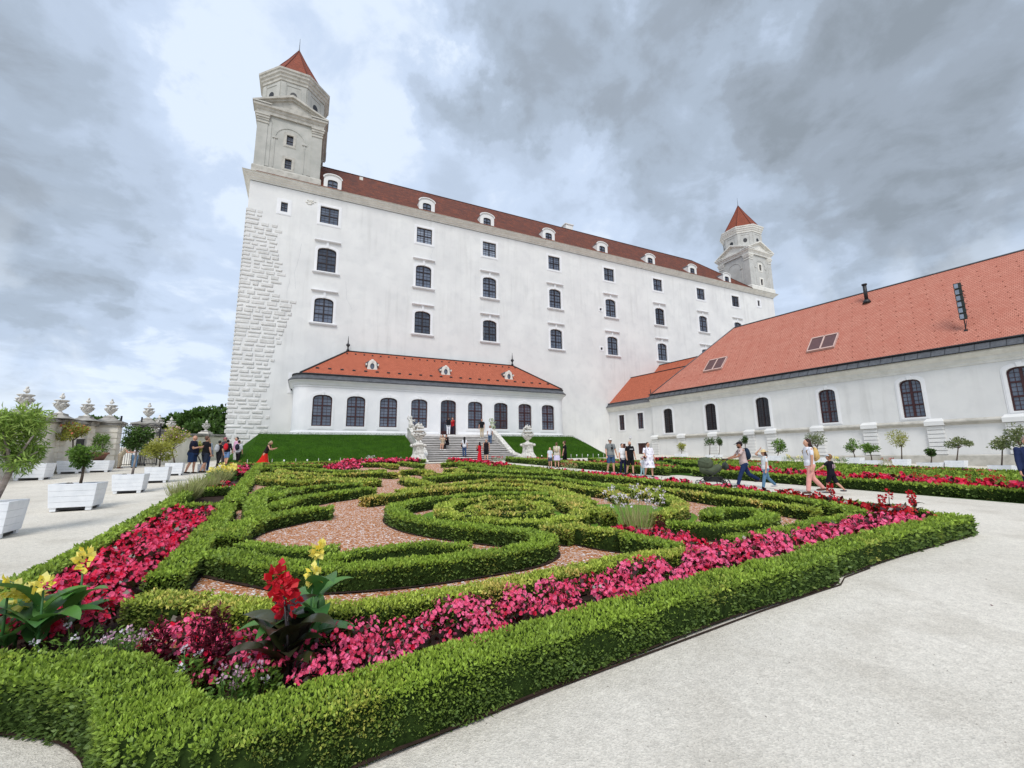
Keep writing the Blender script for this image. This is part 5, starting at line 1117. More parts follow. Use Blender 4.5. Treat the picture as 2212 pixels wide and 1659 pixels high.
# ------------------------------------------------------------------ garden wall, gate and urns on the left
UCAP=urn_mesh(1).mesh('vase',STONE)
def wall_run(name,a,b,h,label,pil=()):
    a=np.array(a[:2]);b=np.array(b[:2]); L=np.linalg.norm(b-a); d=(b-a)/L; ang=math.atan2(d[1],d[0]); o=empty(name,(a[0],a[1],gz(*a)),ang,label=label,cat='wall'); sl=(gz(*b)-gz(*a))/L
    m=MB()
    def bx(mb,x0,x1,y0,y1,z0,z1): mb.hexa([(x0,y0,z0+sl*x0),(x1,y0,z0+sl*x1),(x1,y1,z0+sl*x1),(x0,y1,z0+sl*x0),(x0,y0,z1+sl*x0),(x1,y0,z1+sl*x1),(x1,y1,z1+sl*x1),(x0,y1,z1+sl*x0)])
    bx(m,0,L,-.2,.2,-.4,h-.22); m.build('wall',GARDENWALL,o)
    c_=MB(); bx(c_,-.02,L+.02,-.26,.26,h-.24,h-.16); bx(c_,-.04,L+.04,-.38,.38,h-.159,h-.06); bx(c_,-.02,L+.02,-.3,.3,h-.059,h); c_.build('coping',CAPSTONE,o)
    for x in pil:
        p=MB(); bx(p,x-.36,x+.36,-.3,.3,-.3,h-.23)
        for k in range(7): bx(p,x-.42,x+.42,-.35,.35,.08+k*.33,.08+k*.33+.28)
        p.build('pilaster',GARDENWALL,o)
        q=MB(); bx(q,x-.52,x+.52,-.46,.46,h-.24,h-.05)
        pr=[(.52,h-.05),(.42,h+.05),(.3,h+.16),(.26,h+.26)]
        q.loft([[(x+sx*r,sy*r*.9,z+sl*x) for sx,sy in ((-1,-1),(1,-1),(1,1),(-1,1))] for r,z in pr],sm=False); q.build('pilaster_cap',CAPSTONE,o)
    return o,d,ang
def build_left_wall():
    H_=2.76
    A=np.array([-11.9,-3.4]); Cc=np.array([-25.1,25.7])
    o,d,ang=wall_run('garden_wall',A,Cc,H_,'cream plastered garden wall with weathered coping and stone urns on the left')
    L=np.linalg.norm(Cc-A)
    ur=[(50,'nearest and largest of the stone urns on the left garden wall'),(130,'second stone urn from the left on the garden wall'),(188,'third stone urn from the left, in front of a distant tree')]
    ap=[]
    for X,lab in ur:
        r=ray(X,890); n=np.array([-(Cc-A)[1],(Cc-A)[0],0]); t=((np.r_[A,0]-CAM)@n)/(r@n); p=CAM+t*r; x=(p[:2]-A)@((Cc-A)/L); ap.append((x,p,lab))
    sl=(gz(*Cc)-gz(*A))/L
    def bx(mb,x0,x1,y0,y1,z0,z1): mb.hexa([(x0,y0,z0+sl*x0),(x1,y0,z0+sl*x1),(x1,y1,z0+sl*x1),(x0,y1,z0+sl*x0),(x0,y0,z1+sl*x0),(x1,y0,z1+sl*x1),(x1,y1,z1+sl*x1),(x0,y1,z1+sl*x0)])
    for x,p,lab in ap:
        m=MB(); bx(m,x-.38,x+.38,-.3,.3,-.3,H_-.25)
        for k in range(7): bx(m,x-.43,x+.43,-.34,.34,.1+k*.33,.1+k*.33+.28)
        m.build('pilaster',GARDENWALL,o)
        q=MB(); bx(q,x-.5,x+.5,-.46,.46,H_-.26,H_-.02); q.loft([[(x+sx*r,sy*r*.85,z+sl*x) for sx,sy in ((-1,-1),(1,-1),(1,1),(-1,1))] for r,z in ((.85,H_),(.5,H_+.08),(.3,H_+.2),(.27,H_+.3))],sm=False); q.build('pilaster_cap',CAPSTONE,o)
        u=empty('stone_urn',(p[0],p[1],gz(p[0],p[1])+H_+.28),ang,label=lab,cat='stone urn',group='stone urns along the garden wall'); link('vase',UCAP,u).scale=(.66,.66,.62)
    wd=MB(); 
    r=ray(168,930); t=((np.r_[A,0]-CAM)@n)/(r@n); p=CAM+t*r; x=(p[:2]-A)@((Cc-A)/L); bx(wd,x-.5,x+.5,-.24,-.2,.1,1.75); wd.build('barred_window',BLACK,o,label='dark barred opening in the garden wall')
    # gate piers and wrought iron gate
    P1=Cc+np.array([.4,.65]); P2=np.array([-24.6,29.0])
    for p,X,lab,nm in ((P1,236,'left rusticated pier of the wrought iron gate','fourth stone urn, on the left gate pier'),(P2,300,'right pier behind the open iron gate','stone urn on the right gate pier')):
        m=MB(); z=gz(*p); m.box(-.5,.5,-.5,.5,-.3,2.55)
        for k in range(7): m.box(-.55,.55,-.55,.55,.1+k*.34,.1+k*.34+.29)
        g_=empty('gate_pier',(p[0],p[1],z),ANGW,label=lab,cat='gate pier'); m.build('pier',GARDENWALL,g_)
        q=MB(); q.box(-.68,.68,-.68,.68,2.55,2.68); q.box(-.75,.75,-.75,.75,2.681,2.8); q.lathe([(1.0,2.8),(.6,2.9),(.38,3.02),(.34,3.12)],n=4,ph=math.pi/4,sm=False); q.build('pier_cap',CAPSTONE,g_)
        u=empty('stone_urn',(p[0],p[1],z+3.1),ANGW,label=nm,cat='stone urn',group='stone urns along the garden wall'); link('vase',UCAP,u).scale=(.66,.66,.62)
    for (pa,pb,lab,hg) in ((P1+np.array([.15,.6]),P1+np.array([.55,2.35]),'left leaf of the black wrought iron gate with scrolled top',2.7),(P2+np.array([.1,-.6]),P2+np.array([2.0,-1.3]),'right leaf of the black wrought iron gate, standing open',2.7)):
        d=pb-pa; L2=np.linalg.norm(d); an=math.atan2(d[1],d[0]); g_=empty('iron_gate',(pa[0],pa[1],gz(*pa)),an,label=lab,cat='gate',group='leaves of the wrought iron gate')
        m=MB(); m.box(-.03,.05,-.03,.03,.05,hg+.5); m.box(L2-.05,L2,-.03,.03,.05,hg)
        for z in (.15,1.0,1.12,2.1): m.box(.05,L2-.05,-.02,.02,z,z+.04)
        m.build('gate_frame',BLACK,g_); b=MB()
        for i in range(13): x=.12+(L2-.2)*i/12; b.tube([(x,0,.12),(x,0,2.15+.25*math.sin(math.pi*i/12))],.014,5)
        b.build('gate_bars',BLACK,g_); s=MB()
        s.tube([(0,0,2.35)]+[(L2*i/10,0,2.3+.35*math.sin(math.pi*i/10)+.1) for i in range(1,11)],.022,5)
        for cx_ in (L2*.3,L2*.7):
            s.tube([(cx_+.22*math.cos(a)*(1-a/14),0,2.4+.22*math.sin(a)*(1-a/14)) for a in np.linspace(0,10,26)],.014,5)
        s.build('gate_scrolls',BLACK,g_)
    # low wall on to the castle corner
    Q=P0-NC*5-DC*19.3
    o2,d2,an2=wall_run('back_wall',P2+np.array([.5,.3]),(Q[0]-.6,Q[1]+1.2),2.2,'low cream wall between the iron gate and the castle corner, trees behind',pil=(6.9,))
    p=np.array(P2)+np.array([.5,.3])+d2*6.9; u=empty('stone_urn',(p[0],p[1],gz(*p)+2.44),an2,label='small stone urn on the low wall close to the castle corner',cat='stone urn',group='stone urns along the garden wall'); link('vase',UCAP,u).scale=(.62,.62,.52)
    a2,b2=P2+np.array([-.6,.3]),P2+np.array([-4,7.5]); wall_run('side_wall',a2,b2,2.5,'cream wall beyond the gate running away behind the tubs')
    for k,(f,lab) in enumerate(((.45,'faint stone urn behind the gate, left one'),(.85,'faint stone urn behind the gate, right one'))):
        p=a2+(b2-a2)*f; u=empty('stone_urn',(p[0],p[1],gz(*p)+2.5),ANGW,label=lab,cat='stone urn',group='stone urns along the garden wall'); link('vase',UCAP,u).scale=(.7,.7,.62)
build_left_wall()
# ------------------------------------------------------------------ trees and planters
def crown_mesh(rx,ry,rz,n,size,mat,rng,clumps=14,asp=.5,fill=.62,name='crown',spiky=.6,up=.2,tone=.45,flowers=None):
    cc=rng.normal(size=(clumps,3)); cc/=np.linalg.norm(cc,axis=1,keepdims=True); cc*=(rng.rand(clumps,1)**.45)*.72
    cr=.26+.2*rng.rand(clumps); i=rng.randint(0,clumps,n); v=rng.normal(size=(n,3)); v/=np.linalg.norm(v,axis=1,keepdims=True); rr=rng.rand(n,1)**.4
    p=cc[i]+v*rr*cr[i][:,None]; N_=v+p*.6; N_/=np.linalg.norm(N_,axis=1,keepdims=True)
    P_=p*np.array([rx,ry,rz]); V,Q=leaf_quads(P_,N_,size,asp,spiky,up,rng)
    tn=np.clip(tone+p[:,2]*.35+rng.normal(size=n)*.2+(rng.rand(clumps)[i]-.5)*.3,0,1)
    parts=[(V,Q,0,tn)]; mats=[mat]
    if flowers:
        k=flowers[1]; j=rng.randint(0,n,k); j=j[p[j,2]>0]; V2,Q2=leaf_quads(P_[j]*1.06,N_[j],size*.9,.9,.6,.3,rng); parts.append((V2,Q2,1,rng.rand(len(Q2)))); mats.append(flowers[0])
    return leaves_mesh(name,parts,mats)
def tree(name,loc,th,crad,n,size,mat,label,cat='tree',group=None,bark=None,seed=0,trunk_r=.03,lean=(0,0),asp=.5,clumps=14,spiky=.6,czoff=0,flowers=None,up=.2,tone=.45):
    rng=np.random.RandomState(seed+40); o=empty(name,loc,0,label=label,cat=cat,group=group)
    m=MB(); top=np.array([lean[0],lean[1],th]); pts=[np.array([0,0,-.1]),top*.5+np.array([trunk_r*.6,0,0]),top]; m.tube(pts,[trunk_r*1.25,trunk_r,trunk_r*.85],8)
    for k in range(6):
        a=k*1.05+rng.rand(); e=top+np.array([crad[0]*.55*math.cos(a),crad[1]*.55*math.sin(a),crad[2]*(.4+.8*rng.rand())]); m.tube([top-np.array([0,0,.02]),(top+e)/2+np.array([0,0,crad[2]*.05]),e],[trunk_r*.7,trunk_r*.45,trunk_r*.2],6)
    m.build('trunk',bark or BARKT,o)
    c_=link('crown',crown_mesh(*crad,n,size,mat,rng,clumps,asp,spiky=spiky,flowers=flowers,up=up,tone=tone),o); c_.location=(top[0],top[1],th+crad[2]*.75+czoff); return o
def planter_mesh(w,h):
    m=MB(); t=.06; f=.06   # boarded box flaring upwards, on short feet
    n=4
    for sx,sy in ((0,-1),(0,1),(-1,0),(1,0)):
        for k in range(n):
            z0=.07+(h-.07)*k/n+.0015; z1=.07+(h-.07)*(k+1)/n-.0015; r0=w/2-f*(1-(z0/h)); r1=w/2-f*(1-(z1/h))
            if sy: p=[(-r0,sy*(r0-t),z0),(r0,sy*(r0-t),z0),(r0,sy*r0,z0),(-r0,sy*r0,z0),(-r1,sy*(r1-t),z1),(r1,sy*(r1-t),z1),(r1,sy*r1,z1),(-r1,sy*r1,z1)]
            else: p=[(sx*(r0-t),-r0+t,z0),(sx*r0,-r0+t,z0),(sx*r0,r0-t,z0),(sx*(r0-t),r0-t,z0),(sx*(r1-t),-r1+t,z1),(sx*r1,-r1+t,z1),(sx*r1,r1-t,z1),(sx*(r1-t),r1-t,z1)]
            m.hexa(p)
    for sx in (-1,1):
        q=sorted((sx*w/2*1.0,sx*(w/2-.07))); m.box(q[0],q[1],-w/2,w/2,h,h+.03)
        q=sorted((sx*w/2*1.0,sx*(w/2-.07))); m.box(-w/2+.07,w/2-.07,q[0],q[1],h,h+.03)
    ft=m
    for sx in (-1,1):
        for sy in (-1,1): ft.box(sx*(w/2-.14)-.06,sx*(w/2-.14)+.06,sy*(w/2-.14)-.06,sy*(w/2-.14)+.06,0,.085)
    body=m.mesh('box_panels',WOODW)
    s=MB(); s.box(-w/2+.11,w/2-.11,-w/2+.11,w/2-.11,.09,h-.07); sm=s.mesh('soil',SOIL)
    u=MB(); u.box(-w/2+.13,w/2-.13,-w/2+.13,w/2-.13,.02,.088); um=u.mesh('underframe',BLACK)
    return body,sm,um
PLM=planter_mesh(1.0,.5)
def planter(loc,rz,sc_,label,group,hose=True):
    o=empty('planter_box',loc,rz,label=label,cat='planter',group=group); o.scale=sc_
    for nm,me in zip(('box_panels','soil','underframe'),PLM): link(nm,me,o)
    return o
def hose(loc,rz,r,label):
    m=MB(); m.tube([(-r,-.02,-.05),(-r,-.02,.06),(-r*.6,0,.1),(-.1,.02,.09),(0,.02,-.02)],.014,6,round_ends=True); m.tube([(-r*.75,.05,-.05),(-r*.7,.04,.08),(-r*.4,.03,.1)],.012,6)
    o=m.build('irrigation_hose',HOSE); o.location=loc; o.rotation_euler=(0,0,rz); tag(o,label,'hose','black hoses in the planters'); return o
def build_planters():
    gl='white planter boxes with small trees on the left gravel'; angp=math.atan2(E1[1],E1[0])
    def w_at(X,Y0,x0,x1): return (x1-x0)/930*G(X,Y0)[1]
    # near row: left x, right x, top y, bottom y of the box front in the picture; then tree data
    rows=[(-78,77,1100,1172,'nearest white planter box, cut by the left edge of the photo'),(103,226,1053,1106,'second white planter box from the left, holding a round lollipop tree'),(240,326,1030,1067,'third white planter box, under a dense dark ball tree'),(312,378,1013,1044,'fourth white planter box, with a loose light green tree'),(361,411,1003,1028,'fifth white planter box, beside the man in the navy shirt')]
    pos=[]
    for (x0,x1,yt,yb,lab),Xt in zip(rows,(-40,163,279,339,376)):
        dep=G((x0+x1)/2,yb)[1]; w_=(x1-x0)/930*dep*.62; h=(yb-yt)/930*dep; d_=dep+w_*.45; c_=G(Xt,yb)[:2]; c_=c_*d_/c_[1]; z=gz(*c_)
        planter((c_[0],c_[1],z),angp,(w_,w_,h/.5),lab,gl); pos.append((c_,z,h,w_))
    def T(i,X,Yc,wpx,hpx,n,size,mat,label,dx=0,**k):
        c_,z,h,w_=pos[i]; d=c_[1]; f=d/930; Xp=c_[0]; dx=0; q_=ray(X,Yc); q_=q_*d/q_[1]; Zc=CAM[2]+q_[2]; rz_=hpx/2*f; th=Zc-rz_*.75-(z+h-.08)
        x=q_[0]
        return tree('potted_tree',(Xp+dx,c_[1],z+h-.08),th,(wpx/2*f*1.12,wpx/2*f*1.12,rz_*1.12),n,size,mat,label,lean=(x-Xp-dx,0),group=None,seed=i*7,**k)
    T(0,34,958,122,138,4200,.13,OLIVEL,'large willow leaved tree with pale leaning trunk, cut by the left edge',bark=BARKP,trunk_r=.05,asp=.17,spiky=1.1,clumps=20,dx=-.1,up=-.05)
    T(1,184,987,56,44,1500,.075,GREENL,'small round lollipop tree in the second planter',trunk_r=.028,asp=.45)
    T(2,299,947,56,50,2200,.08,DARKL,'dense dark green ball tree in the third planter',trunk_r=.03,bark=BARKP,clumps=22,tone=.5)
    T(3,348,976,62,44,1500,.1,YGL,'loose light green tree in the fourth planter',trunk_r=.028,asp=.4,spiky=.9)
    T(4,373,953,56,54,1500,.1,YGL,'light green tree with pink blossoms in the fifth planter',trunk_r=.03,flowers=(LILAC,160),spiky=.9)
    for i in range(5):
        c_,z,h,w_=pos[i]; hose((c_[0]-.05,c_[1],z+h-.06),angp,w_*.34,['black hose loop in the nearest planter','black hose loop beside the lollipop trunk','black hose loop in the third planter','black hose loop in the fourth planter','black hose loop in the fifth planter'][i])
    # second row along the wall
    g2='white planter boxes along the garden wall'
    rows2=[(-40,8,1008,1031,'white planter by the wall, cut by the left edge'),(32,109,1000,1032,'wide white planter by the wall behind the willow leaved tree'),(124,180,994,1018,'white planter by the wall with an orange green tree'),(186,243,993,1015,'white planter by the gate pier with a pot on it'),(424,446,1000,1016,'white planter half hidden behind the visitors')]
    pos2=[]
    for x0,x1,yt,yb,lab in rows2:
        yb+=5; dep=G((x0+x1)/2,yb)[1]; w_=(x1-x0)/930*dep*.66; h=(yb-yt-4)/930*dep; d_=dep+w_*.1; c_=G((x0+x1)/2,yb)[:2]; c_=c_*d_/c_[1]; z=gz(*c_); planter((c_[0],c_[1],z),angp,(w_,w_,h/.5),lab,g2); pos2.append((c_,z,h,w_))
    pos[:]=pos2
    T(1,82,918,56,56,900,.13,GREYL,'thin pale tree by the wall, taller than the coping',trunk_r=.03,bark=BARKP,asp=.3,spiky=1.)
    T(2,160,936,62,40,1500,.12,YGL,'orange green spreading tree in front of the garden wall',trunk_r=.035,flowers=(ORPET,160),asp=.4)
    T(3,223,958,32,44,900,.1,GREENL,'slim green bush in the brown pot by the gate',trunk_r=.03,asp=.4)
    c_,z,h,w_=pos[3]; m=MB(); m.lathe([(.2,0),(.26,.1),(.34,.3),(.42,.34),(.42,.42),(.34,.42),(.3,.34)],n=14); o=m.build('clay_pot',TERRA); o.location=(c_[0]-.1,c_[1]-.05,z+h+.03); tag(o,'brown clay bowl standing on the planter by the gate','pot')
    T(4,428,972,24,30,500,.1,YGL,'small light tree behind the visitors at the wall',trunk_r=.03)
    g=G(150,1018); tree('potted_tree',(g[0],g[1],g[2]),.9,(.34,.34,.28),500,.09,GREENL,'small shrub behind the lollipop tree, left of it',seed=91,trunk_r=.02)
    # right side, in front of the wing
    g3='white planter boxes with small trees in front of the wing'
    R=[(1849,1828,1858,990,1003,1842,965,28,34,GREENL,.5,'loose green tree, first of the close pair by the wing'),(1885,1863,1898,996,1008,1879,970,34,24,GREENL,.5,'spreading green tree, second of the close pair by the wing'),(1950,1935,1965,994,1011,1945,951,52,36,YGL,.25,'spiky yellow green tree on a tall leaning stem'),(2012,1990,2034,1001,1011,2012,977,18,14,DARKL,.5,'smallest tree by the wing, a tiny dark ball'),(2068,2052,2088,997,1012,2068,958,50,26,GREYL,.4,'flat grey green crowned tree by the wing'),(2165,2149,2190,1007,1019,2163,958,58,30,GREYL,.45,'broad grey green tree with reddish tips near the right edge'),
       (1472,1461,1485,981,988,1472,966,18,18,YGL,.5,'small light green tree in front of the grey plinth'),(1533,1522,1536,983,989,1533,955,26,18,DARKL,.55,'left of the twin dark ball trees by the wing'),(1553,1542,1556,983,989,1554,955,20,18,DARKL,.55,'right of the twin dark ball trees by the wing'),(1610,1600,1622,984,992,1609,950,20,22,DARKL,.5,'dark tree rising behind the cap of the man with the pram'),(1680,1668,1700,986,1000,1681,964,32,30,GREENL,.5,'light green tree between the straw hat girl and the pram'),(1768,1752,1785,990,1004,1763,950,54,44,GREYL,.35,'tall sparse tree behind the woman with the straw backpack'),(2206,2196,2222,1009,1022,2200,942,60,50,GREYL,.35,'tall sparse tree behind the man at the right edge')]
    for i,(X,xa,xb,yt,yb,Xc,Yc,wp,hp,mat,asp,lab) in enumerate(R):
        f=G(X,yb)[1]/930; w_=(xb-xa)*f*.85; h=(yb-yt)*f; d_=930*f+w_*.4; g_=G(X,yb); c_=(g_[0]*d_/g_[1],d_); z=gz(*c_)
        planter((c_[0],c_[1],z),ANGW,(w_,w_,h/.5),'white planter box under the '+lab.split(',')[0].replace(' the ',' ')[:60],g3)
        q_=ray(Xc,Yc); q_=q_*d_/q_[1]; Zc=CAM[2]+q_[2]; rz_=hp/2*f; th=Zc-rz_*.75-(z+h-.05)
        tree('potted_tree',(c_[0],c_[1],z+h-.05),th,(wp/2*f*1.1,wp/2*f*1.1,rz_*1.1),700 if wp>30 else 420,.13,mat,lab,lean=(q_[0]-c_[0],0),seed=200+i,trunk_r=.03,asp=asp,spiky=.8,clumps=12 if asp>.4 else 9)
    # dark deciduous trees beyond the wall
    rng=random.Random(5)
    for i,(X,Yt,wp,hp,D,lab) in enumerate([(470,880,78,70,62,'tallest dark tree beyond the wall, touching the castle corner'),(425,886,80,62,60,'broad dark tree beyond the wall, second from the castle'),(382,892,80,58,64,'dark spreading tree beyond the wall, third from the castle'),(345,905,50,46,70,'low dark tree beyond the wall behind the gate pier'),(318,918,36,34,74,'small distant tree beyond the gate'),(222,903,44,32,66,'small distant tree behind the third urn'),(195,903,24,22,70,'tiny distant tree top left of the third urn'),(445,910,70,40,56,'low bushy tree between the castle corner and the urn')]):
        f=D/930; x=(X-1106)*f; zt=CAM[2]+(986+(1106-X)*.0126-Yt)*f; rz_=hp/2*f*1.25; zc=zt-rz_*.95; zb=gz(x,D) if D<100 else 0
        tree('deciduous_tree',(x,D,zb-1.5),zc-rz_*.75-zb+1.5,(wp/2*f*1.1,wp/2*f*1.1,rz_),5200,.55,DARKL,lab,group='dark trees beyond the garden wall',seed=300+i,trunk_r=.3,clumps=30,asp=.6,spiky=.8,tone=.42)
build_planters()
# ------------------------------------------------------------------ flowering plants
def canna(loc,h,leaf,pet,label,seed=0,stems=3,nl=9,L=.42,flower=1.,lean=0.,fn=34,wide=.22,fr=(.045,.045,.1)):
    rng=np.random.RandomState(seed); o=empty('canna_plant',loc,0,label=label,cat='canna plant',group='tall canna plants in the beds')
    st=MB(); tops=[]
    for k in range(stems):
        a=rng.rand()*6.28; r=.06*rng.rand()+.02; b=np.array([r*math.cos(a),r*math.sin(a),0]); hh=h*(1-.22*k/max(1,stems-1)) if stems>1 else h; t=b+np.array([(rng.rand()-.5)*.16+lean,(rng.rand()-.5)*.1,hh*.86]); st.tube([b,(b+t)/2+np.array([.01,0,0]),t],[.013,.01,.007],6); tops.append(t)
    st.build('stem',leaf,o)
    for k in range(nl):
        V=MB(); V.smooth=True; a=k*2.4+rng.rand()*.8; s=tops[k%stems]; z=.1+(h*.5)*rng.rand()*(.4+.6*k/nl); base=np.array([s[0]*z/h,s[1]*z/h,z]); l=L*(.7+.5*rng.rand()); wd=l*wide
        up=1.35-.45*rng.rand(); pts=[]; n=9; dirh=np.array([math.cos(a),math.sin(a),0]); sd=np.array([-math.sin(a),math.cos(a),0]); p=base.copy(); an=up
        for i in range(n+1):
            t=i/n; ww=wd*(math.sin(math.pi*min(1,t**.75*1.0))**.8)+.003; d=dirh*math.cos(an)+np.array([0,0,1])*math.sin(an); nn=np.cross(sd,d)
            pts+= [tuple(p+sd*ww-nn*ww*.35),tuple(p),tuple(p-sd*ww-nn*ww*.35)]; p=p+d*l/n; an-=(.12+.09*rng.rand())
        V.add(pts,[(3*i+j,3*i+j+1,3*i+j+4,3*i+j+3) for i in range(n) for j in (0,1)],True); 
        me=V.mesh('leaf',leaf); at=me.attributes.new('tone','FLOAT','FACE'); at.data.foreach_set('value',np.full(len(me.polygons),rng.rand(),np.float32)); link('leaf',me,o)
    for k,t in enumerate(tops[:max(1,int(stems*flower+.5))] if flower>0 else []):
        n=fn; c_=np.array([t[0],t[1],t[2]+.04]); q=rng.normal(size=(n,3)); q/=np.linalg.norm(q,axis=1,keepdims=True); P_=c_+q*np.array(fr)*rng.rand(n,1)**.5; 
        V,Q=leaf_quads(P_,q+np.array([0,0,.35]),.055,.8,.5,.2,rng); me=leaves_mesh('flower',[(V,Q,0,np.clip(rng.normal(size=n)*.3+.4,0,1))],[pet]); link('flower',me,o)
    return o
def tuft(name,loc,n,h,rad,mat,label,cat,seed=0,flowers=None,nf=0,fs=.03,asp=.08,group=None,leafsize=None,upw=1.6,spread=.5,flz=(.7,1.1)):
    """bushy or grassy plant from blades; flowers on thin stalks"""
    rng=np.random.RandomState(seed); a=rng.rand(n)*6.28; r=rad*np.sqrt(rng.rand(n))
    if leafsize is None:
        P_=np.c_[r*np.cos(a)*.35,r*np.sin(a)*.35,np.zeros(n)]; N_=np.c_[np.cos(a)*r/rad*.6,np.sin(a)*r/rad*.6,np.full(n,upw)]; V,Q=leaf_quads(P_,N_,h,asp,.12,.3,rng)
    else:
        z=h*rng.rand(n)*(1-.35*(r/rad)**2); P_=np.c_[r*np.cos(a),r*np.sin(a),z]; N_=np.c_[np.cos(a),np.sin(a),np.full(n,.7)]; V,Q=leaf_quads(P_,N_,leafsize,asp,spread,.3,rng)
    parts=[(V,Q,0,np.clip(.4+rng.normal(size=len(Q))*.25,0,1))]; mats=[mat]
    o=empty(name,loc,0,label=label,cat=cat,group=group); link('foliage',leaves_mesh('foliage',parts,mats),o)
    if flowers is not None:
        pts=[];st=MB()
        for k in range(nf):
            b=rng.rand()*6.28; rr=rad*math.sqrt(rng.rand()); e=np.array([rr*math.cos(b),rr*math.sin(b),h*(flz[0]+(flz[1]-flz[0])*rng.rand())]); st.tube([(e[0]*.4,e[1]*.4,0),tuple(e)],.003+.0009*fs/.03,4)
            q=rng.normal(size=(11,3)); q/=np.linalg.norm(q,axis=1,keepdims=True); pts.append((e+q*fs*.6,q))
        st.build('stalks',mat,o); P_=np.concatenate([p for p,_ in pts]); N_=np.concatenate([q for _,q in pts]); V,Q=leaf_quads(P_,N_,fs,.8,.4,.3,rng); link('blossoms',leaves_mesh('blossoms',[(V,Q,0,rng.rand(len(Q)))],[flowers]),o)
    return o
def build_flowers():
    def at(X,Y,h=0): return G(X,Y,h)
    g=at(612,1500); canna((g[0],g[1],g[2]),.80,CANNAD,REDPET,'tall bronze leaved canna with deep red flowers in the foreground bed',seed=3,stems=4,nl=13,L=.4,wide=.24,fn=44,fr=(.06,.06,.09))
    g=at(668,1450); canna((g[0],g[1],g[2]),.92,CANNAG,YEL,'green leaved canna with yellow flowers right behind the red one',seed=5,stems=2,nl=11,L=.5,lean=.0,wide=.2,fn=26,fr=(.03,.03,.06))
    g=at(75,1430); canna((g[0],g[1],g[2]),.62,CANNAG,YEL,'yellow canna with broad green leaves near the left edge',seed=8,stems=2,nl=10,L=.46,lean=-.08,fn=26,fr=(.06,.04,.04))
    g=at(135,1400); canna((g[0],g[1],g[2]),.72,CANNAG,YEL,'slim yellow canna over the crimson begonias',seed=12,stems=1,nl=4,L=.34,lean=.02)
    g=at(10,1440); canna((g[0],g[1],g[2]),.6,CANNAG,YEL,'canna with yellow flowers cut by the left edge',seed=14,stems=2,nl=5,L=.34,lean=-.0)
    for i,(X,Y,h,lab) in enumerate([(1800,1110,.62,'scarlet canna beside the boy at the path corner'),(1918,1128,.6,'red canna near the far right corner of the front bed'),(1985,1130,.58,'bronze canna with thin red buds at the right corner')]):
        g=at(X,Y); canna((g[0],g[1],g[2]),h,CANNAD,REDPET,lab,seed=20+i,stems=2,nl=6,L=.25)
    for i,(X,Y,h,lab) in enumerate([(325,1492,.42,'maroon feathery amaranth left of the green tuft'),(425,1520,.55,'tall maroon feathery amaranth in the foreground bed'),(460,1500,.5,'second maroon feathery amaranth, beside the tall one'),(1428,1175,.4,'dark red amaranth spike beside the centre bed')]):
        g=at(X,Y); tuft('amaranth_plant',(g[0],g[1],g[2]),620,h*1.1,.07,MAROON,lab,'amaranth',30+i,leafsize=.04,asp=.32,spread=.8,group='maroon amaranth plants')
    for i,(X,Y,h,r,lab) in enumerate([(170,1440,.24,.3,'low mound of small green leaves beside the yellow cannas'),(270,1465,.3,.16,'pale pink flowered bushy plant left of the maroon spikes'),(395,1540,.34,.1,'green tuft with tiny pale flowers before the amaranth'),(500,1560,.32,.13,'green plant with lilac flowers in the foreground bed'),(560,1530,.26,.12,'green leafy clump beside the bronze canna')]):
        g=at(X,Y); tuft('bedding_plant',(g[0],g[1],g[2]),520,h,r,GREENL,lab,'flowering plant',40+i,LILAC if i in (1,3) else WHP,(6,14,3,9,0)[i] or 1,.02,leafsize=.035,asp=.4,spread=.8,group='small bedding plants in the corner bed')
    g=at(1378,1150); tuft('spider_flower_clump',(g[0],g[1],g[2]),95,.5,.6,DRYG,'airy clump of white spider flowers on thin stalks beside the spiral','flowers',60,WHP,36,.034,asp=.03,flz=(1.0,1.6))
    for i,(X,Y,h,r,lab) in enumerate([(398,1085,.55,.55,'feathery pale ornamental grass at the left bed corner'),(440,1070,.6,.6,'ornamental grass clump behind the first one'),(475,1048,.55,.5,'ornamental grass clump close to the yellow cannas')]):
        g=at(X,Y); tuft('ornamental_grass',(g[0],g[1],g[2]),420,h,r,DRYG,lab,'grass clump',70+i,asp=.03,upw=.7,group='ornamental grasses in the left border')
    g=at(403,1082); tuft('amaranth_plant',(g[0],g[1],g[2]),260,.42,.16,MAROON,'small maroon amaranth among the pale grasses','amaranth',75,leafsize=.09,asp=.32,spread=.8,group='maroon amaranth plants')
    for i,(X,Y,lab) in enumerate([(470,1046,'front yellow flowering canna of the left border bed'),(482,1040,'middle yellow flowering canna of the left border bed'),(493,1036,'back yellow flowering canna of the left border bed')]):
        g=at(X,Y); tuft('yellow_flower_clump',(g[0],g[1],g[2]),160,.5,.4,CANNAG,lab,'flowers',80+i,YEL,14,.1,leafsize=.16,asp=.45,group='yellow cannas in the left border',flz=(.7,1.2))
    for i,(X,Y,lab) in enumerate([(505,1022,'coral flower clump behind the yellow cannas'),(1075,1004,'tall mixed flowers in the distant bed, left one'),(800,1003,'airy distant plants around the far begonia patch'),(1230,1020,'pale flower clump with an orange bloom by the path'),(1660,1028,'grassy clump beside the woman in white'),(2010,1060,'coral flowers beyond the path near the right edge'),(2130,1062,'red flowers beyond the path by the man at the right')]):
        g=at(X,Y); d=g[1]; tuft('mixed_flower_clump',(g[0],g[1],g[2]),170,.55,.45,DRYG if i in (2,3,4) else GREENL,lab,'flowers',90+i,(ORPET,REDPET,WHP,ORPET,LILAC,REDPET,REDPET)[i],8,.06,leafsize=.12,asp=.2,group='mixed flower clumps in the beds')
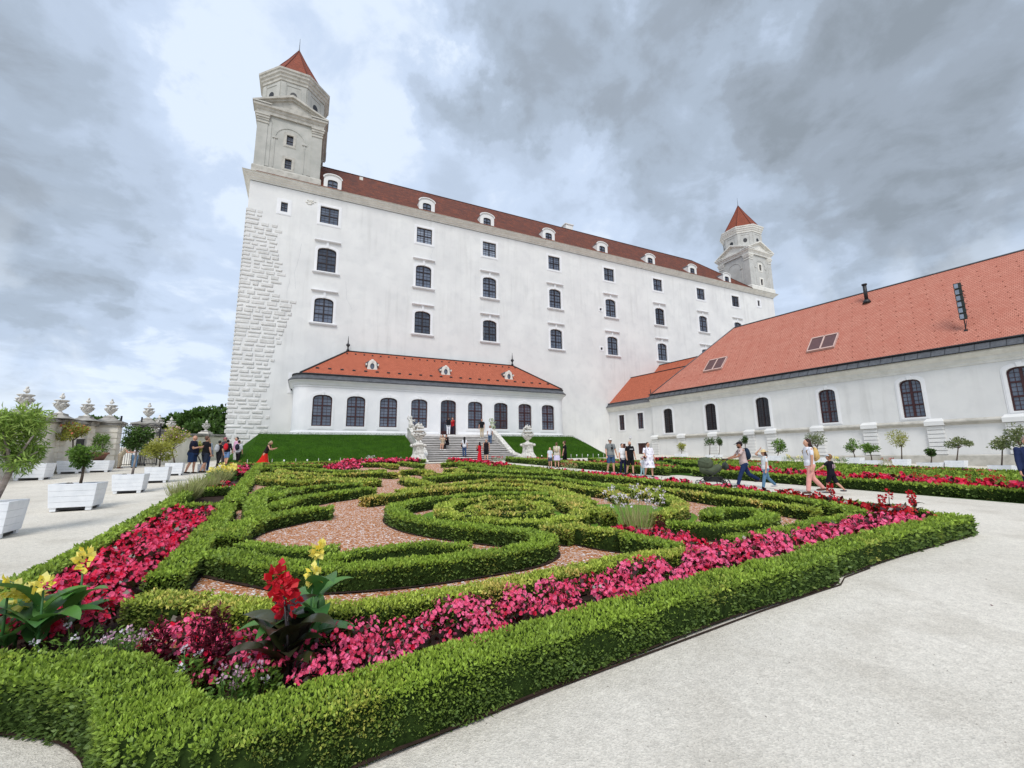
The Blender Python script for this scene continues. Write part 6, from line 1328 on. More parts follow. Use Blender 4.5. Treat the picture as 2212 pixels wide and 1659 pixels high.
    for i,(X,Y,lab) in enumerate([(1698,1000,'pale yellow lilies by the wing, left plant'),(1722,1002,'pale yellow lilies by the wing, right plant'),(1818,1003,'pale yellow lilies left of the close pair of trees'),(1913,1008,'grey green grass clump between the planters')]):
        g=at(X,Y); tuft('lily_clump',(g[0],g[1],g[2]),80,.5,.4,CANNAG if i<3 else DRYG,lab,'flowers',110+i,YEL if i<3 else REDPET,3,.08,leafsize=.2,asp=.16,group='plants along the foot of the wing')
build_flowers()
# ------------------------------------------------------------------ people
CL={}
def cloth(r,g,b,rough=.85):
    k=(r,g,b)
    if k not in CL: CL[k]=pm('cloth_%d_%d_%d'%k,lin(r,g,b),tuple(x*.78 for x in lin(r,g,b)),6,rough,.12,60,.15)
    return CL[k]
SKIN=pm('skin',lin(206,158,132),lin(192,142,118),9,.55,.03,80,.35); SKIN2=pm('tanned_skin',lin(166,118,92),lin(150,104,82),9,.55,.03,80,.35)
EYE=pm('eye_dark',lin(30,24,22)); LIP=pm('lips',lin(160,84,78))
def person(X,Yf,Yh,rz,label,top=None,bottom=None,hair=(60,42,32),hairlen=0,sleeve=.55,leg=1.,skirt=None,dress=None,cap=None,hat=None,skin=None,lean=0.,stride=0.,la=(5,10,6),ra=(5,10,6),fat=1.,child=False,fem=False,sit=None,pos=None,H=None,shoe=(60,56,54),beard=False,bald=False,glasses=False,xoff=0,turn=0.,kneeb=8,tprint=None,extra=None,head_pitch=0.):
    """pose angles in degrees: arm=(swing forward, elbow bend, away from body)"""
    skin=skin or SKIN
    if pos is None:
        g=G(X,Yf); pos=(g[0],g[1],g[2])
    if H is None: H=(Yf-Yh)/930*pos[1]
    o=empty('person',pos,math.radians(rz),label=label,cat='person'); r=math.radians
    hd=1.18 if child else 1.0
    hipz=.515; lt=.235; ls=.235
    if sit: hipz=sit/H
    P=lambda x,y,z: np.array([x,y,z])*H
    ln=r(lean); up=np.array([0,math.sin(ln),math.cos(ln)]); fw=np.array([0,math.cos(ln),-math.sin(ln)]); rt=np.array([1.,0,0])
    hip=P(0,0,hipz); Sp=lambda z,y=0: hip+up*(z*H)+fw*(y*H)
    sh_w=(.112 if not fem else .098)*(.5+.5*fat); hw=.052
    shz=.305; neck=Sp(.335); headc=Sp(.335+.075*hd,.012)
    # limbs
    legs=[]
    for sx,a in ((-1,stride),(1,-stride)):
        h0=P(sx*hw*(.1+.9*fat),0,hipz-.005)
        if sit: th=np.array([0,math.sin(r(82)),math.cos(r(82))*-1*-.0-.1]); th=nrm(th); k=h0+th*lt*H; ank=k+P(0,.02,-ls); 
        else:
            kb=kneeb if a>=0 else kneeb+abs(a)*1.1; A=r(a+ (kb*.3 if a>=0 else 0)); th=np.array([0,math.sin(A),-math.cos(A)]); B=r(a-kb+(kb*.3 if a>=0 else 0)); sk=np.array([0,math.sin(B),-math.cos(B)])
            k=h0+th*lt*H; ank=k+sk*ls*H
        legs.append([h0,k,ank,sx])
    if not sit:
        mn=min(l[2][2] for l in legs)-.042*H
        o.location.z-=0; dz=-mn
        hip=hip+np.array([0,0,dz]); neck=Sp(.335); headc=Sp(.335+.075*hd,.012)
        for l in legs:
            for i in range(3): l[i]=l[i]+np.array([0,0,dz])
    arms=[]
    for sx,(sw,eb,ab) in ((-1,la),(1,ra)):
        s0=Sp(shz-.01)+rt*sx*sh_w*H*.98; A=r(sw)+ln*.3; u=np.array([sx*math.sin(r(ab)),math.sin(A)*math.cos(r(ab)),-math.cos(A)*math.cos(r(ab))]); e=s0+u*.17*H
        A2=A+r(eb); ins=-sx*.22*min(1,eb/60) if eb>20 else sx*math.sin(r(ab))*.4; f=nrm([ins,math.sin(A2),-math.cos(A2)]); w_=e+f*.148*H; arms.append([s0,e,w_,f,sx])
    def torso(mb,g=0.,z0=-.03,z1=.33,f=1.):
        F_=fat
        L=[(-.05,.078*F_,.062*F_,0),(0,.092*F_,.072*F_,0),(.05,.09*F_,.068*F_,.004*F_),(.1,(.078 if fem else .084)*F_,.058*F_+.0,.01*(F_-1)*4),(.17,.09*(.5+.5*F_),.063*(.4+.6*F_),.004),(.24,.1*(.55+.45*F_),.062*(.6+.4*F_),0),(.285,.1*(.6+.4*F_)*(sh_w/.11),.052,0),(.315,.07,.04,0),(.335,.035,.033,0)]
        rings=[]
        for z,rx,ry,y in L:
            if z<z0-.001 or z>z1: continue
            c_=Sp(z,y); rings.append([tuple(c_+rt*(rx*H+g)*math.cos(t)+fw*(ry*H+g)*math.sin(t)) for t in np.linspace(0,6.283,17)[:-1]])
        mb.loft(rings)
    b=MB(); b.smooth=True; torso(b)
    b.tube([Sp(.31),Sp(.36,.004)],[.034*H,.03*H],10)
    RH=np.array([rt,fw,up]).T@np.array([[1,0,0],[0,math.cos(r(head_pitch)),-math.sin(r(head_pitch))],[0,math.sin(r(head_pitch)),math.cos(r(head_pitch))]]); hh=H*hd
    def hp(x,y,z): return headc+RH@(np.array([x,y,z])*hh)
    b.ell(headc,(.043*hh,.052*hh,.064*hh),14,10,RH); b.ell(hp(0,.008,-.03),(.034*hh,.04*hh,.036*hh),12,8,RH)
    b.ell(hp(0,.052,-.008),(.0085*hh,.012*hh,.016*hh),8,6,RH)
    for sx in (-1,1): b.ell(hp(sx*.044,0,-.006),(.007*hh,.012*hh,.017*hh),8,6,RH)
    for h0,k,a,sx in legs:
        b.tube([h0,(h0+k)/2,k],[.052*H*(.55+.45*fat),.046*H*(.6+.4*fat),.031*H],12,round_ends=True); b.tube([k,k*.65+a*.35+np.array([0,-.006*H,0]),a],[.031*H,.031*H,.018*H],12,round_ends=True)
        b.tube([a+P(0,-.02,-.022),a+P(sx*.006,.05,-.028),a+P(sx*.01,.088,-.03)],[.02*H,.02*H,.014*H],10,round_ends=True)
    for s0,e,w_,f,sx in arms:
        b.tube([s0,e],[.029*H*(.6+.4*fat),.022*H],10,round_ends=True); b.tube([e,(e+w_)/2,w_],[.0225*H,.021*H,.0135*H],10,round_ends=True)
        pc=w_+f*.026*H; sd=nrm(np.cross(f,[0,0,1]) if abs(f[2])<.95 else [0,1,0]); b.tube([w_,pc,w_+f*.05*H],[.013*H,.021*H,.02*H],10,sq=.55,xax=tuple(sd),round_ends=True)
    body=remesh(b,max(.0085,.0085*H/1.7*1.2),'body',[skin,EYE,LIP],1)
    # fingers, rooted in the palm; eyes and mouth
    bm_=bmesh.new(); bm_.from_mesh(body); fb=MB(); fb.smooth=True
    for s0,e,w_,f,sx in arms:
        sd=nrm(np.cross(f,[0,0,1]) if abs(f[2])<.95 else [0,1,0]); nn=np.cross(sd,f)
        for i,(of,L_) in enumerate(((-.015,.036),(-.005,.042),(.005,.04),(.014,.031))):
            p0=w_+f*.042*H+sd*of*H; p1=p0+f*L_*.55*H+nn*.004*H; p2=p1+nrm(f+nn*.7)*L_*.5*H; fb.tube([p0,p1,p2],[.0058*H,.0052*H,.0042*H],6,round_ends=True)
        p0=w_+f*.014*H-sd*.014*H; p1=p0+nrm(f-sd*.8)*.022*H; p2=p1+nrm(f-sd*.2+nn*.5)*.02*H; fb.tube([p0,p1,p2],[.0066*H,.006*H,.0048*H],6,round_ends=True)
    fb.cm=1
    for sx in (-1,1): fb.ell(hp(sx*.017,.0465,.004),(.0065*hh,.004*hh,.0035*hh),8,6,RH)
    fb.cm=2; fb.ell(hp(0,.047,-.034),(.012*hh,.004*hh,.003*hh),8,6,RH)
    tmp=fb.mesh('t',[skin,EYE,LIP]); bm_.from_mesh(tmp); bm_.to_mesh(body); bm_.free(); bpy.data.meshes.remove(tmp)
    link('body',body,o)
    vx=max(.012,.012*H/1.7)
    def garment(name,fn,mat,vox=None,sm=2):
        m=MB(); m.smooth=True; fn(m); me=remesh(m,vox or vx,name,[mat],sm); return link(name,me,o)
    if top and not dress:
        def f_(m):
            torso(m,.013*H,-.05,.335)
            for s0,e,w_,f,sx in arms:
                if sleeve<=0: continue
                if sleeve<=1: m.tube([s0-rt*sx*.01*H,s0*(1-sleeve)+e*sleeve],[.037*H*(.6+.4*fat),.032*H*(.6+.4*fat)],12,round_ends=True)
                else: m.tube([s0,e,e*(2-sleeve)+w_*(sleeve-1)],[.036*H,.029*H,.023*H],12,round_ends=True)
        garment('shirt' if sleeve<=1 else 'jacket',f_,cloth(*top))
    if bottom and not dress:
        def f_(m):
            rings=[]
            for z,rx,ry in ((-.055,.075,.06),(-.02,.094*fat,.076*fat),(.02,.096*fat,.074*fat),(.045,.088*fat,.067*fat)):
                c_=Sp(z); rings.append([tuple(c_+rt*(rx*H+.008*H)*math.cos(t)+fw*(ry*H+.008*H)*math.sin(t)) for t in np.linspace(0,6.283,17)[:-1]])
            m.loft(rings)
            for h0,k,a,sx in legs:
                if leg<=1.0 and leg<.62:
                    q=leg/.5; m.tube([h0,h0*(1-q)+k*q],[.062*H*(.5+.5*fat),.052*H*(.6+.4*fat)],12,round_ends=False)
                else: 
                    m.tube([h0,(h0+k)/2,k],[.06*H*(.5+.5*fat),.053*H*(.6+.4*fat),.041*H],12,round_ends=True); m.tube([k,(k+a)/2,a+P(0,0,.004)],[.041*H,.039*H,.033*H],12)
        garment('shorts' if leg<.62 else 'trousers',f_,cloth(*bottom))
    if skirt or dress:
        col=skirt or dress; z1=.06 if skirt else .30; hem=(skirt or dress)[3] if len(col)>3 else .3
        def f_(m):
            if dress:
                torso(m,.012*H,.0,.335)
                for s0,e,w_,f,sx in arms:
                    if sleeve>0: m.tube([s0,s0*(1-sleeve)+e*sleeve],[.036*H,.034*H],12,round_ends=True)
            n=28; rings=[]; zt=hip[2]+.06*H; zb=hem*H
            for k in range(8):
                q=k/7; z=zt+(zb-zt)*q; rr=(.083*fat+.045*q)*H; yo=(legs[0][1][1]+legs[1][1][1])/2*q
                rings.append([(rr*math.cos(t)*(1+.05*q*math.sin(7*t)),yo+rr*(.82+.1*q)*math.sin(t)*(1+.05*q*math.sin(7*t))+extra[0]*q*q*(math.sin(t)<0) if extra else yo+rr*(.82+.1*q)*math.sin(t)*(1+.05*q*math.sin(7*t)),z) for t in np.linspace(0,6.283,n+1)[:-1]])
            m.loft(rings)
        garment('skirt' if skirt else 'dress',f_,cloth(*col[:3]) if not tprint else tprint)
        if skirt is None and top: pass
    # shoes
    for h0,k,a,sx in legs:
        garment('shoe',lambda m,a=a,sx=sx: m.tube([a+P(0,-.028,-.02),a+P(sx*.004,.03,-.024),a+P(sx*.008,.085,-.028),a+P(sx*.01,.105,-.03)],[.0245*H,.026*H,.023*H,.016*H],10,sq=.85,round_ends=True),cloth(*shoe))
    # hair and headwear
    if not bald:
        def f_(m):
            m.ell(hp(0,-.009,.012),(.049*hh,.055*hh,.063*hh),14,10,RH)
            if hairlen>0:
                e=hp(0,-.045,-.02)-up*hairlen*H*.5-fw*.012*H; q=hp(0,-.052,-.02)-up*hairlen*H-fw*.004*H
                m.tube([hp(0,-.02,.02),e,q],[.046*hh,.042*hh*(1+hairlen),.03*hh],10,sq=.62,xax=(1,0,0),round_ends=True)
                for sx in (-1,1): m.tube([hp(sx*.03,-.005,.02),hp(sx*.042,-.008,-.03),hp(sx*.045,-.012,-.06)-up*hairlen*H*.4],[.02*hh,.018*hh,.012*hh],8,round_ends=True)
        hm=garment('hair',f_,pm('hair_%d_%d'%(hair[0],int(X)),lin(*hair),lin(*[int(c_*.7) for c_ in hair]),30,.6,.3,90,.3),max(.009,.009*H/1.7),1)
        hm.location=tuple(-fw*.012*hh+up*.006*hh)
    if beard:
        def f_(m): m.ell(hp(0,.022,-.044),(.036*hh,.034*hh,.028*hh),12,8,RH)
        garment('beard',f_,pm('beard_hair',lin(70,48,38)),.009,1)
    if glasses:
        m=MB(); 
        for sx in (-1,1): m.ell(hp(sx*.018,.053,.004),(.013*hh,.004*hh,.0095*hh),8,6,RH)
        m.build('sunglasses',BLACK,o)
    if cap:
        m=MB(); m.smooth=True; rings=[]
        for q in np.linspace(0,1,6): rr=math.cos(q*1.45)*.056; zz=.03+math.sin(q*1.5)*.042; rings.append([tuple(hp(rr*math.cos(t),-.004+rr*1.06*math.sin(t),zz)) for t in np.linspace(0,6.283,17)[:-1]])
        m.loft(rings); br=[]
        br.append([tuple(hp(.045*math.cos(t),.03+.03*math.sin(t),.034)) for t in np.linspace(0,3.1416,9)]); br.append([tuple(hp(.045*math.cos(t),.035+.075*math.sin(t),.024)) for t in np.linspace(0,3.1416,9)])
        a0=[np.array(p) for p in br[0]]+[np.array(p) for p in br[1][::-1]]; m.extr([tuple(p) for p in a0],tuple(up*.005*hh)); m.build('cap',cloth(*cap),o)
    if hat:
        m=MB(); m.smooth=True; rings=[[tuple(hp(rr*math.cos(t),rr*math.sin(t),zz+.008*math.sin(2*t)*(rr>.08))) for t in np.linspace(0,6.283,21)[:-1]] for rr,zz in ((.13,.028),(.132,.031),(.06,.042),(.055,.075),(.04,.088),(.01,.092))]; m.loft(rings); m.build('straw_hat',cloth(*hat),o)
    if tprint and not dress: pass
    o['_H']=H
    return o,dict(H=H,back=lambda z,d: Sp(z,-d),sp=Sp,up=up,fw=fw,arms=arms,hip=hip,hp=hp)
def attach_world(o,p): # local point of a person to world
    M4=Matrix.Translation(o.location)@Matrix.Rotation(o.rotation_euler[2],4,'Z'); return M4@Vector(p)
def backpack(per,col,label,s=1.,strap=(30,30,34),cat='backpack'):
    o,i=per; H=i['H']; c_=i['sp'](.2,-.085); w_=attach_world(o,c_); b=empty('backpack',w_,o.rotation_euler[2],label=label,cat=cat)
    m=MB(); m.smooth=True; m.ell((0,-.02*H*s,0),(.075*H*s,.052*H*s,.115*H*s),14,10); m.ell((0,-.05*H*s,-.03*H*s),(.055*H*s,.035*H*s,.06*H*s),12,8); me=remesh(m,.013,'bag',[cloth(*col)],1); link('bag',me,b)
    st=MB()
    for sx in (-1,1): st.tube([(sx*.04*H,.0,.1*H*s),(sx*.062*H,.075*H,.122*H),(sx*.07*H,.155*H,.06*H),(sx*.075*H,.13*H,-.03*H),(sx*.06*H,.0,-.08*H)],.008*H,6,round_ends=True)
    st.build('strap',cloth(*strap),b); return b
def shoulder_bag(per,col,label,side=1,z=.0,y=.03,s=1.,name='shoulder_bag'):
    o,i=per; H=i['H']; c_=i['sp'](z,y)+np.array([side*.13*H,0,0]); w_=attach_world(o,c_); b=empty(name,w_,o.rotation_euler[2],label=label,cat='bag')
    m=MB(); m.smooth=True; m.ell((0,0,0),(.03*H*s,.07*H*s,.055*H*s),12,8); m.box(-.025*H*s,.025*H*s,-.06*H*s,.06*H*s,-.045*H*s,.03*H*s); link('bag',remesh(m,.012,'bag',[cloth(*col)],1),b)
    st=MB(); st.tube([(0,-.05*H*s,.03*H*s),(-side*.03*H,-.02*H,(.3-z)*H),(-side*.03*H,.03*H,(.3-z)*H),(0,.05*H*s,.03*H*s)],.006*H,6); st.build('strap',cloth(*col),b); return b
def build_people():
    navy=(34,38,58); blk=(30,30,34); jean=(64,84,120); ljean=(104,138,170); wht=(232,230,232); denim=(150,164,178)
    # group on the left gravel
    person(257,1012,957,-75,'person in a beige vest over a maroon sweater bending forward by the gate',top=(196,184,160),bottom=(186,172,150),hair=(190,184,178),lean=38,la=(30,50,5),ra=(20,60,5),sleeve=.3,shoe=(90,40,36))
    person(289,1011,958,60,'person in a white top and light blue jeans behind the ball tree',top=wht,bottom=ljean,hair=(120,100,80),sleeve=1.6,la=(25,60,8),ra=(20,60,8))
    p=person(412,1023,942,-70,'heavy bald man in navy T shirt and denim shorts holding a phone at chest height',top=navy,bottom=(44,66,104),bald=True,fat=1.55,leg=.46,la=(12,95,8),ra=(16,90,8),shoe=(36,34,36),stride=5)
    ph=MB(); ph.box(-.035,.035,-.006,.006,-.07,.07); q=ph.build('phone',BLACK); q.location=attach_world(p[0],(p[1]['arms'][0][2]+p[1]['arms'][1][2])/2+np.array([0,.09,.02])); q.rotation_euler=(1.1,0,p[0].rotation_euler[2]); tag(q,'dark phone in the hands of the man in navy','phone')
    person(449,1022,944,-20,'man in black shirt and dark shorts standing behind the blonde woman',top=blk,bottom=(50,58,76),hair=(120,90,70),leg=.5,fat=1.1,shoe=(40,38,38),stride=8,pos=tuple(G(440,1021.5)))
    person(443,1018.6,948,12,'blonde woman in a pale denim jacket and dark jeans seen from behind',top=denim,bottom=(48,66,104),hair=(206,172,116),hairlen=.05,sleeve=1.9,fem=True,la=(20,70,8),ra=(5,20,8),shoe=(216,206,200))
    p=person(470,1010,953,-10,'person all in black with a light grey backpack',top=blk,bottom=blk,hair=(38,30,28),leg=.8,la=(30,60,8),ra=(5,15,8),stride=6); backpack(p,(178,180,184),'light grey backpack worn by the person in black',1.25)
    person(482,1004,946,170,'man in a pink cap mostly hidden behind the others',top=(70,64,70),bottom=(84,80,84),cap=(196,120,130))
    p=person(488,1005.4,950.6,0,'boy in black top and light denim shorts with a red backpack',top=(32,32,40),bottom=(110,140,182),hair=(30,26,26),leg=.46,stride=4,la=(8,20,12),ra=(8,20,12),sleeve=1.4); backpack(p,(206,36,50),'bright red backpack on the boy in denim shorts',1.15)
    person(507,1003,945.5,150,'person in a pink shirt and white trousers facing the others',top=(216,168,196),bottom=(224,222,220),hair=(34,28,26),sleeve=1.2)
    p=person(512.5,1003.5,952,0,'person in a pale shirt and black trousers with a black backpack',top=(206,206,212),bottom=(34,32,36),hair=(30,26,26),sleeve=1.2,stride=7,la=(10,40,10)); backpack(p,(40,42,54),'black backpack on the person in the pale shirt',1.15)
    person(571,1007,951,-80,'woman in flowing red skirt hurrying along the foot of the bank',top=(44,34,36),skirt=(214,44,34,.12),hair=(196,172,140),hairlen=.06,sleeve=.0,lean=24,fem=True,stride=16,la=(15,85,5),ra=(20,80,5),extra=(-.34,))
    # stairs and pavilion door
    def ps(X,s,t,z): p_=LW(s,t,z); return (p_[0],p_[1],z)
    def stair_pos(X,Yf):       # where the sight line meets the flight
        r=ray(X,Yf); best=None
        for t in np.linspace(8.3,.2,200):
            v=PP(X,Yf,P0+NC*t,NC); zz=ZST+(3.8-ZST)*np.clip((8.1-t)/(8.1-1.7),0,1)
            if best is None or abs(v[2]-zz)<best[0]: best=(abs(v[2]-zz),t,v)
        t=best[1]; n=15; i=np.clip(math.floor((8.1-t)/(8.1-1.7)*(n-1)),-1,n-2); z=ZST+(3.8-ZST)*(i+1)/n if t>1.7 else 3.8
        if t>8.1: z=gz(*best[2][:2])
        p_=best[2]; return (p_[0],p_[1],z)
    DOOR=lambda X,t:(lambda v:(v[0],v[1],3.8))(PP(X,940,P0+NC*t,NC))
    person(968.5,0,0,5,'man in black T shirt and white trousers embracing someone at the pavilion door',top=blk,bottom=(232,232,236),hair=(70,50,42),la=(70,40,10),ra=(75,40,0),pos=DOOR(968.5,.9),H=1.78)
    person(977,0,0,150,'person in a red shirt and dark trousers being embraced at the pavilion door',top=(196,40,48),bottom=(50,46,60),hair=(90,60,44),la=(75,30,0),ra=(60,40,0),pos=DOOR(977.5,.45),H=1.76,sleeve=1.)
    person(1041,0,0,178,'man in black polo shirt and khaki trousers at the top of the stairs',top=blk,bottom=(196,178,150),hair=(40,30,26),pos=stair_pos(1041,946),H=1.84,shoe=(230,226,220),la=(3,12,10),ra=(3,12,10))
    p=person(1058.5,0,0,180,'man in white T shirt and blue jeans coming down the stairs',top=wht,bottom=(62,88,120),hair=(26,22,22),skin=SKIN2,pos=stair_pos(1058.5,958.5),H=1.74,stride=7,la=(3,14,9),ra=(3,14,9)); shoulder_bag(p,(34,34,38),'small black bag across the man in white on the stairs',side=-.55,z=.06,y=.07,s=.7,name='crossbody_bag')
    for X,Yf,Yh,c1,c2,lab,hl in ((957,974,945,(206,188,164),(186,160,136),'woman in beige sitting on the steps beside the left parapet',.04),(966.5,974,943,(30,28,32),(32,30,34),'person in black with pale shoes sitting on the steps',.0)):
        sp_=stair_pos(X,970); person(X,0,0,175 if hl else 150,lab,top=c1,bottom=c2,hair=(60,40,32),hairlen=hl,sit=.5,pos=(sp_[0],sp_[1],sp_[2]-.02),H=1.68,lean=14,la=(50,70,4),ra=(60,95,4),fem=bool(hl),leg=.5 if hl else 1.,shoe=(226,220,216),sleeve=1.)
    p=person(1003,0,0,10,'woman with very long black hair and blue jeans at the foot of the stairs',top=(224,224,228),bottom=(54,76,112),hair=(24,20,22),hairlen=.26,pos=stair_pos(1003,991),H=1.66,fem=True,stride=6,la=(5,20,14),ra=(5,20,14)); shoulder_bag(p,(38,30,32),'dark rucksack hanging at the side of the long haired woman',side=-1,z=.05,s=1.2,name='hanging_bag')
    p=person(1036,996,956.5,40,'woman in a long red dress at the foot of the stairs',dress=(206,28,44,.05),hair=(40,26,26),hairlen=.12,fem=True,sleeve=0,la=(40,110,5),ra=(20,60,8),skin=SKIN2); shoulder_bag(p,(112,22,40),'dark red shoulder bag of the woman in the red dress',side=-1,z=.06,s=1.15)
    person(1050.5,996,949.5,5,'bald man in long black vest top with red pattern and black shorts',top=(36,28,34),bottom=blk,bald=True,leg=.46,sleeve=0,skin=SKIN,stride=6,shoe=(180,150,130),fat=1.1,la=(5,15,8),ra=(5,15,8))
    p=person(1189,1010.5,967.5,175,'small blonde girl in white T shirt and dark shorts with a pale blue bag',top=(220,222,228),bottom=(74,76,96),hair=(214,188,142),hairlen=.1,fem=True,leg=.4,stride=9,shoe=(50,40,44)); shoulder_bag(p,(150,190,226),'pale blue bag held in front by the blonde girl',side=-.3,z=-.0,y=.08,s=.9)
    p=person(1203.5,1010.5,957,-10,'woman in beige top and pale lilac skirt walking away from the stairs',top=(216,206,190),skirt=(214,206,232,.29),hair=(120,92,66),fem=True,fat=1.2,sleeve=.4,la=(20,60,8),ra=(5,10,8)); backpack(p,(212,200,170),'beige backpack on the woman in the lilac skirt',.9)
    person(1221,1009,954,70,'man in black T shirt and black trousers right of the lilac skirt',top=blk,bottom=(26,26,30),hair=(90,64,46),stride=8,pos=tuple(G(1221,1008.5)))
    # right path
    p=person(1321,1022.6,948.7,-165,'man in grey T shirt, denim shorts and pale cap with a black sling bag',top=(134,138,138),bottom=(66,92,128),cap=(226,222,214),hair=(120,96,76),leg=.46,stride=8,fat=1.12,la=(5,15,12),ra=(5,15,12),glasses=True,shoe=(210,204,198)); shoulder_bag(p,(28,28,32),'black sling bag on the chest of the man in grey',side=0,z=.2,y=.1,s=.75,name='sling_bag')
    person(1347,1024,960,-170,'woman in white T shirt, sunglasses and navy trousers between two men',top=(236,236,238),bottom=(34,38,66),hair=(46,34,32),fem=True,glasses=True,stride=6,la=(8,20,14),ra=(3,12,8),hairlen=.0,leg=.95)
    p=person(1363,1025,954.6,-160,'bald bearded man in lettered black T shirt and black shorts',top=(22,22,26),bottom=(28,28,32),bald=True,beard=True,leg=.5,stride=7,fat=1.15,la=(3,12,10),ra=(3,12,8))
    o,i=p; 
    def text(body,size,par,loc,rot,mat,name='lettering'):
        cu=bpy.data.curves.new(name,'FONT'); cu.body=body; cu.size=size; cu.align_x='CENTER'; cu.align_y='CENTER'; cu.extrude=.002
        t=bpy.data.objects.new(name,cu); C.objects.link(t); dg=bpy.context.evaluated_depsgraph_get(); me=bpy.data.meshes.new_from_object(t.evaluated_get(dg)); bpy.data.objects.remove(t); me.materials.clear(); me.materials.append(mat); q=link(name,me,par); q.location=loc; q.rotation_euler=rot; return q
    wl=cloth(236,236,236); c_=i['sp'](.235,.094); m=MB(); H=i['H']
    for k in range(7): m.box(-.06*H+k*.0175*H,-.047*H+k*.0175*H,-.004,.012,-.006*H,(.008+.004*(k%2))*H)
    q=m.build('chest_lettering',wl,o); q.location=c_; q.rotation_euler=(0,0,0)
    pr=pm('floral_white_dress',lin(236,232,238),lin(232,228,236),3,.85,.1,60,.15,col3=lin(120,112,140),scale3=11,amt3=.9)
    p=person(1403.5,1031,957.6,-165,'woman in a white floral dress holding out one arm',dress=(236,232,238,.27),tprint=pr,hair=(60,36,28),fem=True,fat=1.5,sleeve=.9,ra=(35,20,28),la=(3,10,12),stride=6,glasses=True); shoulder_bag(p,(60,36,36),'dark handbag on the shoulder of the woman in the floral dress',side=1,z=.05,s=.8)
    person(1389,1029.6,989,-150,'small child in white shirt and pale cap in front of the floral dress',top=(224,230,236),bottom=(176,214,220),cap=(232,222,226),hair=(150,110,80),child=True,stride=5,la=(5,20,10),ra=(5,20,10))
    p=person(1612,1051,953,82,'bearded man in patterned pink shirt and jeans pushing the green pram',top=(206,184,180),bottom=(38,54,92),cap=(44,34,42),hair=(40,30,28),beard=True,stride=24,lean=7,la=(38,32,3),ra=(38,32,3),skin=SKIN2,shoe=(66,54,50)); backpack(p,(36,52,74),'dark blue backpack on the man pushing the pram',1.15)
    build_pram(p)
    person(1658,1056.5,974,86,'girl in a straw sun hat, white T shirt and blue jeans holding her hat',top=(230,234,236),bottom=(96,132,160),hat=(226,200,150),hair=(84,50,42),hairlen=.13,fem=True,stride=17,la=(5,8,6),ra=(125,95,25),skin=SKIN,shoe=(190,190,196))
    p=person(1757,1066,950.6,84,'woman with long brown hair in white T shirt and loose pink trousers',top=(232,232,240),bottom=(232,166,156),hair=(62,38,34),hairlen=.13,fem=True,stride=15,la=(4,8,8),ra=(-18,10,20),shoe=(90,60,52)); backpack(p,(212,176,112),'round straw coloured backpack on the woman in pink trousers',1.15,(150,120,80))
    p=person(1801,1066,985,25,'boy in pale cap and black shirt with a pink number ten on its back',top=(30,28,38),bottom=(28,26,36),cap=(204,214,224),hair=(150,112,76),child=True,leg=.5,stride=18,la=(35,20,35),ra=(5,15,6),shoe=(90,92,100))
    o,i=p; c_=i['sp'](.19,-.083); text('10',.15*i['H'],o,c_,(math.pi/2,0,0),cloth(226,186,206),'shirt_number')
    p=person(2246,1092,948,150,'man in sunglasses and dark blue jacket over a checked shirt, cut by the right edge',top=(40,50,84),bottom=(34,38,70),hair=(170,150,136),sleeve=1.95,glasses=True,fat=1.15,la=(5,10,6),ra=(5,10,6),stride=5)
    o,i=p; m=MB(); H=i['H']
    for a in range(5):
        for b in range(8): m.cm=(a+b)%2; m.box(-.04*H+a*.016*H,-.04*H+(a+1)*.016*H,0,.012,-.1*H+b*.03*H,-.1*H+(b+1)*.03*H)
    q=m.build('checked_shirt',[cloth(220,224,226),cloth(96,110,124)],o); q.location=i['sp'](.15,.083*1.0)
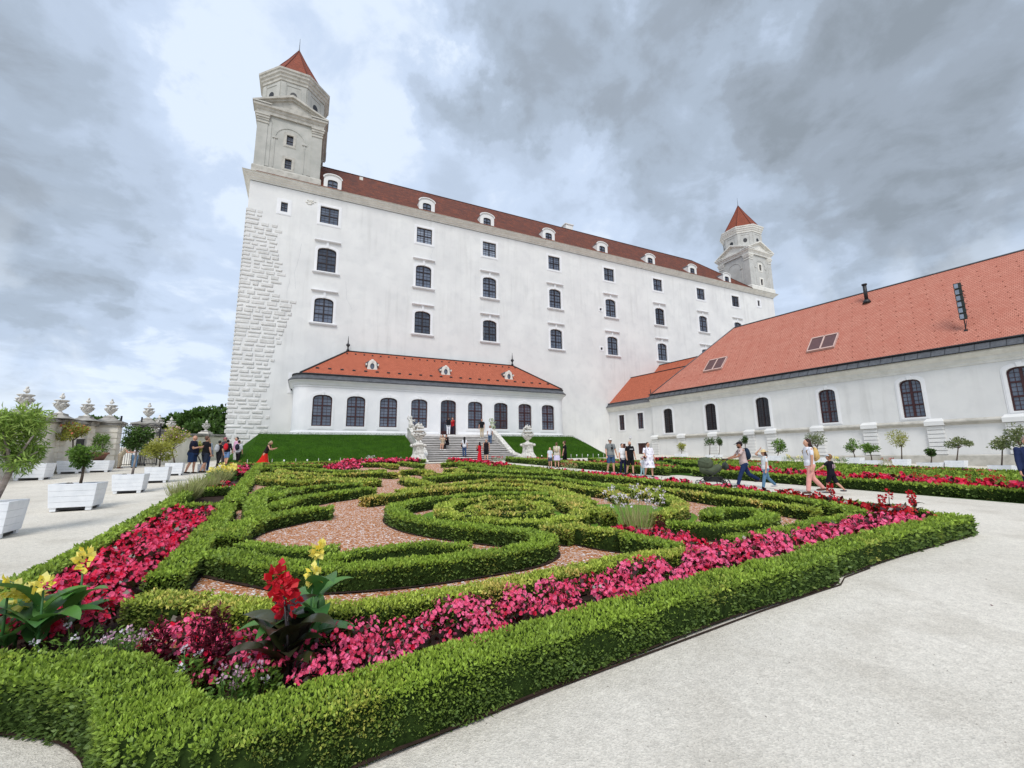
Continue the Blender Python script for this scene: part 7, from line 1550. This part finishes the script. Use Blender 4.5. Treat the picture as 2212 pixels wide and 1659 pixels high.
def build_pram(per):
    o,i=per; g=G(1540,1050); d=g[1]; rz=math.radians(86); c_=(g[0]-.02,g[1]-.05,g[2]); b=empty('baby_pram',c_,rz,label='olive green baby pram with black spoked wheels pushed along the path',cat='pram')
    gr=cloth(86,94,74); 
    fr=MB()
    for sx in (-.24,.24):
        fr.tube([(sx,.38,.18),(sx,-.1,.52),(sx,-.52,.98)],.014,6); fr.tube([(sx,-.38,.16),(sx,.0,.48),(sx,.3,.6)],.012,6); fr.tube([(sx,.38,.18),(sx,-.38,.16)],.012,6)
    fr.tube([(-.24,-.52,.98),(.24,-.52,.98)],.018,8); fr.tube([(-.26,-.38,.16),(.26,-.38,.16)],.012,6); fr.tube([(-.26,.38,.18),(.26,.38,.18)],.012,6); fr.build('chassis',BLACK,b)
    for y,r_ in ((.42,.11),(.18,.11),(-.38,.14)):
        for sx in (-.27,.27):
            if y==.18: continue
            w_=MB(); n=20
            w_.loft([[( sx+.018*s1,y+r_*math.cos(2*math.pi*k/n)*q,r_+r_*math.sin(2*math.pi*k/n)*q) for k in range(n)] for s1,q in ((-1,.82),(-1,1),(1,1),(1,.82),(-1,.82))],cap0=False,cap1=False); 
            for k in range(5): a=2*math.pi*k/5; w_.tube([(sx,y,r_),(sx,y+r_*.85*math.cos(a),r_+r_*.85*math.sin(a))],.01,5)
            w_.ell((sx,y,r_),(.03,.025,.025),8,6); w_.build('wheel',BLACK,b)
    s=MB(); s.smooth=True; s.tube([(0,.28,.62),(0,.05,.54),(0,-.24,.66)],[.16,.19,.14],14,xax=(1,0,0),round_ends=True); link('seat_body',remesh(s,.02,'seat_body',[gr],2),b)
    h=MB(); h.smooth=True; h.ell((0,.2,.82),(.235,.28,.235),18,12)
    for k in range(4):
        a=.5+k*.62; h.tube([(.245*math.cos(t),.2+.29*math.cos(a)*math.sin(t),.82+.245*math.sin(a)*math.sin(t)) for t in np.linspace(0,math.pi,13)],.013,6)
    link('hood',remesh(h,.018,'hood',[gr],1),b)
    bk=MB(); bk.box(-.2,.2,-.3,.25,.2,.34); bk.build('basket',cloth(46,48,46),b)
    hb=MB(); hb.ell((0,0,0),(.2,.1,.15),12,8); hb.ell((0,-.06,-.04),(.14,.06,.08),10,6); q=remesh(hb,.02,'changing_bag',[cloth(70,76,70)],1); q2=link('changing_bag',q); q2.location=attach_world(b,(0,-.5,.72)); q2.rotation_euler=(0,0,rz); tag(q2,'grey green changing bag hanging from the pram handle','bag')
build_people()
for me in bpy.data.objects:
    if '_H' in me: del me['_H']
# ------------------------------------------------------------------ loose things on the ground
def build_litter():
    rng=np.random.RandomState(77); m=MB(); 
    def pebble(x,y,r):
        z=gz(x,y); a=rng.rand()*3.14; vs=[]
        for k in range(5): vs.append((x+r*math.cos(a+k*1.257)*(.7+.5*rng.rand()),y+r*math.sin(a+k*1.257)*(.7+.5*rng.rand()),z-.002))
        vs.append((x,y,z+r*.7)); m.add(vs,[(k,(k+1)%5,5) for k in range(5)],False)
    for i in range(2600):
        d=1.6+9*rng.rand()**1.4; an=-1.0+2.1*rng.rand(); x=d*math.sin(an); y=d*math.cos(an); u,v=touv((x,y))
        if v>.15 and u>-1.1 and u<13.9: continue
        pebble(x,y,.003+.006*rng.rand()**2)
    o=m.build('loose_pebbles',pm('pebbles',lin(176,170,160),lin(120,114,106),9,.9),kind='stuff'); tag(o,'scattered small stones on the pale gravel path','pebbles')
    for i in range(26):
        d=2+7*rng.rand(); an=-.9+2.*rng.rand(); x=d*math.sin(an); y=d*math.cos(an); u,v=touv((x,y))
        if v>.0 and u>-1.2 and u<14: continue
        V,Q=leaf_quads(np.array([[x,y,gz(x,y)+.004]]),np.array([[math.cos(i),math.sin(i),.1]]),.028,.5,.3,.0,rng); q=link('fallen_leaf',np_mesh('fallen_leaf',V,Q,MAROON if i%3 else BARKT,tone=np.array([.5]))); tag(q,'small dry fallen leaf lying on the pale gravel of the foreground','fallen leaf','dry leaves on the gravel')
build_litter()
